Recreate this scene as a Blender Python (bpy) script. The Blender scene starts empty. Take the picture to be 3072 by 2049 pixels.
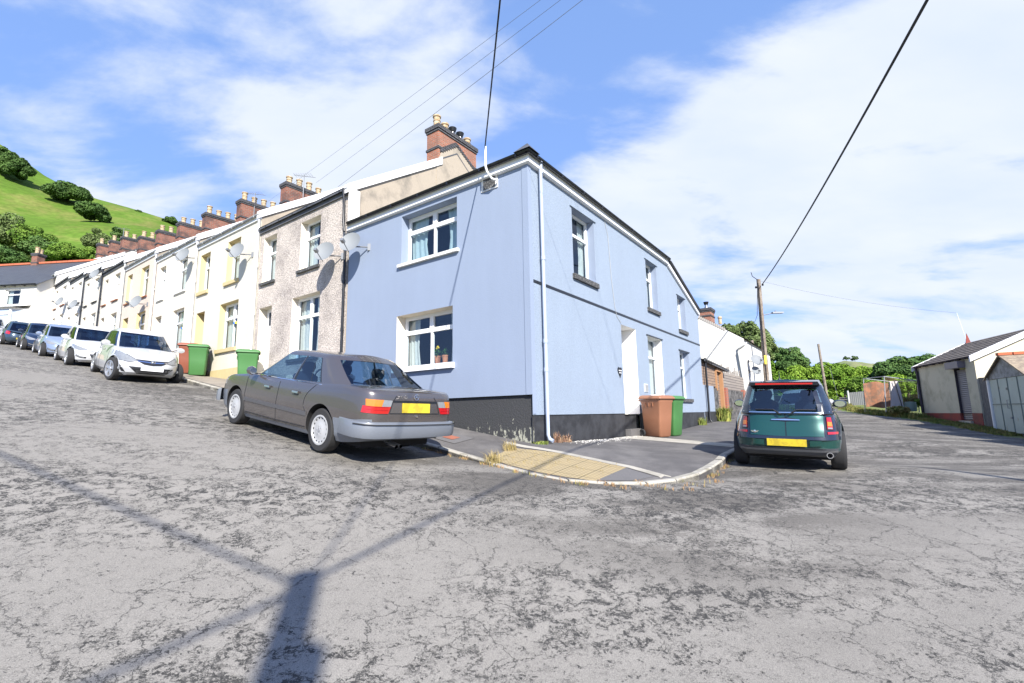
import bpy, bmesh, math, random
import numpy as np
from mathutils import Vector, Matrix
from mathutils.bvhtree import BVHTree
random.seed(7); RNG = np.random.default_rng(7)
sc = bpy.context.scene
COL = sc.collection
# ---------------------------------------------------------------- camera
PIT, ROL, YAW = math.radians(8.7407), math.radians(-0.9625), math.radians(35.9067)
FPX = 1440.705
cp, sp, cr, sr = math.cos(PIT), math.sin(PIT), math.cos(ROL), math.sin(ROL)
MC = np.array([[cr, -sr, 0], [sr, cr, 0], [0, 0, 1]]) @ np.array([[1, 0, 0], [0, sp, -cp], [0, cp, sp]])
camd = bpy.data.cameras.new('camera'); cam = bpy.data.objects.new('camera', camd); COL.objects.link(cam)
camd.sensor_width = 36; camd.lens = FPX / 3072 * 36; camd.clip_end = 5000; camd.clip_start = 0.05
cam.matrix_world = Matrix(((MC[0][0], -MC[1][0], -MC[2][0], 0), (MC[0][1], -MC[1][1], -MC[2][1], 0), (MC[0][2], -MC[1][2], -MC[2][2], 0), (0, 0, 0, 1)))
sc.camera = cam
# ---------------------------------------------------------------- light
SUN_EL = math.radians(35.5); SH_AZ = math.radians(16)      # shadows fall 16 deg left of straight ahead
sund = bpy.data.lights.new('sun', 'SUN'); sun = bpy.data.objects.new('sun', sund); COL.objects.link(sun)
sund.energy = 5.0; sund.angle = math.radians(0.53); sund.color = (1.0, 0.95, 0.87)
sdir = Vector((math.sin(SH_AZ) * math.cos(SUN_EL), -math.cos(SH_AZ) * math.cos(SUN_EL), math.sin(SUN_EL)))  # towards the sun
sun.rotation_euler = sdir.to_track_quat('Z', 'Y').to_euler()
world = bpy.data.worlds.new('World'); sc.world = world; world.use_nodes = True
nt = world.node_tree; nt.nodes.clear()
def N(t, tree=None, **kw):
    n = (tree or nt).nodes.new(t)
    for k, v in kw.items(): setattr(n, k, v)
    return n
def L(a, b, tree=None): (tree or nt).links.new(a, b)
out = N('ShaderNodeOutputWorld'); bg = N('ShaderNodeBackground'); sky = N('ShaderNodeTexSky')
sky.sky_type = 'NISHITA'; sky.sun_disc = False; sky.sun_elevation = SUN_EL
sky.sun_rotation = math.atan2(sdir.x, sdir.y); sky.air_density = 1.0; sky.dust_density = 0.6; sky.ozone_density = 2.2
tc = N('ShaderNodeTexCoord'); sep = N('ShaderNodeSeparateXYZ'); L(tc.outputs['Generated'], sep.inputs[0])
def mth(op, a, b=None, c=None, tree=None, clamp=False):
    m = N('ShaderNodeMath', tree, operation=op); m.use_clamp = clamp
    for i, v in enumerate((a, b, c)):
        if v is None: continue
        if isinstance(v, (int, float)): m.inputs[i].default_value = v
        else: L(v, m.inputs[i], tree)
    return m.outputs[0]
zc = mth('ADD', mth('MAXIMUM', sep.outputs[2], 0.0), 0.22)
cb = N('ShaderNodeCombineXYZ'); L(mth('DIVIDE', sep.outputs[0], zc), cb.inputs[0]); L(mth('DIVIDE', sep.outputs[1], zc), cb.inputs[1])
mp = N('ShaderNodeMapping'); mp.inputs['Rotation'].default_value = (0, 0, math.radians(-32)); mp.inputs['Scale'].default_value = (0.75, 1.35, 1); mp.inputs['Location'].default_value = (5.3, 2.1, 0)
L(cb.outputs[0], mp.inputs[0])
n1 = N('ShaderNodeTexNoise'); n1.inputs['Scale'].default_value = 2.5; n1.inputs['Detail'].default_value = 9; n1.inputs['Roughness'].default_value = 0.57; n1.inputs['Distortion'].default_value = 0.25
L(mp.outputs[0], n1.inputs['Vector'])
# cloud banks: (azimuth right of north, elevation, angular radius, weight), all in degrees
BANKS = [(-22, 34, 17, .16), (-9, 28, 16, .16), (-32, 22, 12, .10), (-43, 33, 14, .13), (-37, 13, 12, .13), (-13, 17, 13, .12), (2, 15, 14, .10), (20, 28, 11, .15), (37, 31, 13, .13), (13, 24, 7, .08), (30, 13, 26, .24), (52, 20, 24, .20), (70, 35, 25, .1), (-48, 19, 13, .10), (-8, 39, 13, .09),
         (3, 34, 9, -.07), (15, 38, 10, -.04), (-36, 26, 7, -.10), (-45, 24, 6, -.06), (-27, 12, 8, -.03)]
bias = mth('ADD', 0.0, -0.075)
for az, el, rad, wgt in BANKS:
    az_, el_ = math.radians(az), math.radians(el); vd = N('ShaderNodeVectorMath', operation='DOT_PRODUCT'); L(tc.outputs['Generated'], vd.inputs[0]); vd.inputs[1].default_value = (math.sin(az_) * math.cos(el_), math.cos(az_) * math.cos(el_), math.sin(el_))
    r_ = N('ShaderNodeMapRange'); r_.interpolation_type = 'SMOOTHSTEP'; r_.inputs['From Min'].default_value = math.cos(math.radians(rad * 1.25)); r_.inputs['From Max'].default_value = math.cos(math.radians(rad * .25)); r_.inputs['To Max'].default_value = wgt * .80; L(vd.outputs['Value'], r_.inputs['Value'])
    bias = mth('ADD', bias, r_.outputs[0])
cf = N('ShaderNodeMapRange'); cf.interpolation_type = 'SMOOTHSTEP'; cf.inputs['From Min'].default_value = 0.475; cf.inputs['From Max'].default_value = 0.74
L(mth('ADD', n1.outputs['Fac'], bias), cf.inputs['Value'])
n2 = N('ShaderNodeTexNoise'); n2.inputs['Scale'].default_value = 3.2; n2.inputs['Detail'].default_value = 6; L(mp.outputs[0], n2.inputs['Vector'])
ccol = N('ShaderNodeMixRGB'); ccol.inputs[1].default_value = (3.2, 3.75, 4.75, 1); ccol.inputs[2].default_value = (4.75, 4.85, 5.0, 1); L(n2.outputs['Fac'], ccol.inputs[0])
tint = N('ShaderNodeMixRGB', blend_type='MULTIPLY'); tint.inputs[0].default_value = 1; tint.inputs[2].default_value = (0.86, 0.90, 1.36, 1)
tn2 = N('ShaderNodeMixRGB'); tn2.inputs[0].default_value = 0.62; tn2.inputs[2].default_value = (1.5, 2.55, 4.7, 1)
L(sky.outputs[0], tint.inputs[1])
mx = N('ShaderNodeMixRGB'); L(mth('MULTIPLY', cf.outputs[0], 0.93), mx.inputs[0]); 
hf = N('ShaderNodeMapRange'); hf.inputs['From Min'].default_value = 0.68; hf.inputs['From Max'].default_value = 0.95; hf.inputs['To Min'].default_value = 0.62; hf.inputs['To Max'].default_value = 0.12; L(sep.outputs[2], hf.inputs['Value'])
L(hf.outputs[0], tn2.inputs[0]); L(tint.outputs[0], tn2.inputs[1]); L(tn2.outputs[0], mx.inputs[1]); L(ccol.outputs[0], mx.inputs[2])
L(mx.outputs[0], bg.inputs[0]); bg.inputs[1].default_value = 0.11; L(bg.outputs[0], out.inputs[0])
sc.view_settings.view_transform = 'Standard'; sc.view_settings.look = 'None'; sc.view_settings.exposure = 1.0; sc.view_settings.gamma = 1
sc.cycles.max_bounces = 6; sc.cycles.transparent_max_bounces = 8
# ---------------------------------------------------------------- frame of the corner house: s up the left street, t along the right street
CX, CY = 0.3616, 9.0
dF = (-math.cos(YAW), math.sin(YAW)); dS = (math.sin(YAW), math.cos(YAW))
def W(s, t, z=0.0): return (CX + dF[0] * s + dS[0] * t, CY + dF[1] * s + dS[1] * t, z)
def ST(x, y): x -= CX; y -= CY; return (x * dF[0] + y * dF[1], x * dS[0] + y * dS[1])
# ---------------------------------------------------------------- materials
MATS = {}
def lin(c):  # sRGB 0-255 -> linear
    return tuple(((v / 255) / 12.92 if v / 255 <= 0.04045 else ((v / 255 + 0.055) / 1.055) ** 2.4) for v in c)
def mat(name, col, rough=0.8, var=0.0, vscale=3.0, bump=0.0, bscale=60.0, metal=0.0, spec=None, col2=None, thr=None, coat=0.0, grain=0.0, det=4, streak=0.0):
    """principled material; col2 is mixed in by noise (thr=(lo,hi)); var darkens/lightens a little"""
    if name in MATS: return MATS[name]
    m = bpy.data.materials.new(name); m.use_nodes = True; t = m.node_tree; b = t.nodes['Principled BSDF']
    b.inputs['Roughness'].default_value = rough; b.inputs['Metallic'].default_value = metal
    if spec is not None: b.inputs['Specular IOR Level'].default_value = spec
    if coat: b.inputs['Coat Weight'].default_value = coat; b.inputs['Coat Roughness'].default_value = 0.04
    g = N('ShaderNodeNewGeometry', t); c = (*col, 1)
    cur = None
    if col2 is not None:
        n = N('ShaderNodeTexNoise', t); n.inputs['Scale'].default_value = vscale; n.inputs['Detail'].default_value = det; n.inputs['Roughness'].default_value = 0.62; L(g.outputs['Position'], n.inputs['Vector'], t)
        r = N('ShaderNodeMapRange', t); r.inputs['From Min'].default_value = (thr or (0.4, 0.6))[0]; r.inputs['From Max'].default_value = (thr or (0.4, 0.6))[1]; L(n.outputs['Fac'], r.inputs['Value'], t)
        x = N('ShaderNodeMixRGB', t); x.inputs[1].default_value = c; x.inputs[2].default_value = (*col2, 1); L(r.outputs[0], x.inputs[0], t); cur = x.outputs[0]
    for amt, s_ in ((var, vscale * 0.7), (grain, bscale)):
        if amt:
            n = N('ShaderNodeTexNoise', t); n.inputs['Scale'].default_value = s_; n.inputs['Detail'].default_value = 3; L(g.outputs['Position'], n.inputs['Vector'], t)
            f = mth('ADD', mth('MULTIPLY', mth('SUBTRACT', n.outputs['Fac'], 0.5, tree=t), amt * 3, tree=t), 1.0, tree=t)
            x = N('ShaderNodeMixRGB', t, blend_type='MULTIPLY'); x.inputs[0].default_value = 1
            if cur is None: x.inputs[1].default_value = c
            else: L(cur, x.inputs[1], t)
            L(f, x.inputs[2], t); cur = x.outputs[0]
    if streak:      # rain streaks and faded patches of the wall itself
        mp_ = N('ShaderNodeMapping', t); mp_.inputs['Scale'].default_value = (2.2, 2.2, .30); L(g.outputs['Position'], mp_.inputs[0], t)
        n = N('ShaderNodeTexNoise', t); n.inputs['Scale'].default_value = 1.3; n.inputs['Detail'].default_value = 6; n.inputs['Roughness'].default_value = .65; L(mp_.outputs[0], n.inputs['Vector'], t)
        n3 = N('ShaderNodeTexNoise', t); n3.inputs['Scale'].default_value = .9; n3.inputs['Detail'].default_value = 5; L(g.outputs['Position'], n3.inputs['Vector'], t)
        f = mth('ADD', mth('ADD', mth('MULTIPLY', mth('SUBTRACT', n.outputs['Fac'], .5, tree=t), streak * 1.6, tree=t), mth('MULTIPLY', mth('SUBTRACT', n3.outputs['Fac'], .5, tree=t), streak * 1.6, tree=t), tree=t), 1.0, tree=t)
        x = N('ShaderNodeMixRGB', t, blend_type='MULTIPLY'); x.inputs[0].default_value = 1
        if cur is None: x.inputs[1].default_value = c
        else: L(cur, x.inputs[1], t)
        L(f, x.inputs[2], t); cur = x.outputs[0]
    if cur is None: b.inputs['Base Color'].default_value = c
    else: L(cur, b.inputs['Base Color'], t)
    if bump:
        n = N('ShaderNodeTexNoise', t); n.inputs['Scale'].default_value = bscale; n.inputs['Detail'].default_value = 3; L(g.outputs['Position'], n.inputs['Vector'], t)
        u = N('ShaderNodeBump', t); u.inputs['Strength'].default_value = bump; u.inputs['Distance'].default_value = 0.02; L(n.outputs['Fac'], u.inputs['Height'], t); L(u.outputs[0], b.inputs['Normal'], t)
    MATS[name] = m; return m
def glassmat(name, tr=(0.45, 0.55, 0.62), refl=0.12):
    if name in MATS: return MATS[name]
    m = bpy.data.materials.new(name); m.use_nodes = True; t = m.node_tree; t.nodes.clear()
    o = N('ShaderNodeOutputMaterial', t); a = N('ShaderNodeBsdfTransparent', t); a.inputs[0].default_value = (*tr, 1)
    g = N('ShaderNodeBsdfGlossy', t); g.inputs['Roughness'].default_value = 0.02; g.inputs[0].default_value = (0.9, 0.95, 1, 1)
    gm = N('ShaderNodeNewGeometry', t); vd = N('ShaderNodeVectorMath', t, operation='DOT_PRODUCT'); L(gm.outputs['Incoming'], vd.inputs[0], t); L(gm.outputs['Normal'], vd.inputs[1], t)
    f5 = mth('POWER', mth('SUBTRACT', 1.0, mth('ABSOLUTE', vd.outputs['Value'], tree=t), tree=t), 5.0, tree=t); x = N('ShaderNodeMixShader', t)   # Schlick, same from both sides
    L(mth('ADD', mth('MULTIPLY', f5, 0.65, tree=t), 0.05 + refl, tree=t, clamp=True), x.inputs[0], t); L(a.outputs[0], x.inputs[1], t); L(g.outputs[0], x.inputs[2], t); L(x.outputs[0], o.inputs[0], t)
    MATS[name] = m; return m
def brickmat(name, c1, c2, mortar, w=0.22, h=0.075, axis='st', soot=None, off=0.5, msize=0.012, rough=0.9):
    if name in MATS: return MATS[name]
    m = bpy.data.materials.new(name); m.use_nodes = True; t = m.node_tree; b = t.nodes['Principled BSDF']; b.inputs['Roughness'].default_value = rough
    g = N('ShaderNodeNewGeometry', t); s = N('ShaderNodeSeparateXYZ', t); L(g.outputs['Position'], s.inputs[0], t)
    sn = N('ShaderNodeSeparateXYZ', t); L(g.outputs['True Normal'], sn.inputs[0], t)
    # distance along the wall: choose s or t axis by the face normal
    u1 = mth('ADD', mth('MULTIPLY', s.outputs[0], dF[0], tree=t), mth('MULTIPLY', s.outputs[1], dF[1], tree=t), tree=t)
    u2 = mth('ADD', mth('MULTIPLY', s.outputs[0], dS[0], tree=t), mth('MULTIPLY', s.outputs[1], dS[1], tree=t), tree=t)
    nd = mth('ABSOLUTE', mth('ADD', mth('MULTIPLY', sn.outputs[0], dF[0], tree=t), mth('MULTIPLY', sn.outputs[1], dF[1], tree=t), tree=t), tree=t)
    k = mth('GREATER_THAN', nd, 0.6, tree=t)
    u = mth('ADD', mth('MULTIPLY', u1, mth('SUBTRACT', 1.0, k, tree=t), tree=t), mth('MULTIPLY', u2, k, tree=t), tree=t)
    cb = N('ShaderNodeCombineXYZ', t); L(u, cb.inputs[0], t); L(s.outputs[2], cb.inputs[1], t)
    br = N('ShaderNodeTexBrick', t); br.inputs['Scale'].default_value = 1; br.inputs['Brick Width'].default_value = w; br.inputs['Row Height'].default_value = h; br.inputs['Mortar Size'].default_value = msize; br.offset = off
    br.inputs['Color1'].default_value = (*c1, 1); br.inputs['Color2'].default_value = (*c2, 1); br.inputs['Mortar'].default_value = (*mortar, 1); L(cb.outputs[0], br.inputs['Vector'], t)
    cur = br.outputs['Color']
    if soot:
        n = N('ShaderNodeTexNoise', t); n.inputs['Scale'].default_value = 2.5; n.inputs['Detail'].default_value = 5; L(g.outputs['Position'], n.inputs['Vector'], t)
        r = N('ShaderNodeMapRange', t); r.inputs['From Min'].default_value = 0.45; r.inputs['From Max'].default_value = 0.65; L(n.outputs['Fac'], r.inputs['Value'], t)
        x = N('ShaderNodeMixRGB', t); L(mth('MULTIPLY', r.outputs[0], 0.75, tree=t), x.inputs[0], t); L(cur, x.inputs[1], t); x.inputs[2].default_value = (*soot, 1); cur = x.outputs[0]
    L(cur, b.inputs['Base Color'], t)
    u_ = N('ShaderNodeBump', t); u_.inputs['Strength'].default_value = 0.6; u_.inputs['Distance'].default_value = 0.01; u_.invert = True; L(br.outputs['Fac'], u_.inputs['Height'], t); L(u_.outputs[0], b.inputs['Normal'], t)
    MATS[name] = m; return m
# ---------------------------------------------------------------- mesh builder
ROOT = {}
class MB:
    def __init__(s): s.v = []; s.f = []; s.m = []
    def add(s, vs, fs, mi=0):
        o = len(s.v); s.v += [tuple(map(float, v)) for v in vs]
        for f in fs: s.f.append(tuple(i + o for i in f)); s.m.append(mi)
        return s
    def box(s, P, a0, a1, b0, b1, c0, c1, mi=0):
        vs = [P(a, b, c) for a in (a0, a1) for b in (b0, b1) for c in (c0, c1)]
        return s.add(vs, [(0, 1, 3, 2), (4, 6, 7, 5), (0, 4, 5, 1), (2, 3, 7, 6), (0, 2, 6, 4), (1, 5, 7, 3)], mi)
    def prism(s, pts, P, b0, b1, mi=0):   # polygon pts (a,c) extruded in b
        n = len(pts); vs = [P(a, b0, c) for a, c in pts] + [P(a, b1, c) for a, c in pts]
        fs = [tuple(range(n)), tuple(range(2 * n - 1, n - 1, -1))] + [(i, (i + 1) % n, n + (i + 1) % n, n + i) for i in range(n)]
        return s.add(vs, fs, mi)
    def tube(s, path, r, n=8, mi=0, r1=None, cap=True):
        path = [Vector(p) for p in path]; rings = []; K = len(path)
        for i, p in enumerate(path):
            d = (path[min(i + 1, K - 1)] - path[max(i - 1, 0)]).normalized()
            a = d.cross(Vector((0, 0, 1)) if abs(d.z) < 0.95 else Vector((1, 0, 0))).normalized(); b = d.cross(a)
            rr = r if r1 is None else r + (r1 - r) * i / (K - 1)
            rings += [p + (a * math.cos(2 * math.pi * j / n) + b * math.sin(2 * math.pi * j / n)) * rr for j in range(n)]
        fs = [(i * n + j, i * n + (j + 1) % n, (i + 1) * n + (j + 1) % n, (i + 1) * n + j) for i in range(K - 1) for j in range(n)]
        if cap: fs += [tuple(range(n)), tuple(range(K * n - 1, (K - 1) * n - 1, -1))]
        return s.add(rings, fs, mi)
    def lathe(s, prof, O, ax, n=24, mi=0):   # prof: (r, h) along axis ax from O
        O = Vector(O); ax = Vector(ax).normalized(); a = ax.cross(Vector((0, 0, 1)) if abs(ax.z) < 0.9 else Vector((1, 0, 0))).normalized(); b = ax.cross(a)
        vs = [O + ax * h + (a * math.cos(2 * math.pi * j / n) + b * math.sin(2 * math.pi * j / n)) * r for r, h in prof for j in range(n)]
        fs = [(i * n + j, i * n + (j + 1) % n, (i + 1) * n + (j + 1) % n, (i + 1) * n + j) for i in range(len(prof) - 1) for j in range(n)]
        return s.add(vs, fs, mi)
    def grid(s, rows, mi=0, close=False):
        nr, nc = len(rows), len(rows[0]); vs = [p for r in rows for p in r]
        fs = [(i * nc + j, i * nc + (j + 1) % nc, (i + 1) * nc + (j + 1) % nc, (i + 1) * nc + j) for i in range(nr - 1) for j in range(nc if close else nc - 1)]
        return s.add(vs, fs, mi)
    def build(s, name, mats, parent=None, loc=None, smooth=None, local=False, recalc=True):
        mats = mats if isinstance(mats, (list, tuple)) else [mats]
        me = bpy.data.meshes.new(name); M = Matrix.Identity(4)
        if parent is not None: M = ROOT.get(parent.name, Matrix.Identity(4))
        elif loc is not None: M = Matrix.Translation(loc)
        v = s.v
        if not local and M != Matrix.Identity(4):
            Mi = M.inverted(); A = np.array(Mi); P = np.array(v) @ A[:3, :3].T + A[:3, 3]; v = P.tolist()
        me.from_pydata(v, [], s.f)
        for m_ in mats: me.materials.append(m_)
        if len(mats) > 1: me.polygons.foreach_set('material_index', s.m)
        if recalc:
            bm = bmesh.new(); bm.from_mesh(me); bmesh.ops.recalc_face_normals(bm, faces=bm.faces); bm.to_mesh(me); bm.free()
        if smooth is not None:
            me.polygons.foreach_set('use_smooth', [True] * len(me.polygons)); me.set_sharp_from_angle(angle=math.radians(smooth))
        me.update(); o = bpy.data.objects.new(name, me); COL.objects.link(o)
        if parent is not None: o.parent = parent; ROOT[o.name] = M
        else: o.matrix_world = M; ROOT[o.name] = M
        return o
def tag(o, label=None, cat=None, group=None, kind=None):
    if label: o['label'] = label
    if cat: o['category'] = cat
    if group: o['group'] = group
    if kind: o['kind'] = kind
    return o
def thing(name, label, cat, loc, group=None, M=None):
    o = bpy.data.objects.new(name, None); COL.objects.link(o); o.empty_display_size = 0.2
    M = M if M is not None else Matrix.Translation(loc); o.matrix_world = M; ROOT[o.name] = M
    return tag(o, label, cat, group)
def copy_tree(o, parent=None):
    c = o.copy(); COL.objects.link(c); c.parent = parent
    for ch in list(o.children): copy_tree(ch, c)
    return c
XYZ = lambda a, b, c: (a, b, c)
def PF(a, d, z): return W(a, d, z)      # front plane: a along the left street, d inwards
def PS(a, d, z): return W(d, a, z)      # side plane: a along the right street, d inwards
# ---------------------------------------------------------------- ground height (thin plate spline through surveyed points)
def wst(x, y, z): s, t = ST(x, y); return (s, t, z)
CP = [(1.46, -3.4, -.49), (2.86, -2.57, -.28), (4.3, -3.4, -.06), (7.5, -3, .45), (12, -3.1, 1.19), (16.3, -3.2, 1.88), (20.2, -3.2, 2.48), (24, -3.1, 3.08), (28, -3.1, 3.7), (32, -3, 4.35), (40, -3, 5.5), (50, -3, 6.6), (60, -3, 7.6),
      (4, -9, -.25), (12, -9, 1.05), (20, -9, 2.3), (32, -9, 4.2), (50, -9, 6.4), (6, 8, .3), (20, 8, 2.4), (40, 8, 5.5), (60, 8, 7.6), (10, 30, 1.2), (30, 30, 4.6), (60, 30, 8.5),
      (1, -1.4, -.62), (-.5, -1.7, -.76), (-1.7, -1.9, -.87), (-2.5, -1.5, -.92), (-3, -.9, -.95), (-3.1, 0, -.95), (-3, 1.7, -.9), (-2.8, 4, -.85), (-3.7, 3.2, -.88), (-5.4, 3.2, -.96), (-5, -7.5, -1.58), (-3.3, -5.2, -1.42), (-1.4, -5.3, -1.15), (-1.3, -6.9, -1.2), (-5.5, -3.5, -1.42), (1, -7, -.8),
      (-2.6, 9, -.72), (-5, 9, -.82), (-2.6, 14, -.58), (-2.4, 21, -.38), (-20, -10, -2.7), wst(19.55, 20.3, -.8), wst(21.2, 25.2, -.42), wst(18.7, 19, -.88), wst(18, 17.3, -1.02), wst(14, 14, -.98), wst(27.5, 40, .35), wst(35, 40, .6), wst(20, 33, -.02), wst(45, 60, 1.5), wst(9.5, -2, -1.75), wst(6.8, 9.6, -1.05)]
CPa = np.array(CP)
def _U(r2): return np.where(r2 > 1e-9, r2 * np.log(np.maximum(r2, 1e-9)), 0)
_n = len(CP); _D = ((CPa[:, None, :2] - CPa[None, :, :2]) ** 2).sum(-1); _K = _U(_D) + 0.4 * np.eye(_n); _P = np.c_[np.ones(_n), CPa[:, :2]]
_A = np.block([[_K, _P], [_P.T, np.zeros((3, 3))]]); _w = np.linalg.solve(_A, np.r_[CPa[:, 2], 0, 0, 0])
def RZ(s, t):
    s = np.clip(np.asarray(s, float), -45, 62); t = np.clip(np.asarray(t, float), -30, 58); sh = s.shape
    p = np.c_[s.ravel(), t.ravel()]; D = ((p[:, None, :] - CPa[None, :, :2]) ** 2).sum(-1)
    z = _U(D) @ _w[:_n] + _w[_n] + p @ _w[_n + 1:]
    return z.reshape(sh) if sh else float(z[0])
def RZw(x, y): return RZ(*ST(x, y))
def inpoly(x, y, P):
    c = np.zeros(x.shape, bool); n = len(P)
    for i in range(n):
        x1, y1 = P[i]; x2, y2 = P[i - 1]
        cond = ((y1 > y) != (y2 > y)); xi = (x2 - x1) * (y - y1) / ((y2 - y1) if abs(y2 - y1) > 1e-9 else 1e-9) + x1
        c ^= cond & (x < xi)
    return c
# ================================================================ SETTING: ground, road, pavement
def asphalt():
    m = bpy.data.materials.new('asphalt'); m.use_nodes = True; t = m.node_tree; b = t.nodes['Principled BSDF']; b.inputs['Roughness'].default_value = 0.85
    g = N('ShaderNodeNewGeometry', t)
    def noise(s, d=4, r=0.6, dist=0.0, v=None):
        n = N('ShaderNodeTexNoise', t); n.inputs['Scale'].default_value = s; n.inputs['Detail'].default_value = d; n.inputs['Roughness'].default_value = r; n.inputs['Distortion'].default_value = dist
        L(v if v is not None else g.outputs['Position'], n.inputs['Vector'], t); return n.outputs['Fac']
    def rng(x, a, b_, smooth=True):
        r = N('ShaderNodeMapRange', t); r.inputs['From Min'].default_value = a; r.inputs['From Max'].default_value = b_
        if smooth: r.interpolation_type = 'SMOOTHSTEP'
        L(x, r.inputs['Value'], t); return r.outputs[0]
    # stretched vector: wear runs with the traffic
    mpn = N('ShaderNodeMapping', t); mpn.inputs['Rotation'].default_value = (0, 0, math.radians(38)); mpn.inputs['Scale'].default_value = (0.55, 1.5, 1); L(g.outputs['Position'], mpn.inputs[0], t)
    big = noise(0.42, 3, 0.55, 0.4, mpn.outputs[0]); mid = noise(6.5, 6, 0.72, 0.6); fine = noise(24, 6, 0.85); grit = noise(150, 3, 0.85)
    # ravelled patches: fine dark lace where the big noise is high
    amt = mth('ADD', mth('MULTIPLY', rng(big, 0.34, 0.62), 0.85, tree=t), 0.15, tree=t); ridg = mth('ABSOLUTE', mth('SUBTRACT', noise(16, 5, 0.74, 0.9), 0.5, tree=t), tree=t)      # thin wormy lines
    cov = mth('MULTIPLY', amt, rng(mid, 0.40, 0.60), tree=t)
    lace = mth('SUBTRACT', 1.0, rng(ridg, 0.0, 1.0, False), tree=t)
    thr_ = mth('MULTIPLY', cov, 0.042, tree=t)
    lace = rng(mth('SUBTRACT', thr_, ridg, tree=t), -0.003, 0.008)
    lace = mth('MULTIPLY', lace, rng(cov, 0.02, 0.25), tree=t)
    fleck = rng(mth('ADD', noise(30, 5, 0.78, 0.3), mth('MULTIPLY', cov, 0.17, tree=t), tree=t), 0.625, 0.655)
    lace = mth('MAXIMUM', mth('MULTIPLY', lace, 0.85, tree=t), fleck, tree=t)
    # cracks
    wv = N('ShaderNodeMixRGB', t, blend_type='ADD'); wv.inputs[0].default_value = 0.42; L(g.outputs['Position'], wv.inputs[1], t)
    nn = N('ShaderNodeTexNoise', t); nn.inputs['Scale'].default_value = 3.2; nn.inputs['Detail'].default_value = 9; nn.inputs['Roughness'].default_value = 0.68; L(g.outputs['Position'], nn.inputs['Vector'], t); L(nn.outputs['Color'], wv.inputs[2], t)
    vo = N('ShaderNodeTexVoronoi', t, feature='DISTANCE_TO_EDGE'); vo.inputs['Scale'].default_value = 1.9; L(wv.outputs[0], vo.inputs['Vector'], t)
    cr_ = mth('SUBTRACT', 1.0, rng(vo.outputs['Distance'], 0.001, 0.012), tree=t)
    cr_ = mth('MULTIPLY', cr_, rng(noise(0.6, 4, 0.6, 0.3, None), 0.47, 0.53), tree=t)
    vo2 = N('ShaderNodeTexVoronoi', t, feature='DISTANCE_TO_EDGE'); vo2.inputs['Scale'].default_value = 0.45; L(wv.outputs[0], vo2.inputs['Vector'], t)
    cr2 = mth('SUBTRACT', 1.0, rng(vo2.outputs['Distance'], 0.0005, 0.0035), tree=t)
    cr2 = mth('MULTIPLY', cr2, rng(noise(0.9, 3), 0.42, 0.52), tree=t)
    dark = mth('MAXIMUM', mth('MAXIMUM', lace, mth('MULTIPLY', cr_, 1.0, tree=t), tree=t), mth('MULTIPLY', cr2, 0.8, tree=t), tree=t, clamp=True)
    # gutter zone along the kerbs is darker, cleaner tar
    s = N('ShaderNodeSeparateXYZ', t); L(g.outputs['Position'], s.inputs[0], t)
    sx = mth('SUBTRACT', s.outputs[0], CX, tree=t); sy = mth('SUBTRACT', s.outputs[1], CY, tree=t)
    S_ = mth('ADD', mth('MULTIPLY', sx, dF[0], tree=t), mth('MULTIPLY', sy, dF[1], tree=t), tree=t)
    T_ = mth('ADD', mth('MULTIPLY', sx, dS[0], tree=t), mth('MULTIPLY', sy, dS[1], tree=t), tree=t)
    gut = mth('MULTIPLY', rng(T_, -4.6, -2.2), rng(S_, -6.2, -3.6), tree=t)
    gut2 = rng(mth('ADD', T_, mth('MULTIPLY', noise(0.8, 3), 3.0, tree=t), tree=t), -1.0, 4.5)
    gut = mth('MAXIMUM', gut, mth('MULTIPLY', gut2, 0.95, tree=t), tree=t)
    gut = mth('MULTIPLY', gut, rng(mth('ADD', mth('MULTIPLY', noise(1.1, 5, 0.6, 0.5, mpn.outputs[0]), 0.6, tree=t), mth('MULTIPLY', noise(38, 4, 0.8), 0.4, tree=t), tree=t), 0.42, 0.53), tree=t)
    base = N('ShaderNodeMixRGB', t); base.inputs[1].default_value = (0.226, 0.212, 0.186, 1); base.inputs[2].default_value = (0.085, 0.077, 0.066, 1); L(mth('MULTIPLY', gut, 0.9, tree=t), base.inputs[0], t)
    c2 = N('ShaderNodeMixRGB', t); L(mth('MULTIPLY', dark, 0.93, tree=t), c2.inputs[0], t); L(base.outputs[0], c2.inputs[1], t); c2.inputs[2].default_value = (0.022, 0.021, 0.019, 1)
    v = mth('ADD', mth('ADD', mth('MULTIPLY', mth('SUBTRACT', grit, 0.5, tree=t), 2.4, tree=t), mth('MULTIPLY', mth('SUBTRACT', big, 0.5, tree=t), 0.5, tree=t), tree=t), 1.0, tree=t)
    c3 = N('ShaderNodeMixRGB', t, blend_type='MULTIPLY'); c3.inputs[0].default_value = 1; L(c2.outputs[0], c3.inputs[1], t); L(v, c3.inputs[2], t); L(c3.outputs[0], b.inputs['Base Color'], t)
    u = N('ShaderNodeBump', t); u.inputs['Strength'].default_value = 0.55; u.inputs['Distance'].default_value = 0.006
    L(mth('SUBTRACT', mth('MULTIPLY', grit, 0.6, tree=t), mth('MULTIPLY', dark, 0.9, tree=t), tree=t), u.inputs['Height'], t); L(u.outputs[0], b.inputs['Normal'], t)
    return m
M_asph = asphalt()
M_grass = mat('grass_soil', (0.085, 0.135, 0.02), 0.95, var=0.25, vscale=0.8, bump=0.5, bscale=14, col2=(0.16, 0.17, 0.045), grain=0.3)
M_pave = mat('pavement_tar', (0.085, 0.08, 0.078), 0.9, vscale=1.3, col2=(0.14, 0.132, 0.125), thr=(0.42, 0.66), bump=0.4, bscale=150, grain=0.35)
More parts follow.
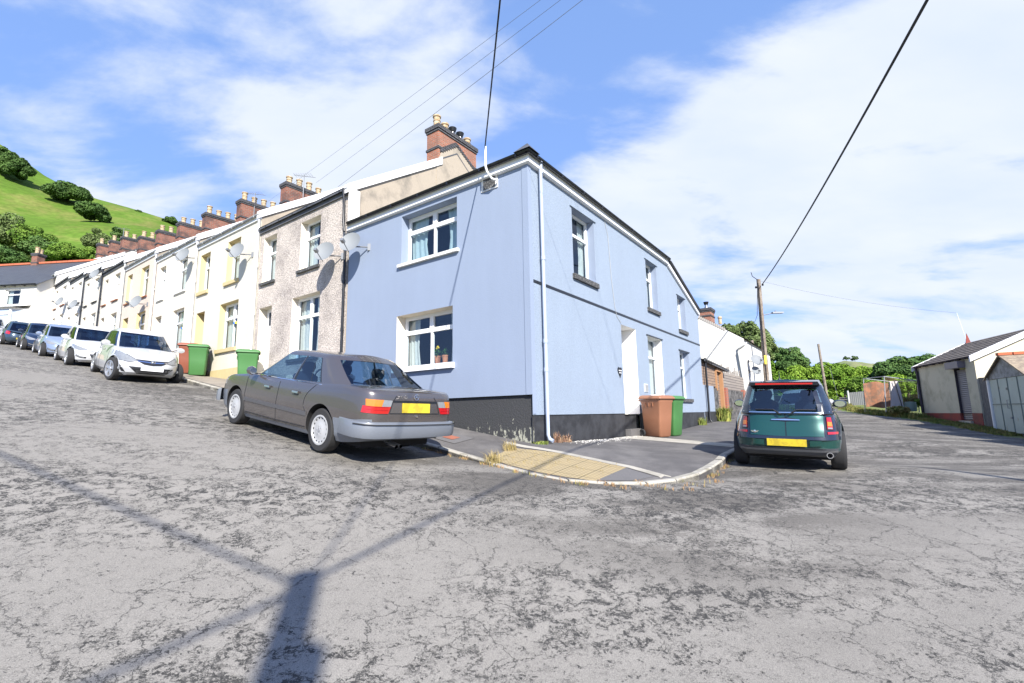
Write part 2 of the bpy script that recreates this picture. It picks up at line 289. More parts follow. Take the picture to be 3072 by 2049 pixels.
M_pave2 = mat('pavement_tar_patch', (0.125, 0.12, 0.118), 0.9, var=0.08, bump=0.4, bscale=170, grain=0.35)
M_kerb = mat('kerb_stone', (0.36, 0.34, 0.29), 0.9, vscale=4, col2=(0.2, 0.185, 0.14), thr=(0.5, 0.7), bump=0.3, bscale=60, grain=0.15)
M_slab = mat('concrete_slab', (0.38, 0.355, 0.30), 0.9, vscale=2.5, col2=(0.27, 0.25, 0.205), thr=(0.45, 0.7), bump=0.3, bscale=70, grain=0.12)
ROADP = [W(-2.2, -1.0)[:2], W(-2.2, 22)[:2], (15.2, 31), (18, 38), (22, 46), (40, 60), (46, 56), (27, 41), (22.5, 33.5), (20.0, 28), (19.2, 23), (17.6, 18.5), (16.6, 15.5), (14.9, 10), (13.4, 2), (12.5, -24), (-10, -24), W(-3, -9.8)[:2]]
ax_s = np.unique(np.r_[-np.geomspace(16, 1500, 22)[::-1], np.arange(-16, 31, 0.3), np.geomspace(31, 1500, 26)])
ax_t = np.unique(np.r_[-np.geomspace(12, 1500, 20)[::-1], np.arange(-12, 48, 0.3), np.geomspace(48, 1500, 26)])
gs, gt = np.meshgrid(ax_s, ax_t, indexing='ij'); gz = np.zeros_like(gs)
for i in range(gs.shape[0]): gz[i] = RZ(gs[i], gt[i])
low_ = ((gs > -2.45) & (gs < .3) & (gt > .6) & (gt < 29)) | ((gs > 1.2) & (gt > -1.15) & (gt < 1.0) & (gs < 58)); gz = gz - low_ * .4
nS, nT = gs.shape; gx = CX + dF[0] * gs + dS[0] * gt; gy = CY + dF[1] * gs + dS[1] * gt
ci = (gs[:-1, :-1] + gs[1:, 1:]) / 2; cj = (gt[:-1, :-1] + gt[1:, 1:]) / 2
cx = CX + dF[0] * ci + dS[0] * cj; cy = CY + dF[1] * ci + dS[1] * cj
road = ((ci > -60) & (ci < 58) & (cj > -9.8) & (cj < -0.6)) | inpoly(cx, cy, ROADP)
IDX = np.arange(nS * nT).reshape(nS, nT); Q = np.stack([IDX[:-1, :-1], IDX[1:, :-1], IDX[1:, 1:], IDX[:-1, 1:]], -1)
def sheet(name, mask, mtl, dz):
    q = Q[mask]; u, inv = np.unique(q, return_inverse=True); inv = inv.reshape(q.shape)
    vs = np.stack([gx.ravel()[u], gy.ravel()[u], gz.ravel()[u] + dz], -1)
    me = bpy.data.meshes.new(name); me.from_pydata(vs.tolist(), [], inv.tolist()); me.materials.append(mtl); me.polygons.foreach_set('use_smooth', [True] * len(me.polygons))
    o = bpy.data.objects.new(name, me); COL.objects.link(o); return tag(o, kind='structure')
tag(sheet('road', road, M_asph, 0.0), 'worn grey asphalt junction and two streets')
tag(sheet('ground', ~road, M_grass, -0.004), 'rough grassy ground')
# pavement: ruled strip from the walls to the kerb
WF = [(0, -.52), (1.95, -.22), (5.85, .37), (10.7, 1.14), (12.4, 1.37), (13.8, 1.54), (15.6, 1.83), (18, 2.2), (22, 2.8), (26, 3.5), (30, 4.13), (33, 4.62), (37, 5.15), (40, 5.6), (47, 6.5), (60, 7.8)]
WS = [(0, -.52), (3, -.58), (5, -.58), (9, -.55), (12.3, -.41), (21, -.24), (30, .05)]
def wz(tab, a): return float(np.interp(a, [p[0] for p in tab], [p[1] for p in tab]))
RUL = []   # (kerb s,t, wall s,t, kerb up-stand)
for s_ in list(np.arange(58, 2.4, -0.8)): RUL.append((s_, -1.47, s_, -0.02, .10))
RUL += [(1.9, -1.44, 1.6, -.02, .10), (1.05, -1.40, 1.0, -.02, .09), (.3, -1.50, .5, -.02, .06), (-.4, -1.66, 0.05, -.02, .03), (-1.1, -1.80, -.02, -.02, .022), (-1.75, -1.82, -.02, -.02, .02), (-2.2, -1.62, -.02, -.02, .02), (-2.6, -1.28, -.02, 0, .03), (-2.85, -.85, -.02, 0.03, .05), (-3.0, -.3, -.02, .1, .09), (-3.03, .3, -.02, .5, .12), (-2.98, 1.2, -.02, 1.3, .12)]
for t_ in list(np.arange(2, 30, 1.0)): RUL.append((-2.92 + .012 * t_, t_, -.02, t_, .12))
def wallz(s, t): return wz(WF, max(s, 0)) if t <= 0.02 and s > 0 else (wz(WS, max(t, 0)))
pv = MB(); kb = MB(); NR = 6; rowsP = []; rowsK = []
KZ = []
for (ks, kt, ws_, wt_, up) in RUL:
    rz = RZ(ks, kt); kz = rz + up; wzz = wallz(ws_, wt_); KZ.append(kz)
    d = Vector((ks - ws_, kt - wt_)); dn = d.normalized(); ki = (ks - dn.x * 0.125, kt - dn.y * 0.125)
    rowsP.append([W(ws_ + (ki[0] - ws_) * j / NR, wt_ + (ki[1] - wt_) * j / NR, wzz + (kz - wzz) * j / NR) for j in range(NR + 1)])
    rowsK.append([W(*ki, kz - .05), W(*ki, kz + .002), W(ks - dn.x * .02, kt - dn.y * .02, kz + .004), W(ks, kt, kz - .012), W(ks, kt, rz - .1)])
pv.grid(rowsP)
kb.grid([[(p[0], p[1], p[2] - .012) for p in r] for r in rowsK], 1)
for i in range(len(rowsK) - 1):     # separate kerb stones with open joints
    A_, B_ = np.array(rowsK[i]), np.array(rowsK[i + 1]); e_ = .009 / max(.2, float(np.linalg.norm(A_[1] - B_[1])))
    dz_ = RNG.uniform(-.004, .004); kb.grid([(A_ + (B_ - A_) * u_ + np.array([0, 0, dz_])).tolist() for u_ in (e_, .5, 1 - e_)], 0)
tag(pv.build('pavement', M_pave, smooth=40, recalc=False), 'dark tarmac pavement round the corner house', kind='structure')
tag(kb.build('kerb', [M_kerb, M_pave], smooth=30), 'pale concrete kerb round the corner', kind='structure')
pavv = BVHTree.FromPolygons([Vector(v) for v in pv.v], pv.f)
def PZ(s, t):   # height of the pavement surface
    p = W(s, t, 40); h = pavv.ray_cast(Vector(p), Vector((0, 0, -1)))
    return h[0].z if h[0] is not None else RZ(s, t)
def drape(name, poly, mtl, dz, sub=0.18, thick=0.0, **kw):
    """flat piece laid on the pavement: poly in (s,t)"""
    xs = np.array(poly); s0, t0 = xs.min(0); s1, t1 = xs.max(0)
    bm = bmesh.new(); f = bm.faces.new([bm.verts.new((a, b, 0)) for a, b in poly])
    for ax, lo, hi in ((0, s0, s1), (1, t0, t1)):
        for c in np.arange(lo + sub, hi, sub):
            co = [0, 0, 0]; no = [0, 0, 0]; co[ax] = float(c); no[ax] = 1
            bmesh.ops.bisect_plane(bm, geom=bm.verts[:] + bm.edges[:] + bm.faces[:], plane_co=co, plane_no=no)
    mb = MB(); bm.verts.index_update()
    mb.add([W(v.co.x, v.co.y, PZ(v.co.x, v.co.y) + dz) for v in bm.verts], [tuple(v.index for v in f.verts) for f in bm.faces]); bm.free()
    return tag(mb.build(name, mtl, recalc=False), kind='structure', **kw)
def tactile():
    m = bpy.data.materials.new('tactile_paving'); m.use_nodes = True; t = m.node_tree; b = t.nodes['Principled BSDF']; b.inputs['Roughness'].default_value = 0.9
    g = N('ShaderNodeNewGeometry', t); s = N('ShaderNodeSeparateXYZ', t); L(g.outputs['Position'], s.inputs[0], t)
    u = mth('ADD', mth('MULTIPLY', s.outputs[0], dF[0], tree=t), mth('MULTIPLY', s.outputs[1], dF[1], tree=t), tree=t)
    v = mth('ADD', mth('MULTIPLY', s.outputs[0], dS[0], tree=t), mth('MULTIPLY', s.outputs[1], dS[1], tree=t), tree=t)
    def cell(x, w): return mth('ABSOLUTE', mth('SUBTRACT', mth('FRACT', mth('DIVIDE', x, w, tree=t), tree=t), 0.5, tree=t), tree=t)
    dx, dy = cell(u, 0.0667), cell(v, 0.0667); r = mth('SQRT', mth('ADD', mth('MULTIPLY', dx, dx, tree=t), mth('MULTIPLY', dy, dy, tree=t), tree=t), tree=t)
    blis = mth('LESS_THAN', r, 0.26, tree=t); jo = mth('GREATER_THAN', mth('MAXIMUM', cell(u, 0.4), cell(v, 0.4), tree=t), 0.485, tree=t)
    n = N('ShaderNodeTexNoise', t); n.inputs['Scale'].default_value = 3; n.inputs['Detail'].default_value = 6; L(g.outputs['Position'], n.inputs['Vector'], t)
    c = N('ShaderNodeMixRGB', t); c.inputs[1].default_value = (0.33, 0.25, 0.125, 1); c.inputs[2].default_value = (0.23, 0.19, 0.115, 1); L(n.outputs['Fac'], c.inputs[0], t)
    c2 = N('ShaderNodeMixRGB', t); L(mth('MULTIPLY', blis, 0.6, tree=t), c2.inputs[0], t); L(c.outputs[0], c2.inputs[1], t); c2.inputs[2].default_value = (0.44, 0.36, 0.21, 1)
    c3 = N('ShaderNodeMixRGB', t); L(jo, c3.inputs[0], t); L(c2.outputs[0], c3.inputs[1], t); c3.inputs[2].default_value = (0.12, 0.10, 0.05, 1); L(c3.outputs[0], b.inputs['Base Color'], t)
    bu = N('ShaderNodeBump', t); bu.inputs['Distance'].default_value = 0.005; L(mth('SUBTRACT', blis, jo, tree=t), bu.inputs['Height'], t); L(bu.outputs[0], b.inputs['Normal'], t)
    return m
drape('tactile_paving', [(-.1, -1.35), (.1, -.55), (-.75, -.42), (-2.05, -.62), (-2.02, -1.58), (-1.65, -1.67), (-1.1, -1.66), (-.5, -1.53)], tactile(), .006, label='yellow blister paving at the dropped kerb')
drape('pavement_patch', [(-2.05, -.62), (-2.55, -.85), (-2.42, -1.22), (-2.02, -1.56)], M_pave2, .005, label='grey tar infill beside the yellow paving')
drape('edging_strip', [(.35, -.42), (.42, -.26), (-.75, -.28), (-2.1, -.48), (-2.78, -.72), (-2.73, -.88), (-2.08, -.62), (-.75, -.42)], M_slab, .009, label='pale concrete edging strip behind the yellow paving')
drape('slab_crossing', [(-.05, 3.6), (-.05, 4.75), (-2.83, 4.35), (-2.83, 3.35)], M_slab, .006, label='pale concrete slabs crossing the pavement by the door')
# ================================================================ hills
M_hill = mat('hill_grass', (0.082, 0.145, 0.020), 0.95, vscale=0.10, col2=(0.165, 0.165, 0.05), thr=(0.48, 0.72), var=0.22, bump=1.0, bscale=0.9, grain=0.28, det=8)
MATS['hill_grass'].node_tree.nodes['Principled BSDF'].inputs['Specular IOR Level'].default_value = 0.1
M_hill2 = mat('far_hill', (0.14, 0.18, 0.06), 0.95, vscale=0.02, col2=(0.20, 0.20, 0.09), thr=(0.42, 0.6), var=0.2, grain=0.15, bscale=0.2, det=8)
def hill(name, top, bot, mtl, label, nr=60, nc=90, amp=1.2, back=40):
    top = np.array(top, float); bot = np.array(bot, float)
    def res(P, n):
        d = np.r_[0, np.cumsum(np.linalg.norm(np.diff(P, axis=0), axis=1))]; u = np.linspace(0, d[-1], n)
        return np.stack([np.interp(u, d, P[:, k]) for k in range(3)], -1)
    T, B = res(top, nc), res(bot, nc); rows = []
    ph = RNG.uniform(0, 6, (8, 3)); 
    for i in range(nr + 1):
        k = i / nr; R = B + (T - B) * k; R = R.copy(); R[:, 2] += math.sin(k * math.pi) * amp * 2.0
        for (a, b, c) in ph: R[:, 2] += amp * 0.25 * np.sin(R[:, 0] * (0.05 + a * .03) + a) * np.sin(R[:, 1] * (0.05 + b * .03) + c) * math.sin(k * math.pi) ** .5
        rows.append([tuple(p) for p in R])
    rows.append([(p[0] * 1.05, p[1] + back, p[2] - back * .15) for p in T]); rows.append([(p[0] * 1.2, p[1] + back * 4, -5) for p in T])
    return tag(MB().grid(rows).build(name, mtl, smooth=60, recalc=False), label, kind='structure')
HT = [(-420, 150, 150), (-230, 140, 108), (-160.4, 140, 87.5), (-143.8, 140, 75.5), (-130.9, 140, 69.3), (-117, 140, 65.2), (-103, 140, 60.5), (-90, 142, 52), (-70, 150, 40), (-45, 160, 30), (-10, 175, 24)]
HB = [(-300, 60, 20), (-200, 60, 13), (-120, 60, 8), (-90, 60, 7), (-70, 60, 7), (-55, 62, 7), (-40, 65, 7), (-28, 70, 7), (-15, 75, 6), (0, 80, 5), (15, 85, 4)]
hl = hill('hillside', HT, HB, M_hill, 'steep bright green hillside behind the terrace')
HT2 = [(240, 700, 8), (330, 700, 24), (388, 700, 46), (418, 700, 51), (447, 700, 58), (470, 700, 67), (483, 700, 70.5), (500, 700, 69.5), (530, 700, 64), (560, 700, 64), (590, 700, 69), (652, 700, 73), (800, 700, 92)]
HB2 = [(140, 330, -4), (170, 330, -4), (200, 330, -4), (220, 330, -4), (240, 330, -4), (255, 330, -4), (270, 330, -4), (285, 330, -4), (300, 330, -4), (320, 330, -4), (340, 330, -4), (370, 330, -4), (460, 330, -4)]
hr = hill('far_hill', HT2, HB2, M_hill2, 'distant low hill beyond the trees on the right', nr=40, nc=80, amp=4, back=100)
def surf_z(o):
    return BVHTree.FromPolygons([v.co.copy() for v in o.data.vertices], [tuple(p.vertices) for p in o.data.polygons])
BH, BR = surf_z(hl), surf_z(hr)
def on_surf(bv, x, y):
    h = bv.ray_cast(Vector((x, y, 900)), Vector((0, 0, -1))); return h[0].z if h[0] is not None else 0

drape('concrete_pavement', [(5.2, -.04), (5.6, -1.3), (34, -1.3), (34, -.04)], mat('pale_pavement', (0.27, 0.235, 0.19), 0.9, vscale=1.5, col2=(0.20, 0.175, 0.145), thr=(.4, .65), bump=.3, bscale=80, grain=.2), .006, sub=.9, label='pale beige pavement along the upper terrace')
# ================================================================ HOUSES
M_blueF = mat('lavender_render', (0.236, 0.285, 0.378), 0.85, vscale=1.1, bump=0.10, bscale=30, streak=.07)
M_blueS = mat('lavender_roughcast', (0.255, 0.31, 0.388), 0.9, vscale=2, bump=.65, bscale=75, grain=0.30, streak=.07)
M_bluePipe = mat('lavender_paint', (0.34, 0.395, 0.50), 0.5)
M_black = mat('black_plinth_paint', (0.020, 0.021, 0.024), 0.65, vscale=3.5, col2=(0.038, 0.040, 0.045), bump=0.3, bscale=30)
M_trimblack = mat('black_plastic', (0.012, 0.013, 0.016), 0.35)
M_white = mat('white_upvc', (0.80, 0.80, 0.80), 0.35)
M_whiteP = mat('white_wall_paint', (0.74, 0.73, 0.70), 0.9, vscale=2.5, var=0.05, bump=0.15, bscale=60)
M_creamrev = mat('cream_reveal', (0.66, 0.60, 0.50), 0.85)
M_sillW = mat('white_sill', (0.68, 0.67, 0.63), 0.8, vscale=9, col2=(0.42, 0.40, 0.35), thr=(0.55, 0.7))
M_sillB = mat('black_sill', (0.05, 0.05, 0.05), 0.8, vscale=30, col2=(0.28, 0.28, 0.27), thr=(0.52, 0.7), bump=0.8, bscale=40)
M_slate = mat('slate', (0.07, 0.075, 0.085), 0.6, vscale=1.2, col2=(0.12, 0.12, 0.125), bump=0.4, bscale=12)
M_rendG = mat('stained_render', (0.36, 0.31, 0.245), 0.95, vscale=1.4, col2=(0.19, 0.17, 0.14), thr=(0.5, 0.72), bump=0.4, bscale=40, grain=0.12)
M_brick = brickmat('chimney_brick', (0.27, 0.085, 0.05), (0.20, 0.06, 0.038), (0.20, 0.16, 0.13), soot=(0.05, 0.04, 0.04))
M_brick1 = brickmat('chimney_brick_red', (0.37, 0.125, 0.07), (0.28, 0.09, 0.05), (0.25, 0.2, 0.16), soot=(0.22, 0.12, 0.09))
M_brickD = brickmat('blue_brick', (0.09, 0.09, 0.10), (0.06, 0.06, 0.068), (0.03, 0.03, 0.03))
M_pot = mat('chimney_pot_clay', (0.44, 0.36, 0.25), 0.8, vscale=12, col2=(0.36, 0.24, 0.12), thr=(0.45, 0.6))
M_steel = mat('cowl_steel', (0.5, 0.5, 0.5), 0.3, metal=0.9)
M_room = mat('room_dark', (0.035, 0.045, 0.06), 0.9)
M_curt = mat('net_curtain', (0.50, 0.50, 0.46), 0.95, vscale=20, var=0.08)
M_glass = glassmat('window_glass', (0.72, 0.80, 0.84), 0.03)
def splash():   # black plinth with flaking pale patches near the ground
    m = mat('flaking_plinth', (0.040, 0.041, 0.044), 0.75, vscale=5.5, bump=0.5, bscale=30, col2=(0.038, 0.04, 0.042)); t = m.node_tree; b = t.nodes['Principled BSDF']
    g = N('ShaderNodeNewGeometry', t); s = N('ShaderNodeSeparateXYZ', t); L(g.outputs['Position'], s.inputs[0], t)
    mp = N('ShaderNodeMapping', t); mp.inputs['Scale'].default_value = (1, 1, 0.45); L(g.outputs['Position'], mp.inputs[0], t)
    n = N('ShaderNodeTexNoise', t); n.inputs['Scale'].default_value = 13; n.inputs['Detail'].default_value = 7; n.inputs['Roughness'].default_value = 0.7; L(mp.outputs[0], n.inputs['Vector'], t)
    h = N('ShaderNodeMapRange', t); h.inputs['From Min'].default_value = -0.5; h.inputs['From Max'].default_value = 0.12; h.inputs['To Min'].default_value = 0.14; h.inputs['To Max'].default_value = -0.12; L(s.outputs[2], h.inputs['Value'], t)
    r = N('ShaderNodeMapRange', t); r.inputs['From Min'].default_value = 0.60; r.inputs['From Max'].default_value = 0.64; L(mth('ADD', n.outputs['Fac'], h.outputs[0], tree=t), r.inputs['Value'], t)
    old = b.inputs['Base Color'].links[0].from_socket; x = N('ShaderNodeMixRGB', t); L(r.outputs[0], x.inputs[0], t); L(old, x.inputs[1], t); x.inputs[2].default_value = (0.33, 0.33, 0.27, 1); L(x.outputs[0], b.inputs['Base Color'], t)
    return m
M_flake = splash()
def cuts(lo, hi, vals): return sorted({lo, hi, *[v for v in vals if lo < v < hi]})
def panel(mb, P, a0, a1, z0, z1, ops, depth, mi=0, mr=0, d0=0.0, ztop=None):
    """wall face in plane P with real openings (a0,a1,z0,z1[,reveal material]) and their reveals"""
    A = cuts(a0, a1, [v for o in ops for v in o[:2]] + ([a0 + (a1 - a0) * i / 24 for i in range(25)] if ztop else [])); Zs = cuts(z0, z1, [v for o in ops for v in o[2:4]])
    def T(a, z): return min(z, ztop(a)) if ztop else z
    for i in range(len(A) - 1):
        for j in range(len(Zs) - 1):
            am, zm = (A[i] + A[i + 1]) / 2, (Zs[j] + Zs[j + 1]) / 2
            if any(o[0] < am < o[1] and o[2] < zm < o[3] for o in ops): continue
            q = [(A[i], Zs[j]), (A[i + 1], Zs[j]), (A[i + 1], Zs[j + 1]), (A[i], Zs[j + 1])]
            mb.add([P(a, d0, T(a, z)) for a, z in q], [(0, 1, 2, 3)], mi)
    for o in ops:
        r = o[4] if len(o) > 4 else mr; dd = o[5] if len(o) > 5 else depth; b0, b1, c0, c1 = o[:4]
        for (p, q) in (((b0, c0), (b0, c1)), ((b1, c0), (b1, c1)), ((b0, c1), (b1, c1)), ((b0, c0), (b1, c0))):
            mb.add([P(p[0], d0, p[1]), P(q[0], d0, q[1]), P(q[0], dd, q[1]), P(p[0], dd, p[1])], [(0, 1, 2, 3)], r)
def window(root, P, a0, a1, z0, z1, d, layout='T', curtain=0.55, sill=None, sillmat=None, near=0, room=True, fw=0.055, roomc=None, csheer=None):
    """frame, pane, curtain, sill. near=-1/+1: side of the opening nearest the camera"""
    w = a1 - a0; h = z1 - z0; f = MB(); B = lambda p, q, r_, s_, e0=-0.03, e1=0.03: f.box(P, p, q, d + e0, d + e1, r_, s_)
    B(a0, a0 + fw, z0, z1); B(a1 - fw, a1, z0, z1); B(a0 + fw, a1 - fw, z1 - fw, z1); B(a0 + fw, a1 - fw, z0, z0 + fw)
    zt = z0 + h * 0.67
    if 'M' in layout or layout == 'X':
        B(a0 + w / 2 - fw * .55, a0 + w / 2 + fw * .55, z0 + fw, z1 - fw)
        for q0, q1 in ((a0 + fw, a0 + w / 2 - fw * .55), (a0 + w / 2 + fw * .55, a1 - fw)):
            B(q0, q1, zt - fw * .6, zt + fw * .6, -.035)
            for s0, s1, e0, e1 in ((q0, q0 + .03, zt + fw * .6, z1 - fw), (q1 - .03, q1, zt + fw * .6, z1 - fw)): B(s0, s1, e0, e1, -.04, .02)
            B(q0 + .03, q1 - .03, z1 - fw - .03, z1 - fw, -.04, .02); B(q0 + .03, q1 - .03, zt + fw * .6, zt + fw * .6 + .03, -.04, .02)
    elif layout == 'T':
        B(a0 + fw, a1 - fw, zt - fw * .6, zt + fw * .6, -.035)
        B(a0 + fw, a0 + fw + .03, zt + fw * .6, z1 - fw, -.04, .02); B(a1 - fw - .03, a1 - fw, zt + fw * .6, z1 - fw, -.04, .02)
    elif layout == 'TM':
        pass
    fo = f.build('window', M_white, root)
    g = MB(); g.add([P(a0 + fw * .5, d, z0 + .02), P(a1 - fw * .5, d, z0 + .02), P(a1 - fw * .5, d, z1 - .02), P(a0 + fw * .5, d, z1 - .02)], [(0, 1, 2, 3)]); g.build('pane', M_glass, fo)
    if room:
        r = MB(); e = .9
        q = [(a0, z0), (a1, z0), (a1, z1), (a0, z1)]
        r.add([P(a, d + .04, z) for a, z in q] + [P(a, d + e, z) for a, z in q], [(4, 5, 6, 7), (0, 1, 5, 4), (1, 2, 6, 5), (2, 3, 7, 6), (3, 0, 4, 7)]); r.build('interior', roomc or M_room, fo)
    if curtain:
        n = 14
        for side in ((0, 1) if curtain > 0 else (0,)):
            c = MB(); cw = abs(curtain) * w * .5; rows = []
            for k in range(n + 1):
                u = k / n; a = (a0 + .03 + cw * u) if side == 0 else (a1 - .03 - cw * u); dd = d + .09 + .018 * math.sin(u * 19)
                rows.append([P(a, dd, z1 - .03), P(a + (0.12 * cw * (1 if side else -1) * u), dd, z0 + h * .4), P(a, dd + .01, z0 + .05)])
            c.grid(rows); c.build('curtain', csheer or M_curt, fo, smooth=60)
    if sill:
        s = MB(); o_, th, ex = sill; s.box(P, a0 - ex, a1 + ex, -o_, d - .02, z0 - th, z0 - .004); s.build('sill', sillmat or M_sillW, fo)
    return fo
def gutter(root, P, a0, a1, z, m, r=.055, out_=.10, brk=.75, name='gutter'):
    g = MB(); rows = []; L_ = max(2, int((a1 - a0) / 1.5) + 1)
    for i in range(L_ + 1):
        a = a0 + (a1 - a0) * i / L_; rows.append([P(a, -out_ - r * math.cos(x) , z - r * math.sin(x)) for x in np.linspace(0, math.pi, 7)])
    g.grid(rows); rows = [[(p) for p in r_] for r_ in rows]
    for k in np.arange(a0 + .3, a1, brk): g.box(P, k, k + .035, -out_ - r * 1.15, 0, z - r * 1.3, z - r * .4)
    return g.build(name, m, root, smooth=50)
def chimney(P, a, t0, t1, zb, zt, pots, m_b, w=.5, root=None, cowls=()):
    """brick stack astride a party wall; P(a,d,z)"""
    c = MB(); c.box(P, a, a + w, t0, t1, zb, zt - .22, 0)
    c.box(P, a - .03, a + w + .03, t0 - .03, t1 + .03, zt - .22, zt - .14, 1); c.box(P, a - .06, a + w + .06, t0 - .06, t1 + .06, zt - .14, zt, 1)
    c.box(P, a - .03, a + w + .03, t0 - .03, t1 + .03, zb + .55, zb + .63, 1)
    st = c.build('chimney', [m_b, M_brickD], root)
    for i in range(pots):
        tt = t0 + (t1 - t0) * (i + .5) / pots; o = P(a + w / 2, tt, zt)
        p = MB()
        if i in cowls:
            p.lathe([(.12, 0), (.11, .14), (.085, .16), (.085, .27)], o, (0, 0, 1), 14); p.lathe([(.10, .27), (.13, .36), (.155, .44), (.10, .43), (.0, .42)], o, (0, 0, 1), 14, 1)
            p.build('cowl', [M_steel, M_trimblack], st, smooth=40)
        else:
            hh = .40 + .05 * ((i * 7 + int(a * 10)) % 3)
            p.lathe([(.145, 0), (.15, .05), (.125, .07), (.118, hh * .55), (.135, hh * .58), (.135, hh * .64), (.118, hh * .67), (.12, hh - .06), (.15, hh - .05), (.15, hh), (.10, hh), (.10, hh - .12)], o, (0, 0, 1), 12)
            p.build('chimney_pot', M_pot, st, smooth=40)
    return st
def pipe(root, pts, m, r=.036, collars=(), name='downpipe'):
    g = MB(); g.tube(pts, r, 10)
    for c in collars: g.lathe([(r * 1.28, -.04), (r * 1.28, .04), (r, .04)], c, (0, 0, 1), 10)
    return g.build(name, m, root, smooth=50)
# ---------------------------------------------------------------- corner house
H0 = thing('corner_house', 'lavender blue corner house with a black painted base and white windows', 'house', W(0, 0, -.55))
ZE = 5.02; S1 = 5.82; T1 = 11.95
w = MB()
opsF = [(1.90, 3.72, 3.64, 4.86, 0, .27), (2.02, 3.83, 1.14, 2.38, 2, .31)]
panel(w, PF, 0, S1, .38, ZE, opsF, .3, 0, 0)
tops = lambda a: ZE if a < 8.45 else ZE - (a - 8.45) * (ZE - 3.86) / (T1 - 8.45)
opsS = [(1.80, 2.92, 3.13, 4.72, 0, .24), (6.42, 7.36, 3.16, 4.68, 0, .24), (9.40, 10.28, 2.90, 4.14, 0, .24),
        (4.30, 5.30, -.02, 2.33, 3, .5), (6.22, 7.42, .50, 2.27, 3, .25), (9.25, 10.30, .47, 2.13, 0, .24)]
panel(w, PS, 0, T1, 0.0, ZE, [o for o in opsS], .25, 1, 1, ztop=tops)
w.box(XYZ, 0, 0, 0, 0, 0, 0) if False else None
# rear and party sides (solid, so the house is closed)
w.add([PF(S1, 0, -.8), PF(S1, T1, -.8), PF(S1, T1, 3.86), PF(S1, 3.5, ZE), PF(S1, 0, ZE)], [(0, 1, 2, 3, 4)], 0)
w.add([PF(0, T1, -.8), PF(S1, T1, -.8), PF(S1, T1, 3.86), PF(0, T1, 3.86)], [(0, 1, 2, 3)], 1)
w.box(PF, -.012, .13, -.012, 0, .38, ZE - .02, 0); w.box(PS, 0, .11, -.012, 0, .02, ZE - .02, 0)      # smooth corner bead
w.build('wall', [M_blueF, M_blueS, M_creamrev, M_whiteP], H0, recalc=False)
pl = MB(); pl.add([PF(0, .055, .38), PF(S1, .055, .38), PF(S1, .055, -.6), PF(0, .03, -.7), PF(S1, 0, .38), PF(0, 0, .38)], [(0, 1, 2, 3), (5, 4, 1, 0)], 0)
pl.build('front_plinth', M_flake, H0, recalc=False)
pl = MB(); pb = [(0, 4.30), (5.30, T1)]
for a0_, a1_ in pb: pl.add([PS(a0_, .02, 0.0), PS(a1_, .02, 0.0), PS(a1_, .02, -.75), PS(a0_, .02, -.75), PS(a0_, 0, 0), PS(a1_, 0, 0)], [(0, 1, 2, 3), (4, 5, 1, 0)])
pl.box(PS, 4.30, 5.30, .05, .5, -.75, -.022); pl.build('side_plinth', M_black, H0)
sc_ = MB(); sc_.box(PS, .1, T1, -.008, .0, 2.565, 2.625); sc_.build('string_course', M_trimblack, H0)
st_ = MB(); st_.box(PS, 4.32, 5.28, -.12, .04, -.62, -.40); st_.build('door_step', M_pave2, H0)
dr = MB(); dr.box(PS, 4.30, 5.30, .44, .5, -.02, 2.33); dro = dr.build('door', M_white, H0)
MB().tube([PS(5.15, .40, .95), PS(5.15, .40, 1.15)], .012).build('handle', M_steel, dro)
# windows
cur2 = mat('sheer_curtain', (0.42, 0.50, 0.50), 0.95, vscale=20, var=0.08)
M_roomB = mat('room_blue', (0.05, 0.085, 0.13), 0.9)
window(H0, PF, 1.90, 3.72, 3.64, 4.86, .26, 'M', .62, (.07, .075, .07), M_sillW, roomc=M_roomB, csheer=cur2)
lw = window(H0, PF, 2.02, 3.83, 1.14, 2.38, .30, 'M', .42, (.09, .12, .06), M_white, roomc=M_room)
for a0_, a1_, z0_, z1_, rm, dd in opsS:
    if rm == 3 and a0_ < 5: continue
    low = z0_ < 1
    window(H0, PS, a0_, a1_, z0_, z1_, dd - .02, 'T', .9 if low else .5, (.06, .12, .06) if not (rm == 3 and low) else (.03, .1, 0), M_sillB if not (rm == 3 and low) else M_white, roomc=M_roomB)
    hd = MB(); hd.box(PS, a0_ - .09, a1_ + .09, -.03, .0, z1_, z1_ + .03); hd.build('drip_hood', M_blueS if not low else M_trimblack, H0)
# roof: low hipped slate roof with fascia, soffit and gutters
rf = MB(); e = .16; rz = 6.3
A, B_, C_, D_ = PF(-e, -e, ZE + .10), PF(S1, -e, ZE + .10), PF(S1, 4.4, rz), PF(3.6, 4.4, rz)
E_, F_, G_, H_ = PF(-e, 8.55, ZE + .10), PF(S1, 8.55, rz - .1), PF(3.6, 7.3, rz), PF(-e, T1 + .08, 3.93)
I_ = PF(S1, T1 + .08, 3.93)
rf.add([A, B_, C_, D_, E_, F_, G_, H_, I_], [(0, 1, 2, 3), (0, 3, 6, 4), (3, 2, 5, 6), (4, 6, 5), (4, 5, 8, 7)])
ro = rf.build('roof', M_slate, H0)
fa = MB(); fa.box(PF, -.09, S1, -.085, -.06, ZE - .02, ZE + .12); fa.box(PF, -.06, S1, -.06, 0.0, ZE - .035, ZE - .008)
fa.box(PS, -.06, 8.45, -.085, -.06, ZE - .02, ZE + .12); fa.box(PS, 0, 8.45, -.06, 0.0, ZE - .035, ZE - .008); fa.build('fascia', M_white, H0)
bb = MB(); 
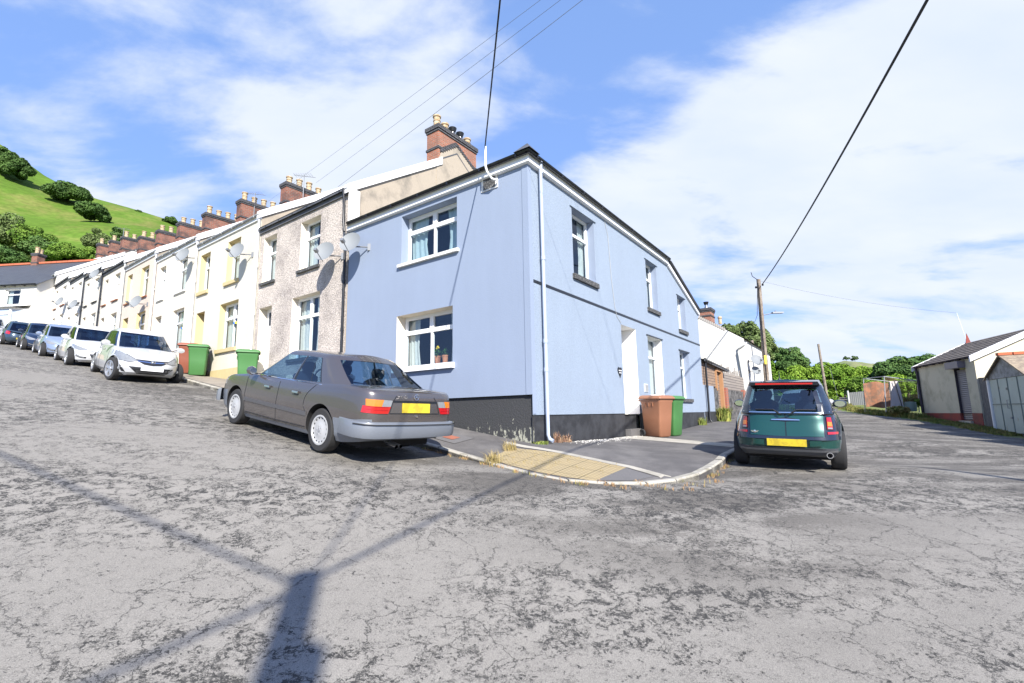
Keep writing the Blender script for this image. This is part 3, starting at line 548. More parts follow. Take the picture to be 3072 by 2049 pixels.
for (za, zb2, mi) in ((-.14, .0, 0), (0.0, .05, 1)):
    P4 = [(8.47, ZE + .08), (T1 + .06, 3.93)]
    bb.add([PS(P4[0][0], -.07, P4[0][1] + za), PS(P4[1][0], -.07, P4[1][1] + za), PS(P4[1][0], -.07, P4[1][1] + zb2), PS(P4[0][0], -.07, P4[0][1] + zb2),
            PS(P4[0][0], 0.01, P4[0][1] + za), PS(P4[1][0], 0.01, P4[1][1] + za), PS(P4[1][0], 0.01, P4[1][1] + zb2), PS(P4[0][0], 0.01, P4[0][1] + zb2)], [(0, 1, 2, 3), (0, 1, 5, 4), (3, 2, 6, 7), (1, 2, 6, 5), (0, 3, 7, 4)], mi)
bb.build('bargeboard', [M_white, M_slate], H0)
gutter(H0, PF, -.14, S1 - .02, ZE + .20, M_trimblack, .062, .085, .95)
gutter(H0, PS, -.14, 8.55, ZE + .20, M_trimblack, .062, .085, 1.0)
hc = MB(); p0 = PF(-.05, -.05, 5.40); hc.add([PF(-.19, -.19, ZE + .2), PF(.2, -.19, ZE + .2), PF(-.19, .2, ZE + .2), p0, PF(.3, .3, ZE + .3)], [(0, 1, 3), (0, 3, 2), (1, 4, 3), (2, 3, 4)]); hc.build('hip_end_tile', M_slate, H0)
pipe(H0, [PS(.36, -.10, ZE + .14), PS(.36, -.09, ZE - .05), PS(.37, -.09, 2.0), PS(.37, -.09, -.38), PS(.37, -.13, -.46), PS(.37, -.2, -.49)], M_bluePipe, .038, [PS(.37, -.09, z) for z in (ZE - .08, 3.1, 1.42, .86)])
pipe(H0, [PF(5.90, -.07, ZE - .1), PF(5.90, -.07, .3)], M_trimblack, .035, [PF(5.9, -.07, z) for z in (3.6, 2.3, 1.5)])
pipe(H0, [PS(T1 + .38, -.06, 2.12), PS(T1 + .40, -.06, -.3), PS(T1 + .40, -.14, -.38)], M_trimblack, .04, [PS(T1 + .39, -.06, 1.0)])
cb_ = MB(); cb_.tube([PS(3.55, -.01, 5.0), PS(3.72, -.012, 4.6), PS(3.82, -.012, 3.4), PS(3.95, -.012, 2.7), PS(4.05, -.012, 2.5), PS(4.28, -.02, 2.36)], .006, 5); cb_.build('wire', mat('grey_gutter', (0.42, 0.43, 0.42), 0.5), H0)
# small open box in the front wall below the gutter where the service cable enters
bx = MB(); bx.box(PF, .74, 1.18, -.02, 0, ZE - .30, ZE + .02); bxo = bx.build('cable_recess', M_sillW, H0)
q = MB(); q.box(PF, .80, 1.12, -.025, -.02, ZE - .27, ZE); q.build('hollow', M_sillB, bxo)
ck = MB(); ck.tube([PF(.86, -.26, 5.56), PF(.86, -.26, 5.12), PF(.84, -.24, 5.0), PF(.78, -.16, 4.86), PF(.70, -.06, 4.83)], .024, 8); ck.build('conduit', M_white, H0, smooth=50)
vt = MB(); vt.box(PS, 5.72, 5.98, -.02, 0, .60, .82)
vto = vt.build('air_vent', M_white, H0); q = MB(); [q.box(PS, 5.74, 5.96, -.03, -.02, .62 + .028 * i, .632 + .028 * i) for i in range(7)]; q.build('grille', M_steel, vto)
# heart shaped slate name plate beside the door
hp = []
for i in range(40):
    u = 2 * math.pi * i / 40; hp.append((4.06 + .0095 * 16 * math.sin(u) ** 3 * .85, 1.06 + .0095 * (13 * math.cos(u) - 5 * math.cos(2 * u) - 2 * math.cos(3 * u) - math.cos(4 * u))))
hs = thing('heart_plaque', 'black heart shaped slate plaque with two white bands beside the recessed doorway', 'plaque', PS(4.06, -.02, 1.06))
MB().prism(hp, PS, -.018, -.002).build('heart', M_trimblack, hs)
q = MB(); q.box(PS, 3.98, 4.15, -.022, -.018, 1.075, 1.10); q.box(PS, 3.99, 4.14, -.022, -.018, 1.02, 1.04); q.build('band', M_white, hs)
# things on the lower front window sill, behind the glass
M_terra = mat('terracotta', (0.50, 0.20, 0.10), 0.85); M_leafp = mat('houseplant_leaf', (0.04, 0.13, 0.02), 0.6); M_yel = mat('yellow_flower', (0.85, 0.60, 0.02), 0.6)
def flowerpot(a, d, z, fl, label):
    th = thing('flower_pot', label, 'flower pot', PF(a, d, z), 'flower pots on the window sill')
    MB().lathe([(.055, 0), (.072, .15), (.08, .15), (.08, .18), (.068, .18), (.06, .15)], PF(a, d, z), (0, 0, 1), 16).build('pot', M_terra, th, smooth=40)
    m = MB()
    for i in range(70):
        u = random.random() * 6.28; r = random.random() * .09; h = .17 + random.random() * .17 - r * .5; c = Vector(PF(a + r * math.cos(u), d + r * math.sin(u), z + h)); q = [c + Vector((random.uniform(-.03, .03), random.uniform(-.03, .03), random.uniform(-.02, .03))) for _ in range(3)]; m.add(q, [(0, 1, 2)])
    m.build('foliage', M_leafp, th, recalc=False)
    if fl:
        m = MB()
        for dx, dz in ((0, .40), (.03, .36), (-.025, .37)): m.lathe([(0, -.025), (.025, -.01), (.028, .01), (0, .025)], PF(a + dx, d, z + dz), (0, 0, 1), 8)
        m.build('flower', M_yel, th, smooth=60)
flowerpot(2.86, .40, 1.20, True, 'terracotta pot with yellow flowers behind the lower front window')
flowerpot(2.62, .40, 1.20, False, 'plain terracotta pot with green leaves behind the lower front window')
sg = thing('window_sign', 'pale hanging sign with dark lettering strokes inside the lower front window', 'sign', PF(2.2, .42, 1.7))
MB().box(PF, 2.06, 2.32, .42, .44, 1.58, 1.92).build('board', mat('sign_board', (0.45, 0.52, 0.56), .7), sg)
q = MB(); [q.box(PF, a, b, .412, .42, z, z + .02) for a, b, z in ((2.10, 2.27, 1.86), (2.10, 2.27, 1.80), (2.09, 2.13, 1.70), (2.10, 2.28, 1.66), (2.14, 2.26, 1.62))]; q.build('lettering', M_trimblack, sg)
# ---------------------------------------------------------------- terrace up the hill
M_peb = mat('pebbledash', (0.46, 0.41, 0.365), 0.95, vscale=1.1, col2=(0.31, 0.275, 0.25), thr=(0.45, 0.7), bump=1.0, bscale=36, grain=0.95)
M_cream = mat('cream_roughcast', (0.58, 0.545, 0.465), 0.95, vscale=1.5, streak=.08, bump=0.7, bscale=50, grain=0.14)
M_cream2 = mat('offwhite_render', (0.60, 0.56, 0.48), 0.95, vscale=0.9, streak=.10, bump=0.4, bscale=40, grain=0.08)
M_white2 = mat('bright_white_render', (0.64, 0.62, 0.57), 0.95, vscale=0.9, streak=.10, bump=0.3, bscale=40)
M_pink = mat('pinkish_render', (0.56, 0.475, 0.40), 0.95, vscale=0.9, var=0.06, bump=0.4, bscale=40, grain=0.08)
M_yrev = mat('yellow_reveal', (0.55, 0.455, 0.245), 0.85)
M_brown = mat('brown_sill', (0.24, 0.10, 0.06), 0.8); M_stone = mat('yellow_stone_sill', (0.50, 0.41, 0.22), 0.85, vscale=10, var=0.08)
M_greyg = mat('grey_gutter', (0.42, 0.43, 0.42), 0.5); M_doorW = mat('door_paint', (0.50, 0.43, 0.30), 0.5)
def terr(s0, s1, ze, zg, wallm, rev, sill, gutm, label, ops, pots=4, plinth=None, gable=M_rendG, barge=M_white, nexte=None, chim=True, pipem=None, depth=.26, sh=.085):
    """ops: dict of openings ul, ur, lr (windows) and door -> (a0,a1,z0,z1)"""
    H = thing('terraced_house', label, 'house', W(s0, 0, zg), 'terraced houses climbing the street')
    w = MB(); o = [(*v, 1, depth) for k, v in ops.items()]
    panel(w, PF, s0, s1, zg - .9, ze, o, depth, 0, 1)
    tr, rise = 4.3, 2.95
    w.build('wall', [wallm, rev], H, recalc=False)
    g = MB()
    for s_ in (s0, s1): g.add([PF(s_ + (.004 if s_ == s0 else -.004), 0.002, zg - .9), PF(s_ + (.004 if s_ == s0 else -.004), 8.6, zg - .9), PF(s_ + (.004 if s_ == s0 else -.004), 8.6, ze), PF(s_ + (.004 if s_ == s0 else -.004), tr, ze + rise), PF(s_ + (.004 if s_ == s0 else -.004), 0.002, ze)], [(0, 1, 2, 3, 4)])
    g.add([PF(s0, 8.6, zg - .9), PF(s1, 8.6, zg - .9), PF(s1, 8.6, ze), PF(s0, 8.6, ze)], [(0, 1, 2, 3)]); g.build('gable', gable, H, recalc=False)
    r = MB(); k = rise / tr
    for t0_, z0_, t1_, z1_ in ((-.12, ze - .12 * k + .09, tr, ze + rise + .09), (8.72, ze - .12 * k + .09, tr, ze + rise + .09)):
        r.add([PF(s0 - .02, t0_, z0_), PF(s1, t0_, z0_), PF(s1, t1_, z1_), PF(s0 - .02, t1_, z1_), PF(s0 - .02, t0_, z0_ - .05), PF(s1, t0_, z0_ - .05), PF(s1, t1_, z1_ - .05), PF(s0 - .02, t1_, z1_ - .05)], [(0, 1, 2, 3), (4, 5, 6, 7), (0, 1, 5, 4), (0, 3, 7, 4), (1, 2, 6, 5)])
    ro = r.build('roof', M_slate, H)
    b = MB(); b.add([PF(s0 - .05, -.12, ze - .15), PF(s0 - .05, tr - .75, ze + rise - .15 - .52), PF(s0 - .05, tr - .75, ze + rise + .12 - .52), PF(s0 - .05, -.12, ze + .10), PF(s0 + .12, -.12, ze - .15), PF(s0 + .12, tr - .75, ze + rise - .15 - .52), PF(s0 + .12, tr - .75, ze + rise + .12 - .52), PF(s0 + .12, -.12, ze + .10)], [(0, 1, 2, 3), (4, 5, 6, 7), (3, 2, 6, 7), (0, 1, 5, 4), (0, 3, 7, 4)]); b.build('bargeboard', barge, H)
    f = MB(); f.box(PF, s0, s1 - .01, -.05, -.002, ze - .15, ze + .03); f.build('fascia', barge if gutm is not M_trimblack else M_slate, H)
    gutter(H, PF, s0 + .02, s1 - .02, ze + .04, gutm, .06, .06, .8)
    if plinth: q = MB(); q.box(PF, s0 + .1, s1 - .02, -.03, -.001, zg - .9, plinth[0]); q.build('plinth', plinth[1], H)
    for kk, v in ops.items():
        if kk == 'door':
            d = MB(); d.box(PF, v[0], v[1], depth, depth + .05, v[2], v[3]); do = d.build('door', M_doorW if rev is M_yrev else M_white, H)
            q = MB(); q.box(PF, v[0] + .15, v[1] - .15, depth - .01, depth, v[3] - .55, v[3] - .12); q.build('fanlight', M_room, do)
        else:
            big = (v[1] - v[0]) > 1.15
            window(H, PF, *v, depth - .03, 'M' if big else 'T', .8, (.07, sh, .06), sill, fw=.05)
    if pipem: pipe(H, [PF(s0 + .04, -.07, ze), PF(s0 + .03, -.06, zg - .3)], pipem, .036, [PF(s0 + .03, -.06, z) for z in (ze - 1.8, zg + 2.2, zg + .8)])
    if chim: chimney(PF, s0 + .02, tr - .95, tr + 1.05, ze + rise - .75, ze + rise + .78, pots, M_brick, .5, H)
    return H
H1 = terr(5.86, 10.70, 6.24, .37, M_peb, M_creamrev, M_sillB, M_trimblack, 'brown pebbledashed terraced house joined to the blue corner house', dict(ur=(7.22, 8.26, 4.36, 5.88), ul=(9.66, 10.46, 4.36, 5.90), lr=(7.10, 8.55, 1.72, 3.57), door=(9.72, 10.50, .95, 3.54)), chim=False, pipem=None)
# its tall stack with cowls
chimney(PF, 5.90, 3.42, 5.42, 8.55, 9.98, 5, M_brick1, .55, H1, cowls=(2, 3))
gb = MB(); sk = [(3.30, 8.4), (3.55, 9.0), (4.15, 9.5), (4.35, 9.5), (5.4, 8.95), (5.4, 7.5), (3.3, 7.5)]; gb.prism(sk, lambda t_, d_, z_: W(5.86 + d_, t_, z_), -.012, .03, 0); gb.build('gable_shoulder', M_rendG, H1)
for i in range(7): 
    q = MB(); u = i / 6; 
cr2_ = MB(); 
for i in range(8): cr2_.box(PF, 5.83, 5.95, 3.5 + i * .10, 3.62 + i * .10, 8.98 + i * .075, 9.12 + i * .075)
for i in range(12): cr2_.box(PF, 5.83, 5.95, 4.28 + i * .09, 4.40 + i * .09, 9.50 - i * .05, 9.62 - i * .05)
cr2_.build('brick_creasing', M_brickD, H1)
wbx = MB(); wbx.box(PF, 5.72, 5.86, -.05, .22, 5.25, 6.2); wbx.build('eaves_box', M_whiteP, H1)
pipe(H1, [PF(5.98, -.14, 6.2), PF(5.98, -.10, 5.9), PF(5.97, -.10, 5.3), PF(5.92, -.10, 5.0)], M_trimblack, .036)
H2 = terr(10.72, 15.58, 6.80, 1.2, M_cream, M_yrev, M_stone, M_greyg, 'cream roughcast terraced house with yellow reveals and stone sills', dict(ur=(12.12, 13.08, 4.86, 6.38), ul=(14.52, 15.36, 4.86, 6.36), lr=(11.98, 13.36, 2.45, 4.10), door=(14.62, 15.34, 1.5, 4.05)), plinth=(1.73, M_stone), pipem=M_white, sh=.13, chim=False)
specs = [(15.60, 19.98, 7.17, 1.95, M_cream2, M_creamrev, M_white, M_greyg, 'off-white terraced house with a blue and yellow trinket in its ground floor window', M_white),
 (20.0, 24.22, 7.60, 2.5, M_pink, M_yrev, M_brown, M_greyg, 'pinkish terraced house with grey downpipe, fourth up from the corner', M_white),
 (24.24, 27.93, 8.03, 3.1, M_cream2, M_creamrev, M_brown, M_trimblack, 'off-white terraced house with brown sills and black gutter, fifth up the hill', M_greyg),
 (27.95, 31.46, 8.43, 3.7, M_cream2, M_creamrev, M_black, M_trimblack, 'cream-white terraced house with black sills and a wall dish near its eaves', M_trimblack),
 (31.48, 34.93, 8.80, 4.3, M_white2, M_creamrev, M_black, M_trimblack, 'white terraced house with a dark downpipe and ragged black eaves', M_trimblack),
 (34.95, 38.88, 9.20, 4.8, M_white2, M_creamrev, M_brown, M_trimblack, 'white terraced house just below the bright white raised roof edge', None),
 (38.90, 41.78, 10.12, 5.4, M_white2, M_whiteP, M_white, M_greyg, 'bright white terraced house with a tall white party wall', None),
 (41.80, 45.18, 10.52, 5.9, M_white2, M_whiteP, M_white, M_greyg, 'bright white terraced house second from the top of the row', None),
 (45.20, 48.60, 11.05, 6.4, M_white2, M_whiteP, M_white, M_greyg, 'topmost bright white terraced house at the head of the street', None)]
for i, (s0, s1, ze, zg, wm, rv, sl, gm, lb, pm) in enumerate(specs):
    W_ = s1 - s0; h = (ze - zg) / 5.3; a = lambda u: s0 + W_ * u
    ops = dict(ur=(a(.24), a(.47), ze - 1.98 * h, ze - .46 * h), ul=(a(.76), a(.92), ze - 1.98 * h, ze - .48 * h), lr=(a(.22), a(.48), ze - 4.4 * h, ze - 2.72 * h), door=(a(.76), a(.93), zg, ze - 2.74 * h))
    terr(s0, s1, ze, zg, wm, rv, sl, gm, lb, ops, pipem=pm, depth=.2 if i < 3 else .16, gable=M_rendG if i != 6 else M_white2, sh=.06)
# ---------------------------------------------------------------- slate roofed house closing the left street
M_slate2 = brickmat('slate_courses', (0.07, 0.075, 0.082), (0.055, 0.058, 0.066), (0.03, 0.032, 0.036), w=0.3, h=0.11, msize=0.01, rough=0.55)
M_redridge = mat('red_ridge_tile', (0.42, 0.12, 0.06), 0.8)
EH = thing('end_house', 'white bay windowed house with slate roof and red ridge tiles closing the street', 'house', (-34, 33, 6))
ex, ey = -31.6, 31.0      # right-hand corner of its front
dirv = Vector((-0.97, 0.10, 0)).normalized(); inv_ = Vector((0.10, 0.97, 0)).normalized()
PE = lambda a, d, z: (ex + dirv.x * a + inv_.x * d, ey + dirv.y * a + inv_.y * d, z)
w = MB(); ze = 9.15; opsE = [(1.15, 2.35, 7.85, 8.9), (4.9, 6.2, 7.9, 8.95)]
panel(w, PE, 0, 9, 3, ze, opsE, .2, 0, 0); w.add([PE(0, 0, 3), PE(0, 8, 3), PE(0, 8, ze), PE(0, 4, ze + 3.0), PE(0, 0, ze)], [(0, 1, 2, 3, 4)]); w.build('wall', M_white2, EH, recalc=False)
r = MB(); r.add([PE(-.2, -.25, ze - .08), PE(9, -.25, ze - .08), PE(9, 4, ze + 2.95), PE(-.2, 4, ze + 2.95), PE(-.2, 8.2, ze - .08), PE(9, 8.2, ze - .08)], [(0, 1, 2, 3), (3, 2, 5, 4)]); ro = r.build('roof', M_slate2, EH, recalc=False)
q = MB(); [q.box(PE, -.2 + i * .46, .24 + i * .46, 3.88, 4.12, ze + 2.93, ze + 3.07) for i in range(20)]; q.build('ridge_tile', M_redridge, ro)
gutter(EH, PE, -.2, 9, ze + .02, M_trimblack, .07, .2)
for o_ in opsE: window(EH, PE, *o_, .15, 'M' if False else 'T', .6, (.06, .08, .05), M_white)
bay = MB(); bp = [(.35, -.0), (.75, -.75), (2.7, -.75), (3.1, 0)]
for z0_, z1_ in ((3, 6.15), (7.35, 7.5)):
    bay.add([PE(a, d, z) for a, d in bp for z in (z0_, z1_)], [(0, 2, 3, 1), (2, 4, 5, 3), (4, 6, 7, 5)])
bay.add([PE(a, d, 7.5) for a, d in bp], [(0, 1, 2, 3)]); bayo = bay.build('bay_window', M_white2, EH, recalc=False)
g = MB(); g.add([PE(a, d * .96, z) for a, d in bp for z in (6.15, 7.35)], [(0, 2, 3, 1), (2, 4, 5, 3), (4, 6, 7, 5)]); g.build('pane', mat('bay_glass', (0.42, 0.48, 0.55), 0.08), bayo, recalc=False)
g = MB()
for a, d in bp: g.box(PE, a - .05, a + .05, d - .03, d + .05, 6.15, 7.35)
g.box(PE, .75, 2.7, -.79, -.74, 7.0, 7.07); g.build('frame', M_white, bayo)
g = MB(); g.add([PE(.2, 0, 7.75), PE(3.3, 0, 7.75), PE(2.9, -.95, 7.45), PE(.55, -.95, 7.45)], [(0, 1, 2, 3)]); g.build('bay_roof', M_greyg, bayo, recalc=False)
chimney(PE, 5.0, 3.75, 4.3, ze + 2.4, ze + 3.75, 2, M_brick, .5, EH)
fw_ = thing('garden_wall', 'low brown stone wall in front of the end house', 'wall', PE(4, -2.4, 5.5)); MB().box(PE, -.4, 8, -2.6, -2.4, 4, 6.25).build('wall', mat('brown_stone', (0.42, 0.30, 0.17), .9, vscale=3, var=.15), fw_)
# ---------------------------------------------------------------- satellite dishes
M_dish = mat('dish_grey', (0.19, 0.205, 0.215), 0.65); M_dishm = mat('dish_metal', (0.25, 0.26, 0.27), 0.5, metal=0.6)
def dish_parts(th, c, n, r, lnb_dir, wallpt):
    c = Vector(c); n = Vector(n).normalized(); a = n.cross(Vector((0, 0, 1))).normalized(); b = n.cross(a); m = MB(); rows = []
    for k in range(7):
        rr = r * k / 6; rows.append([c + (a * math.cos(u) * rr * .92 + b * math.sin(u) * rr) + n * (.16 * r * (k / 6) ** 2 * 1.6) for u in np.linspace(0, 2 * math.pi, 28, endpoint=False)])
    m.grid(rows, close=True); m.build('reflector', M_dish, th, smooth=60)
    q = MB(); f = c + n * r * 1.25 + b * r * .75; q.tube([c + b * r * .95, f], .012, 6); q.box(lambda x, y, z: f + a * x + b * y + n * z, -.04, .04, -.035, .035, -.07, .05)
    q.build('feed_arm', M_dishm, th)
    q = MB(); q.tube([c - n * .02, c - n * .12, Vector(wallpt)], .018, 6); w_ = Vector(wallpt); q.box(lambda x, y, z: w_ + Vector((x, y, z)), -.05, .05, -.02, .02, -.09, .09); q.build('bracket', M_dishm, th)
ND = (0.62, -0.70, 0.36)     # they look at the same satellite: right and towards the camera
NDv = Vector((-dF[0] * .42 - dS[0] * .85, -dF[1] * .42 - dS[1] * .85, .36))
for (s_, z_, r_, o_, lb) in ((6.36, 4.42, .31, .36, 'grey satellite dish on the brown pebbledashed house beside its upper window'), (5.22, 4.42, .30, .36, 'grey satellite dish at the left end of the blue wall'), (11.45, 5.56, .30, .38, 'pale satellite dish in front of the cream house upper window'),
                              (16.0, 6.4, .31, .38, 'satellite dish high on the off-white house'), (21.0, 5.30, .31, .34, 'satellite dish between floors of the pinkish house'), (28.3, 8.0, .30, .3, 'satellite dish close under black eaves in the middle of the row'),
                              (31.9, 6.85, .30, .3, 'satellite dish beside the dark downpipe mid row'), (35.3, 7.55, .30, .3, 'white satellite dish on the white house below the raised roof edge'), (39.6, 9.0, .28, .3, 'satellite dish high on the bright white wall'), (44.0, 8.6, .28, .3, 'satellite dish on the topmost but one white house')):
    th = thing('satellite_dish', lb, 'satellite dish', PF(s_, -o_, z_), 'satellite dishes on the terrace')
    dish_parts(th, PF(s_, -o_, z_), NDv, r_, None, PF(s_ - .28, 0, z_ - .06))

for (s_, z_, lb) in ((12.55, 3.35, 'small blue and yellow trinket hanging in the cream house ground floor window'), (17.1, 3.72, 'small blue and yellow trinket hanging in the next off-white house window')):
    tr_ = thing('window_trinket', lb, 'ornament', PF(s_, .18, z_))
    g = MB(); g.lathe([(0, -.05), (.06, -.03), (.06, .03), (0, .05)], PF(s_, .19, z_), (0, 0, 1), 10); g.build('blue_half', mat('trinket_blue', (.02, .16, .55), .5), tr_, smooth=50)
    g = MB(); g.lathe([(0, -.05), (.055, -.03), (.055, .03), (0, .05)], PF(s_ - .11, .19, z_), (0, 0, 1), 10); g.build('yellow_half', M_yel, tr_, smooth=50)
# ================================================================ CARS
M_tyre = mat('tyre_rubber', (0.022, 0.022, 0.023), 0.85, bump=0.3, bscale=90); M_well = mat('wheel_well', (0.008, 0.008, 0.009), 0.95)
M_rimw = mat('hubcap_white', (0.36, 0.365, 0.37), 0.35); M_rim = mat('alloy_silver', (0.50, 0.51, 0.53), 0.3, metal=0.7); M_seat = mat('seat_cloth', (0.012, 0.016, 0.03), 0.9)
M_dash = mat('cabin_dark', (0.02, 0.02, 0.024), 0.8); M_trimg = mat('bumper_black', (0.02, 0.021, 0.023), 0.55)
M_red = mat('tail_red', (0.40, 0.008, 0.012), 0.12, coat=1); M_amb = mat('indicator_amber', (0.62, 0.17, 0.008), 0.15, coat=1); M_clear = mat('lamp_clear', (0.20, 0.21, 0.22), 0.12, coat=1, var=.2, vscale=30)
M_plY = mat('plate_yellow', (0.60, 0.46, 0.03), 0.4, vscale=9, col2=(0.44, 0.33, 0.03), thr=(.5, .62)); M_plW = mat('plate_white', (0.78, 0.78, 0.78), 0.4, vscale=12, col2=(0.55, 0.55, 0.55), thr=(.5, .65)); M_chr = mat('chrome', (0.75, 0.76, 0.78), 0.12, metal=1)
M_cglass = glassmat('car_glass', (0.42, 0.56, 0.66), 0.06); M_cdark = glassmat('car_glass_dark', (0.07, 0.12, 0.20), 0.03)
def interp(tab, x):
    return np.interp(x, [p[0] for p in tab], [p[1] for p in tab])
def paint(name, col, metal=0.0, rough=0.35):
    return mat(name, col, rough, metal=metal, coat=0.85)
def make_car(cfg, label, group, s, t, z, yaw, pitch, roll, scale=1.0):
    """x forward, y left, z up, metres"""
    left = np.cross([0, 0, 1], [*dF, 0]); B = Matrix(((dF[0], left[0], 0), (dF[1], left[1], 0), (0, 0, 1)))
    R = B @ Matrix.Rotation(math.radians(yaw), 3, 'Z') @ Matrix.Rotation(math.radians(-pitch), 3, 'Y') @ Matrix.Rotation(math.radians(roll), 3, 'X')
    M = Matrix.Translation(W(s, t, z)) @ R.to_4x4() @ Matrix.Scale(scale, 4)
    car = thing('parked_car', label, 'car', None, group, M=M)
    body, glassm = cfg['paint'], cfg.get('glass', M_cdark); xr, xf, hw = cfg['xr'], cfg['xf'], cfg['hw']; Lh = (xf - xr) / 2; xc = (xf + xr) / 2
    top, bot = cfg['top'], cfg['bot']; p = cfg.get('pw', 5.5); NH = 34
    # half outline rear centre -> front centre, resampled by arc length
    th = np.linspace(math.pi, 0, 900); X = np.sign(np.cos(th)) * np.abs(np.cos(th)) ** (2 / p); Y = np.abs(np.sin(th)) ** (2 / p)
    dl = np.r_[0, np.cumsum(np.hypot(np.diff(X * Lh), np.diff(Y * hw)))]; wgt = dl
    u = np.linspace(0, dl[-1], NH * 2); X = np.interp(u, dl, X); Y = np.interp(u, dl, Y)
    Xc = np.r_[X, X[-2:0:-1]]; Yc = np.r_[Y, -Y[-2:0:-1]]
    lv = cfg['levels']   # f, rear inset, front inset, width factor
    mb = MB(); rows = []; FE = np.array([l[0] for l in lv])
    fs = np.unique(np.r_[FE, np.linspace(0, 1, 13)])
    tapF, tapR = cfg.get('taper', (.93, .95))
    for f in fs:
        ri, fi, wf = (np.interp(f, FE, [l[k] for l in lv]) for k in (1, 2, 3))
        x = np.where(Xc > 0, xc + Xc * (Lh - fi), xc + Xc * (Lh - ri)); tw = 1 - (1 - tapF) * np.clip(Xc, 0, 1) ** 3 - (1 - tapR) * np.clip(-Xc, 0, 1) ** 3
        zt = interp(top, x); zb = interp(bot, x); rows.append(np.stack([x, Yc * hw * wf * tw, zb + (zt - zb) * f], -1))
    mb.grid([r.tolist() for r in rows], close=True)
    n = len(Xc); topr = rows[-1]; nh = len(X)
    def cap(ring, up, flip=False, crown=0.0):
        g = []
        for i in range(nh):
            a = ring[i]; b = ring[(n - i) % n]; g.append([tuple(a + (b - a) * k / 8 + np.array([0, 0, crown * (1 - (2 * k / 8 - 1) ** 2)])) for k in range(9)])
        return g
    mb.grid(cap(rows[0], False)); mb.grid(cap(topr, True, crown=cfg.get('crown', .035)))
    zc_ = cfg.get('clad', None)
    lower = mb.build('body', [body, cfg.get('cladm', M_trimg), M_well, cfg.get('paint3', body)], None, loc=None, local=True)
    bm = bmesh.new(); bm.from_mesh(lower.data); bmesh.ops.remove_doubles(bm, verts=bm.verts, dist=1e-4); bmesh.ops.recalc_face_normals(bm, faces=bm.faces)
    if zc_:
        for f in bm.faces:
            c = f.calc_center_median()
            if zc_(c): f.material_index = 1
            elif cfg.get('clad3') and cfg['clad3'](c): f.material_index = 3
    bm.to_mesh(lower.data); bm.free()
    wr, wy = cfg['wr'], cfg['wy']
    for wx in cfg['wx']:
        q = MB(); q.lathe([(0, .42), (wr + .055, .42), (wr + .055, 1.4), (0, 1.4)], (wx, 0, wr + .01), (0, 1, 0), 40); q.lathe([(0, -.42), (wr + .055, -.42), (wr + .055, -1.4), (0, -1.4)], (wx, 0, wr + .01), (0, 1, 0), 40)
        co = q.build('cut', M_well, None, local=True); bm = bmesh.new(); bm.from_mesh(co.data); bmesh.ops.remove_doubles(bm, verts=bm.verts, dist=1e-5); bmesh.ops.recalc_face_normals(bm, faces=bm.faces); bm.to_mesh(co.data); bm.free()
        md = lower.modifiers.new('b', 'BOOLEAN'); md.object = co; md.operation = 'DIFFERENCE'; md.solver = 'EXACT'; md.material_mode = 'TRANSFER'
        bpy.context.view_layer.update(); dg = bpy.context.evaluated_depsgraph_get(); me = bpy.data.meshes.new_from_object(lower.evaluated_get(dg)); lower.modifiers.clear(); lower.data = me; bpy.data.objects.remove(co)
    me = lower.data; me.polygons.foreach_set('use_smooth', [True] * len(me.polygons)); me.set_sharp_from_angle(angle=math.radians(32))
    lower.parent = car; lower.matrix_parent_inverse = Matrix.Identity(4); lower.matrix_local = Matrix.Identity(4); ROOT[lower.name] = M
    # ---- greenhouse
    G = cfg['gh']; gx = G['x']  # (rear base, rear top, front top, front base)
    q_ = G.get('p', 7.0); sides = G['side']; rg, wsg = G['rg'], G['ws']
    pts = [];  # (X,Y,tag of edge leading to next)
    for k in range(7): pts.append(('y', rg * k / 6, 'rg' if k < 6 else 'b'))
    cur = []
    for (a, b, tg) in sides:          # fractions -1..1 of the side
        m_ = max(1, int((b - a) / .12)); cur += [(a + (b - a) * i / m_, tg) for i in range(m_)]
    for a, tg in cur: pts.append(('x', a, tg))
    pts.append(('x', sides[-1][1], 'b'))
    for k in range(7): pts.append(('Y', wsg * (1 - k / 6), 'ws'))
    XY = []
    for kd, v, tg in pts:
        if kd == 'y': XY.append((-(1 - v ** q_) ** (1 / q_), v))
        elif kd == 'Y': XY.append(((1 - v ** q_) ** (1 / q_), v))
        else: XY.append((v, (1 - abs(v) ** q_) ** (1 / q_)))
    tags = [t_[2] for t_ in pts]; hn = len(XY)
    XYf = XY + [(x, -y) for x, y in XY[-2:0:-1]]; tagf = tags[:-1] + tags[:-1][::-1]
    g0, g1 = G.get('band', (.10, .87)); gl = [0, g0, g0 + (g1 - g0) * .33, g0 + (g1 - g0) * .67, g1, .95, 1.0]; rings = []
    roofz = G['roof']
    bow = G.get('bow', .06)
    for g in gl:
        xa = gx[0] + (gx[1] - gx[0]) * g; xb = gx[3] + (gx[2] - gx[3]) * g; wg = G['w'][0] + (G['w'][1] - G['w'][0]) * (g ** 1.25)
        if g == 1.0: xa += .05; xb -= .05; wg -= .045
        R_ = []
        for x, y in XYf:
            xx = (xa + xb) / 2 + x * (xb - xa) / 2 + (bow * (1 - y * y) * (1 if x > 0 else -1) * (1 if abs(x) > .9 else 0)); zb = float(interp(top, xx)) - .03; zt = float(interp(roofz, xx)) - (.0 if g < 1 else 0) - .03 * (y * y); R_.append((xx, y * wg, zb + (zt - zb) * g + (0.012 if g == 1 else 0)))
        rings.append(R_)
    shell = MB(); glass = {'rg': MB(), 'ws': MB(), 'sw': MB()}; N_ = len(XYf)
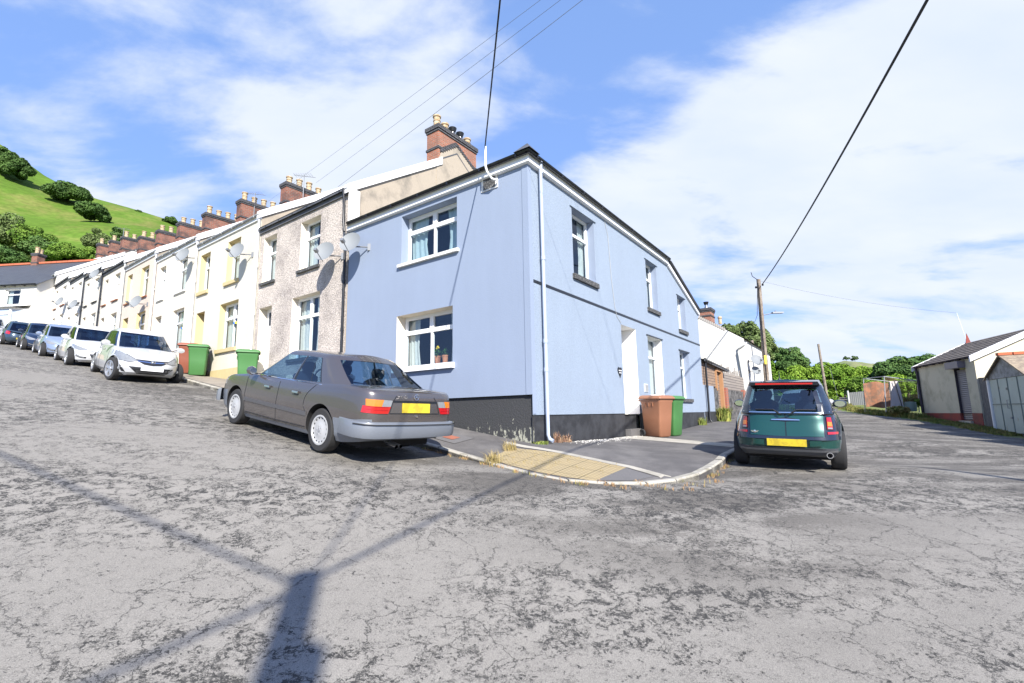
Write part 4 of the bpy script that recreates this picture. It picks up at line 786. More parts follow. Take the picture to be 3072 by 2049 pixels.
    for k in range(len(gl) - 1):
        for i in range(N_):
            tg = tagf[i]; q = [rings[k][i], rings[k][(i + 1) % N_], rings[k + 1][(i + 1) % N_], rings[k + 1][i]]
            if tg in glass and 1 <= k < 4: glass[tg].add(q, [(0, 1, 2, 3)])
            else: shell.add(q, [(0, 1, 2, 3)], 1 if (tg in ('k',) and 1 <= k < 4) else 0)
    ring = np.array(rings[-1]); g = []
    for i in range(hn):
        a = ring[i]; b = ring[(N_ - i) % N_]; g.append([tuple(a + (b - a) * k / 8 + np.array([0, 0, G.get('crown', .035) * (1 - (2 * k / 8 - 1) ** 2) * (1 - abs(2 * i / (hn - 1) - 1) ** 4)])) for k in range(9)])
    shell.grid(g, 2)
    sh = shell.build('cabin', [G.get('paint', body), M_trimblack, G.get('roofpaint', G.get('paint', body))], car, local=True, smooth=35)
    bm = bmesh.new(); bm.from_mesh(sh.data); bmesh.ops.remove_doubles(bm, verts=bm.verts, dist=1e-4); bmesh.ops.recalc_face_normals(bm, faces=bm.faces); bm.to_mesh(sh.data); bm.free(); sh.data.set_sharp_from_angle(angle=math.radians(35))
    for k_, nm in (('ws', 'windscreen'), ('rg', 'rear_window')):
        if glass[k_].v: glass[k_].build(nm, cfg.get('glass_' + k_, glassm), car, local=True, smooth=50, recalc=False)
    # side windows: one piece per contiguous group and side
    segs = []; i = 0
    while i < N_:
        if tagf[i] == 'sw':
            j = i
            while j < N_ and tagf[j] == 'sw': j += 1
            segs.append((i, j)); i = j
        else: i += 1
    for a, b in segs:
        g = MB(); g.grid([[rings[k][i % N_] for i in range(a, b + 1)] for k in range(1, 5)]); sw = g.build('side_window', glassm, car, local=True, smooth=50, recalc=False)
    # ---- projection helper
    allv = [v.co.copy() for v in lower.data.vertices]; allf = [tuple(pg.vertices) for pg in lower.data.polygons]; o = len(allv)
    for k in range(len(gl) - 1):
        for i in range(N_):
            allv += [Vector(rings[k][i]), Vector(rings[k][(i + 1) % N_]), Vector(rings[k + 1][(i + 1) % N_]), Vector(rings[k + 1][i])]; allf.append((o, o + 1, o + 2, o + 3)); o += 4
    bv = BVHTree.FromPolygons(allv, allf)
    AX = {'L': lambda a, c: (Vector((a, 3, c)), Vector((0, -1, 0))), 'R': lambda a, c: (Vector((a, -3, c)), Vector((0, 1, 0))), 'B': lambda a, c: (Vector((-5, a, c)), Vector((1, 0, 0))), 'F': lambda a, c: (Vector((5, a, c)), Vector((-1, 0, 0))), 'T': lambda a, c: (Vector((a, c, 4)), Vector((0, 0, -1)))}
    def prj(ax, a, c, off):
        o_, d_ = AX[ax](a, c); h = bv.ray_cast(o_, d_)
        return (h[0] - d_ * off) if h[0] is not None else None
    def patch(name, ax, bottom, topl, mtl, off=.006, m=4, nn=8, thick=.012, parent=None, mir=False):
        """loft between two polylines given in view coordinates, laid on the body"""
        def rs(P, n):
            P = np.array(P, float); d = np.r_[0, np.cumsum(np.hypot(*np.diff(P, axis=0).T))]; u = np.linspace(0, d[-1], n); return np.stack([np.interp(u, d, P[:, k]) for k in (0, 1)], -1)
        b, t_ = rs(bottom, nn + 1), rs(topl, nn + 1); r1 = []
        for j in range(m + 1):
            row = []
            for i in range(nn + 1):
                c = b[i] + (t_[i] - b[i]) * j / m
                if mir: c = np.array([-c[0], c[1]])
                q = prj(ax, float(c[0]), float(c[1]), off); row.append(q)
            r1.append(row)
        for row in r1:
            for i in range(len(row)):
                if row[i] is None:
                    for dlt in range(1, len(row)):
                        c_ = [row[k] for k in (i - dlt, i + dlt) if 0 <= k < len(row) and row[k] is not None]
                        if c_: row[i] = c_[0]; break
        good = [row for row in r1 if row[0] is not None]
        if len(good) < 2: return None
        d_ = AX[ax](0, 0)[1]; g = MB(); g.grid(good)
        ed = good[0] + [r[-1] for r in good[1:]] + good[-1][-2::-1] + [r[0] for r in good[-2:0:-1]]
        g.grid([ed, [q + d_ * thick for q in ed]], close=True)
        return g.build(name, mtl, parent or car, local=True, smooth=40)
    def strip(name, ax, pts_, w, mtl, off=.004, thick=.01, parent=None, nn=16, mir=False):
        P = np.array(pts_, float); d = np.gradient(P, axis=0); nrm = np.stack([-d[:, 1], d[:, 0]], -1); nrm /= np.linalg.norm(nrm, axis=1)[:, None]
        return patch(name, ax, (P - nrm * w / 2).tolist(), (P + nrm * w / 2).tolist(), mtl, off, 1, nn, thick, parent, mir)
    # ---- wheels
    def wheel(x, sd, steer=0):
        Rm = Matrix.Translation((x, sd * wy, wr)) @ Matrix.Rotation(math.radians(steer), 4, 'Z'); tw = cfg.get('tw', .10)
        F = lambda v: tuple(Rm @ Vector(v))
        w_ = MB(); r = wr; ri = cfg.get('ri', r * .68)
        w_.lathe([(ri, -tw), (r * .93, -tw), (r * .985, -tw * .82), (r, -tw * .5), (r, tw * .5), (r * .985, tw * .82), (r * .93, tw), (ri, tw)], (0, 0, 0), (0, sd, 0), 40)
        w_.v = [F(v) for v in w_.v]; wo = w_.build('wheel', M_tyre, car, local=True, smooth=35)
        k = MB()
        if cfg.get('rim') == 'disc15':
            k.lathe([(ri + .012, tw - .012), (ri + .012, tw + .003), (ri - .012, tw + .004), (ri - .02, tw - .008), (ri * .72, tw - .018), (ri * .45, tw + .002), (ri * .3, tw + .004), (.0, tw + .004)], (0, 0, 0), (0, sd, 0), 45)
            for i in range(15):
                a = 2 * math.pi * i / 15; c, s_ = math.cos(a), math.sin(a)
                PP = lambda u_, v_, w2: ((c * u_ - s_ * v_), sd * w2, (s_ * u_ + c * v_))
                k.box(PP, ri * .80, ri * .93, -.013, .013, tw - .02, tw - .0085, 1)
            for i in range(5):
                a = 2 * math.pi * i / 5; k.lathe([(.011, tw), (.011, tw + .009), (0, tw + .009)], (.055 * math.cos(a), 0, .055 * math.sin(a)), (0, sd, 0), 8, 2)
            k.lathe([(.034, tw), (.03, tw + .012), (0, tw + .012)], (0, 0, 0), (0, sd, 0), 16, 2)
            km = [cfg.get('rimm', M_rimw), M_well, M_rim]
        else:
            k.lathe([(ri + .01, tw - .01), (ri + .01, tw + .003), (ri - .014, tw + .003), (ri - .02, tw - .03), (ri - .025, tw - .07)], (0, 0, 0), (0, sd, 0), 36)
            k.lathe([(ri, tw - .075), (0, tw - .075)], (0, 0, 0), (0, sd, 0), 30, 1)
            ns = cfg.get('spokes', 5)
            for i in range(ns):
                a = 2 * math.pi * i / ns + .3; c, s_ = math.cos(a), math.sin(a)
                PP = lambda u_, v_, w2: ((c * u_ - s_ * v_), sd * w2, (s_ * u_ + c * v_))
                v4 = [PP(.03, -.035, tw - .01), PP(.03, .035, tw - .01), PP(ri - .005, .052, tw - .008), PP(ri - .005, -.052, tw - .008), PP(.03, -.035, tw - .05), PP(.03, .035, tw - .05), PP(ri - .005, .052, tw - .045), PP(ri - .005, -.052, tw - .045)]
                k.add(v4, [(0, 1, 2, 3), (0, 3, 7, 4), (1, 2, 6, 5)])
            k.lathe([(.06, tw - .05), (.055, tw - .003), (0, tw)], (0, 0, 0), (0, sd, 0), 16); km = [M_rim, M_well]
        k.v = [F(v) for v in k.v]; k.build('rim', km, wo, local=True, smooth=35)
    for wx in cfg['wx']:
        for sd in (1, -1): wheel(wx, sd, cfg.get('steer', 0) if wx > 0 else 0)
    ub = MB(); ub.box(XYZ, xr + .35, xf - .35, -hw * .72, hw * .72, .17, .30); ub.build('underbody', M_well, car, local=True)
    # ---- cabin inside
    dk = MB(); dk.box(XYZ, gx[0] + .25, gx[3] - .25, -G['w'][0] + .06, G['w'][0] - .06, float(interp(top, 0)) - .05, float(interp(top, 0)) - .01)
    sx = cfg.get('seats', [(.15, 2), (-.75, 2)]); tz = float(interp(top, 0))
    dk2 = dk.build('cabin_floor', M_dash, car, local=True)
    for xs, cnt in sx:
        for sd in (1, -1):
            g = MB(); g.lathe([(0, -.30), (.20, -.28), (.24, -.1), (.22, .06), (.12, .12), (0, .13)], (xs, sd * .36, tz + .02), (-.2, 0, 1), 14)
            for i in range(len(g.v)): g.v[i] = (xs + (g.v[i][0] - xs) * .45, g.v[i][1], g.v[i][2])
            so = g.build('seat', M_seat, car, local=True, smooth=60)
            h = MB(); h.lathe([(0, -.09), (.10, -.08), (.135, 0), (.115, .085), (0, .10)], (xs - .06, sd * .36, tz + .235), (0, 0, 1), 14)
            for i in range(len(h.v)): h.v[i] = (xs - .06 + (h.v[i][0] - xs + .06) * .4, h.v[i][1], h.v[i][2])
            h.build('headrest', M_seat, so, local=True, smooth=60)
    sw_ = MB(); ring_ = [(.62 + .05 * math.sin(a), -.36 + .18 * math.cos(a), tz + .03 + .17 * math.sin(a)) for a in np.linspace(0, 2 * math.pi, 20)]; sw_.tube(ring_, .014, 6); sw_.build('steering_wheel', M_seat, car, local=True)
    # ---- mirrors
    mx_, mz_ = cfg['mirror']
    for sd in (1, -1):
        g = MB(); y0 = sd * (G['w'][0] + .02); w0 = cfg.get('mirw', .17)
        g.lathe([(0, -.05), (.055, -.045), (.075, -.01), (.07, .045), (0, .06)], (0, 0, 0), (1, 0, 0), cfg.get('mirn', 14))
        g.v = [(mx_ + v[0] * 1.1, y0 + sd * (.12 + w0 * .3) + v[1] * w0 / .12, mz_ + v[2] * 1.05) for v in g.v]; nv = len(g.v)
        g.box(XYZ, mx_ - .01, mx_ + .05, min(y0, y0 + sd * .12), max(y0, y0 + sd * .12), mz_ - .06, mz_ - .03)
        mo = g.build('mirror', cfg.get('mirm', body), car, local=True, smooth=40)
        q = MB(); q.lathe([(0, 0), (.058, 0), (.058, -.006), (0, -.006)], (0, 0, 0), (1, 0, 0), 16); q.v = [(mx_ - .052 + v[0], y0 + sd * (.12 + w0 * .3) + v[1] * w0 / .12 * .95, mz_ + v[2]) for v in q.v]; q.build('mirror_glass', M_chr, mo, local=True)
    cfg['detail'](car, patch, strip, prj, cfg)
    return car
def plate(patch, ax, y0, y1, z0, z1, m, off=.02):
    return patch('number_plate', ax, [(y0, z0), (y1, z0)], [(y0, z1), (y1, z1)], m, off, 2, 4, .02)
# ---- old saloon
M_bz = paint('saloon_taupe_metallic', (0.145, 0.130, 0.125), 0.65, 0.25); M_bzc = mat('saloon_cladding', (0.135, 0.15, 0.175), 0.45, coat=.3)
def saloon_detail(car, patch, strip, prj, cfg):
    # tail lamps: amber upper strip, red lower, clear reversing lens
    for mir in (False, True):
        tl = patch('tail_light', 'B', [(.50, .69), (.79, .69)], [(.46, .785), (.79, .785)], M_red, .012, 3, 10, .03, mir=mir)
        patch('indicator_lens', 'B', [(.61, .785), (.79, .785)], [(.575, .875), (.79, .875)], M_amb, .012, 3, 8, .03, tl, mir=mir)
        patch('reversing_lens', 'B', [(.46, .785), (.605, .785)], [(.43, .87), (.57, .875)], M_clear, .012, 3, 6, .03, tl, mir=mir)
        for zz in (.735, .775): strip('lens_rib', 'B', [(.50, zz), (.6, zz), (.7, zz), (.79, zz + .006)], .008, mat('tail_dark', (.25, .005, .01), .2), .014, .004, tl, mir=mir)
        s2 = -1 if mir else 1; ax = 'R' if mir else 'L'
        patch('tail_light_side', ax, [(-2.42, .69), (-2.30, .69)], [(-2.42, .785), (-2.31, .785)], M_red, .008, 3, 4, .02)
    strip('boot_gap', 'B', [(-.47, .70), (-.42, .85), (-.36, .93)], .010, M_trimblack); strip('boot_gap', 'B', [(.47, .70), (.42, .85), (.36, .93)], .010, M_trimblack)
    strip('boot_gap', 'B', [(-.47, .692), (0, .692), (.47, .692)], .012, M_trimblack)
    patch('plate_recess', 'B', [(-.42, .845), (.42, .845)], [(-.42, .875), (.42, .875)], M_trimblack, .006, 2, 6)
    plate(patch, 'B', -.27, .25, .705, .84, M_plY, .014)
    # badges
    o = MB(); c = prj('B', 0, .93, .02)
    ringp = [(c.x, .042 * math.cos(a), c.z + .042 * math.sin(a)) for a in np.linspace(0, 2 * math.pi, 25)]; o.tube(ringp, .0045, 6)
    for a in (90, 210, 330): o.tube([(c.x, 0, c.z), (c.x, .042 * math.cos(math.radians(a)), c.z + .042 * math.sin(math.radians(a)))], .006, 6, 0, .002)
    o.build('star_badge', M_chr, car, local=True)
    fc = bpy.data.curves.new('boot_lettering', 'FONT'); fc.body = '300 D'; fc.size = .075; fc.extrude = .003; fo = bpy.data.objects.new('boot_lettering', fc); COL.objects.link(fo)
    bpy.context.view_layer.update(); me = bpy.data.meshes.new_from_object(fo.evaluated_get(bpy.context.evaluated_depsgraph_get())); bpy.data.objects.remove(fo); me.materials.clear(); me.materials.append(M_chr)
    c2 = prj('B', .27, .915, .012); q = bpy.data.objects.new('boot_lettering', me); COL.objects.link(q); q.parent = car
    q.matrix_local = Matrix.Translation((c2.x, .36, .895)) @ Matrix(((0, 0, -1, 0), (-1, 0, 0, 0), (0, 1, 0, 0), (0, 0, 0, 1)))
    k = MB(); c3 = prj('B', -.02, .655, .0); k.lathe([(.016, 0), (.016, .02), (0, .022)], tuple(c3), (-1, 0, 0), 12); k.build('boot_lock', M_chr, car, local=True)
    # bumpers wrap the corners
    for end in (0, 1):
        xs = cfg['xr'] if end == 0 else cfg['xf']; sg = -1 if end == 0 else 1; prof = [(.0, .35), (.035, .355), (.05, .40), (.05, .52), (.03, .565), (-.02, .575)]
        path = []
        for y, x in [(-.855, .62 if end == 0 else .26), (-.872, .42 if end == 0 else .24), (-.862, .20), (-.81, .08), (-.70, .03), (-.35, 0), (0, -.01), (.35, 0), (.70, .03), (.80, .09), (.862, .22), (.872, .42 if end == 0 else .24), (.855, .62 if end == 0 else .26)]: path.append((xs - sg * (x - .03), y))
        rows = []; P = np.array(path); d = np.gradient(P, axis=0); nr = np.stack([d[:, 1], -d[:, 0]], -1) * (-sg); nr /= np.linalg.norm(nr, axis=1)[:, None]
        nr *= (1 if end else 1)
        if (nr[6][0] * sg) < 0: nr = -nr
        for i in range(len(P)):
            k_ = .12 if i in (0, 12) else (.7 if i in (1, 11) else 1)
            rows.append([(P[i][0] + nr[i][0] * o_ * k_, P[i][1] + nr[i][1] * o_ * k_, z_) for o_, z_ in prof])
        g = MB(); g.grid(rows); bo = g.build('bumper', M_bzc, car, local=True, smooth=45)
        rows2 = [[(P[i][0] + nr[i][0] * .062, P[i][1] + nr[i][1] * .062, z_) for z_ in (.535, .55)] for i in range(2, 11)]
        g = MB(); g.grid(rows2); g.build('rub_strip', M_trimg, bo, local=True, recalc=False)
    for ax in ('L', 'R'):
        strip('side_moulding', ax, [(-1.02, .50), (-.2, .50), (1.02, .50)], .055, mat('moulding', (.075, .075, .08), .5), .016, .02, nn=20)
        strip('sill_trim', ax, [(-1.0, .30), (0, .28), (1.0, .28)], .012, M_trimblack, .006)
        for a in ([(1.02, .27), (1.03, .6), (.99, .93)], [(-.10, .26), (-.10, .6), (-.13, .94)], [(-1.02, .5), (-.92, .62), (-.93, .72), (-.98, .80), (-1.18, .95)]): strip('door_gap', ax, a, .009, M_trimblack, .003, nn=20)
        for x in (.13, -.93 + .16):
            h = patch('door_handle', ax, [(x, .775), (x + .17, .775)], [(x, .805), (x + .17, .805)], M_chr, .035, 1, 4, .012); patch('handle_recess', ax, [(x + .02, .745), (x + .15, .745)], [(x + .02, .775), (x + .15, .775)], M_trimblack, .003, 1, 4)
        patch('side_repeater', ax, [(1.17, .56), (1.27, .56)], [(1.17, .595), (1.27, .595)], M_amb, .014, 1, 3)
        strip('waist_trim', ax, [(-1.3, .965), (0, .95), (1.0, .955)], .012, M_chr, .006)
    for mir in (False, True):
        patch('headlight', 'F', [(.48, .58), (.76, .58)], [(.48, .73), (.75, .73)], M_clear, .01, 3, 6, mir=mir)
    patch('grille', 'F', [(-.38, .56), (.38, .56)], [(-.34, .76), (.34, .76)], M_chr, .012, 4, 6)
    g = MB(); g.tube([(-2.12, .22, .235), (-2.40, .22, .215)], .026, 10, cap=False); g.tube([(-2.12, .14, .235), (-2.40, .14, .215)], .026, 10, cap=False); g.build('exhaust', M_chr, car, local=True, smooth=50)
    # chrome surround of the rear window
def lv(b=0, m=0): return None
saloon = dict(paint=M_bz, glass=M_cglass, xr=-2.47, xf=2.22, hw=.865, pw=11, taper=(.965, .995), crown=.022,
    top=[(-2.5, .955), (-2.42, .985), (-2.3, 1.005), (-1.9, 1.02), (-1.5, .995), (-1.2, .97), (0, .935), (.95, .945), (1.1, .93), (1.7, .875), (2.05, .82), (2.2, .75)],
    bot=[(-2.5, .36), (-2.2, .27), (-1.9, .22), (-1.2, .20), (1.2, .18), (1.9, .20), (2.25, .30)],
    levels=[(0, .16, .10, .90), (.12, .06, .03, .965), (.3, .0, 0, .985), (.5, 0, 0, 1), (.72, .015, .02, .995), (.88, .03, .05, .99), (.96, .04, .08, .975), (1, .065, .12, .945)],
    clad=lambda c: (c.z < .58 and (c.x < -1.72 or c.x > 1.72)) or c.z < .235, cladm=M_bzc,
    wx=(-1.40, 1.40), wr=.315, wy=.735, ri=.205, rim='disc15', tw=.10, mirror=(.64, 1.01), mirm=M_bz, mirn=8, mirw=.12, steer=0,
    gh=dict(x=(-1.90, -1.16, .16, 1.06), w=(.795, .61), p=10, rg=.87, ws=.88, band=(.10, .86), roof=[(-1.8, 1.42), (-1.2, 1.445), (-.5, 1.465), (.1, 1.455), (.6, 1.43)], bow=.09,
            side=[(-.80, -.56, 'b'), (-.56, -.535, 'k'), (-.535, -.36, 'sw'), (-.36, -.345, 'k'), (-.345, -.03, 'sw'), (-.03, .015, 'k'), (.015, .035, 'b'), (.035, .80, 'sw'), (.80, .83, 'k')]),
    seats=[(.0, 2), (-.95, 2)], detail=saloon_detail)
make_car(saloon, 'grey-brown metallic old saloon parked nose uphill beside the blue house', None, 2.859, -2.568, -.279, -1.1, 8.4, .7)
# ---- green estate-backed small car
M_brg = paint('racing_green', (0.008, 0.062, 0.052), 0.35, 0.3); M_blk = paint('gloss_black', (0.008, 0.012, 0.022), 0, 0.25); M_clad = mat('wheel_cladding', (0.055, 0.06, 0.068), 0.55)
def estate_detail(car, patch, strip, prj, cfg):
    # black corner frames and green double rear doors
    patch('corner_panel', 'B', [(.52, .53), (.80, .50), (.83, .56)], [(.50, 1.02), (.66, 1.02), (.72, .98)], M_blk, .004, 10, 8, .02)
    patch('corner_panel', 'B', [(.52, .53), (.80, .50), (.83, .56)], [(.50, 1.02), (.66, 1.02), (.72, .98)], M_blk, .004, 10, 8, .02, mir=True)
    for mir in (False, True):
        d = patch('rear_door', 'B', [(.008, .545), (.50, .555)], [(.008, .905), (.515, .905)], M_brg, .012, 10, 10, .03, mir=mir)
        patch('door_trim', 'B', [(.0, .905), (.515, .905)], [(.0, .92), (.515, .92)], M_chr, .018, 1, 8, .02, d, mir=mir)
        patch('handle_recess', 'B', [(.01, .765), (.17, .79)], [(.01, .835), (.14, .815)], M_trimblack, .014, 3, 6, .004, d, mir=mir)
        patch('door_handle', 'B', [(.0, .79), (.20, .792)], [(.0, .812), (.19, .806)], M_chr, .035, 1, 5, .012, d, mir=mir)
        t_ = patch('tail_light', 'B', [(.555, .665), (.63, .66)], [(.555, .84), (.615, .84)], M_red, .022, 4, 5, .03, mir=mir)
        patch('lamp_surround', 'B', [(.545, .655), (.64, .65)], [(.545, .85), (.625, .85)], M_trimblack, .012, 4, 5, .02, mir=mir)
        patch('indicator_lens', 'B', [(.562, .71), (.625, .705)], [(.562, .775), (.62, .77)], M_amb, .027, 2, 4, .004, t_, mir=mir)
        patch('reversing_lens', 'B', [(.562, .668), (.625, .665)], [(.562, .69), (.625, .687)], M_clear, .027, 1, 4, .004, t_, mir=mir)
        patch('fog_lamp', 'B', [(.555, .588), (.70, .588)], [(.555, .622), (.70, .622)], M_red, .016, 2, 8, .03, mir=mir)
        # wiper
        w = MB(); 
        for a, b in (((.10, .90), (.05, .885)), ((.06, .885), (.16, .955)), ((.16, .955), (.42, .955))):
            s_ = -1 if mir else 1; pa, pb = prj('B', s_ * a[0], a[1], .03), prj('B', s_ * b[0], b[1], .03)
            if pa is not None and pb is not None: w.tube([tuple(pa), tuple(pb)], .011, 6)
        w.build('wiper', M_trimblack, car, local=True)
        patch('bumper_block', 'B', [(.31, .40), (.47, .41)], [(.31, .485), (.465, .49)], M_brg, .03, 4, 6, .04, mir=mir)
    patch('bumper_band', 'B', [(-.80, .50), (0, .50), (.80, .50)], [(-.80, .548), (0, .548), (.80, .548)], M_blk, .03, 4, 24, .05)
    patch('lower_bumper', 'B', [(-.78, .235), (0, .225), (.78, .235)], [(-.82, .37), (0, .375), (.82, .37)], M_clad, .03, 6, 26, .06)
    strip('bumper_lip', 'B', [(-.74, .325), (0, .325), (.74, .325)], .03, mat('lip_grey', (.16, .165, .17), .35), .045, .02, nn=24)
    plate(patch, 'B', -.27, .27, .395, .505, M_plY, .045)
    strip('door_gap', 'B', [(0, .545), (0, .7), (0, .91)], .008, M_trimblack, .015, .004)
    # winged badge
    c = prj('B', .44, .605, .018); b = MB(); b.lathe([(.022, 0), (.022, .008), (0, .01)], tuple(c), (-1, 0, 0), 16)
    for s_ in (1, -1):
        P = lambda a, d, z_: (c.x - d, c.y + s_ * a, c.z + z_)
        b.prism([(.02, -.010), (.035, -.014), (.060, .014), (.024, .012)], P, .001, .007)
    b.build('winged_badge', M_chr, car, local=True)
    g = MB(); g.lathe([(.045, .0), (.045, .10), (.034, .10), (.032, .02)], (-1.90, -.56, .285), (-1, 0, 0), 20); g.lathe([(.034, .02), (0, .02)], (-1.90, -.56, .285), (-1, 0, 0), 20, 1); g.build('exhaust', [M_chr, M_well], car, local=True, smooth=40)
    # roof spoiler with long red brake light, aerial
    sp = MB(); sp.add([(-1.55, -.50, 1.425), (-1.55, .50, 1.425), (-1.84, .47, 1.395), (-1.84, -.47, 1.395), (-1.60, -.53, 1.345), (-1.60, .53, 1.345), (-1.82, .50, 1.34), (-1.82, -.50, 1.34)], [(0, 1, 2, 3), (4, 5, 6, 7), (0, 3, 7, 4), (1, 2, 6, 5), (3, 2, 6, 7)]); so = sp.build('spoiler', M_blk, car, local=True)
    q = MB(); q.box(XYZ, -1.848, -1.83, -.40, .40, 1.352, 1.376); q.build('brake_light', M_red, so, local=True)
    a = MB(); a.lathe([(.045, 0), (.02, .03), (.008, .045), (.005, .16), (0, .17)], (-1.35, .06, 1.425), (-.25, 0, 1), 10); a.build('aerial', M_trimblack, car, local=True, smooth=50)
    for ax in ('L', 'R'):
        for wx in cfg['wx']:
            arc = [(wx + (cfg['wr'] + .075) * math.cos(a), cfg['wr'] + .01 + (cfg['wr'] + .075) * math.sin(a)) for a in np.linspace(.1, math.pi - .1, 15)]
            strip('arch_cladding', ax, arc, .07, M_clad, .012, .03, nn=28)
        strip('sill_cladding', ax, [(-.9, .26), (0, .26), (.95, .26)], .10, M_clad, .01, .02)
        strip('door_gap', ax, [(.75, .3), (.76, .6), (.7, .92)], .008, M_trimblack); strip('door_gap', ax, [(-.35, .3), (-.35, .6), (-.33, .92)], .008, M_trimblack)
        strip('waist_trim', ax, [(-1.75, .925), (0, .935), (1.0, .94)], .014, M_chr, .006, nn=24)
    for mir in (False, True): patch('headlight', 'F', [(.42, .55), (.68, .55)], [(.42, .74), (.62, .72)], M_clear, .01, 3, 6, mir=mir)
estate = dict(paint=M_brg, glass=M_cglass, glass_rg=glassmat('rear_glass_mini', (0.30, 0.42, 0.46), 0.04), xr=-1.95, xf=1.95, hw=.825, pw=5.2, taper=(.90, .965), crown=.02,
    top=[(-2, .90), (-1.8, .925), (-1.0, .93), (0, .94), (.9, .95), (1.1, .93), (1.6, .86), (1.95, .70)], bot=[(-2, .30), (-1.7, .22), (-1.1, .19), (1.2, .18), (1.95, .26)],
    levels=[(0, .12, .1, .90), (.15, .02, .02, .98), (.35, 0, 0, 1.0), (.55, .03, .02, .99), (.75, .07, .04, .955), (.9, .09, .08, .91), (1, .12, .16, .875)],
    clad=lambda c: c.z < .33, cladm=M_clad, paint3=M_blk, clad3=lambda c: c.x < -1.5 and abs(c.y) > .5 and c.z > .54, wx=(-1.27, 1.27), wr=.305, wy=.70, ri=.205, spokes=6, tw=.10, mirror=(.62, 1.0), mirm=M_blk, mirw=.19,
    gh=dict(x=(-1.84, -1.66, .18, .95), w=(.685, .535), p=8, rg=.80, ws=.9, band=(.06, .80), roof=[(-1.8, 1.40), (-1, 1.43), (-.2, 1.425), (.5, 1.38)], bow=.05, paint=M_blk, roofpaint=paint('roof_green_black', (0.012, 0.05, 0.075), .3, .25),
            side=[(-.90, -.85, 'b'), (-.85, -.35, 'sw'), (-.35, -.30, 'k'), (-.30, .15, 'sw'), (.15, .2, 'k'), (.2, .84, 'sw'), (.84, .88, 'b')]),
    seats=[(-.05, 2), (-.85, 2)], detail=estate_detail)
make_car(estate, 'dark green small estate car with double rear doors parked by the corner kerb', None, -3.741, 3.183, -.87, -84.67, 2.0, 2.0)
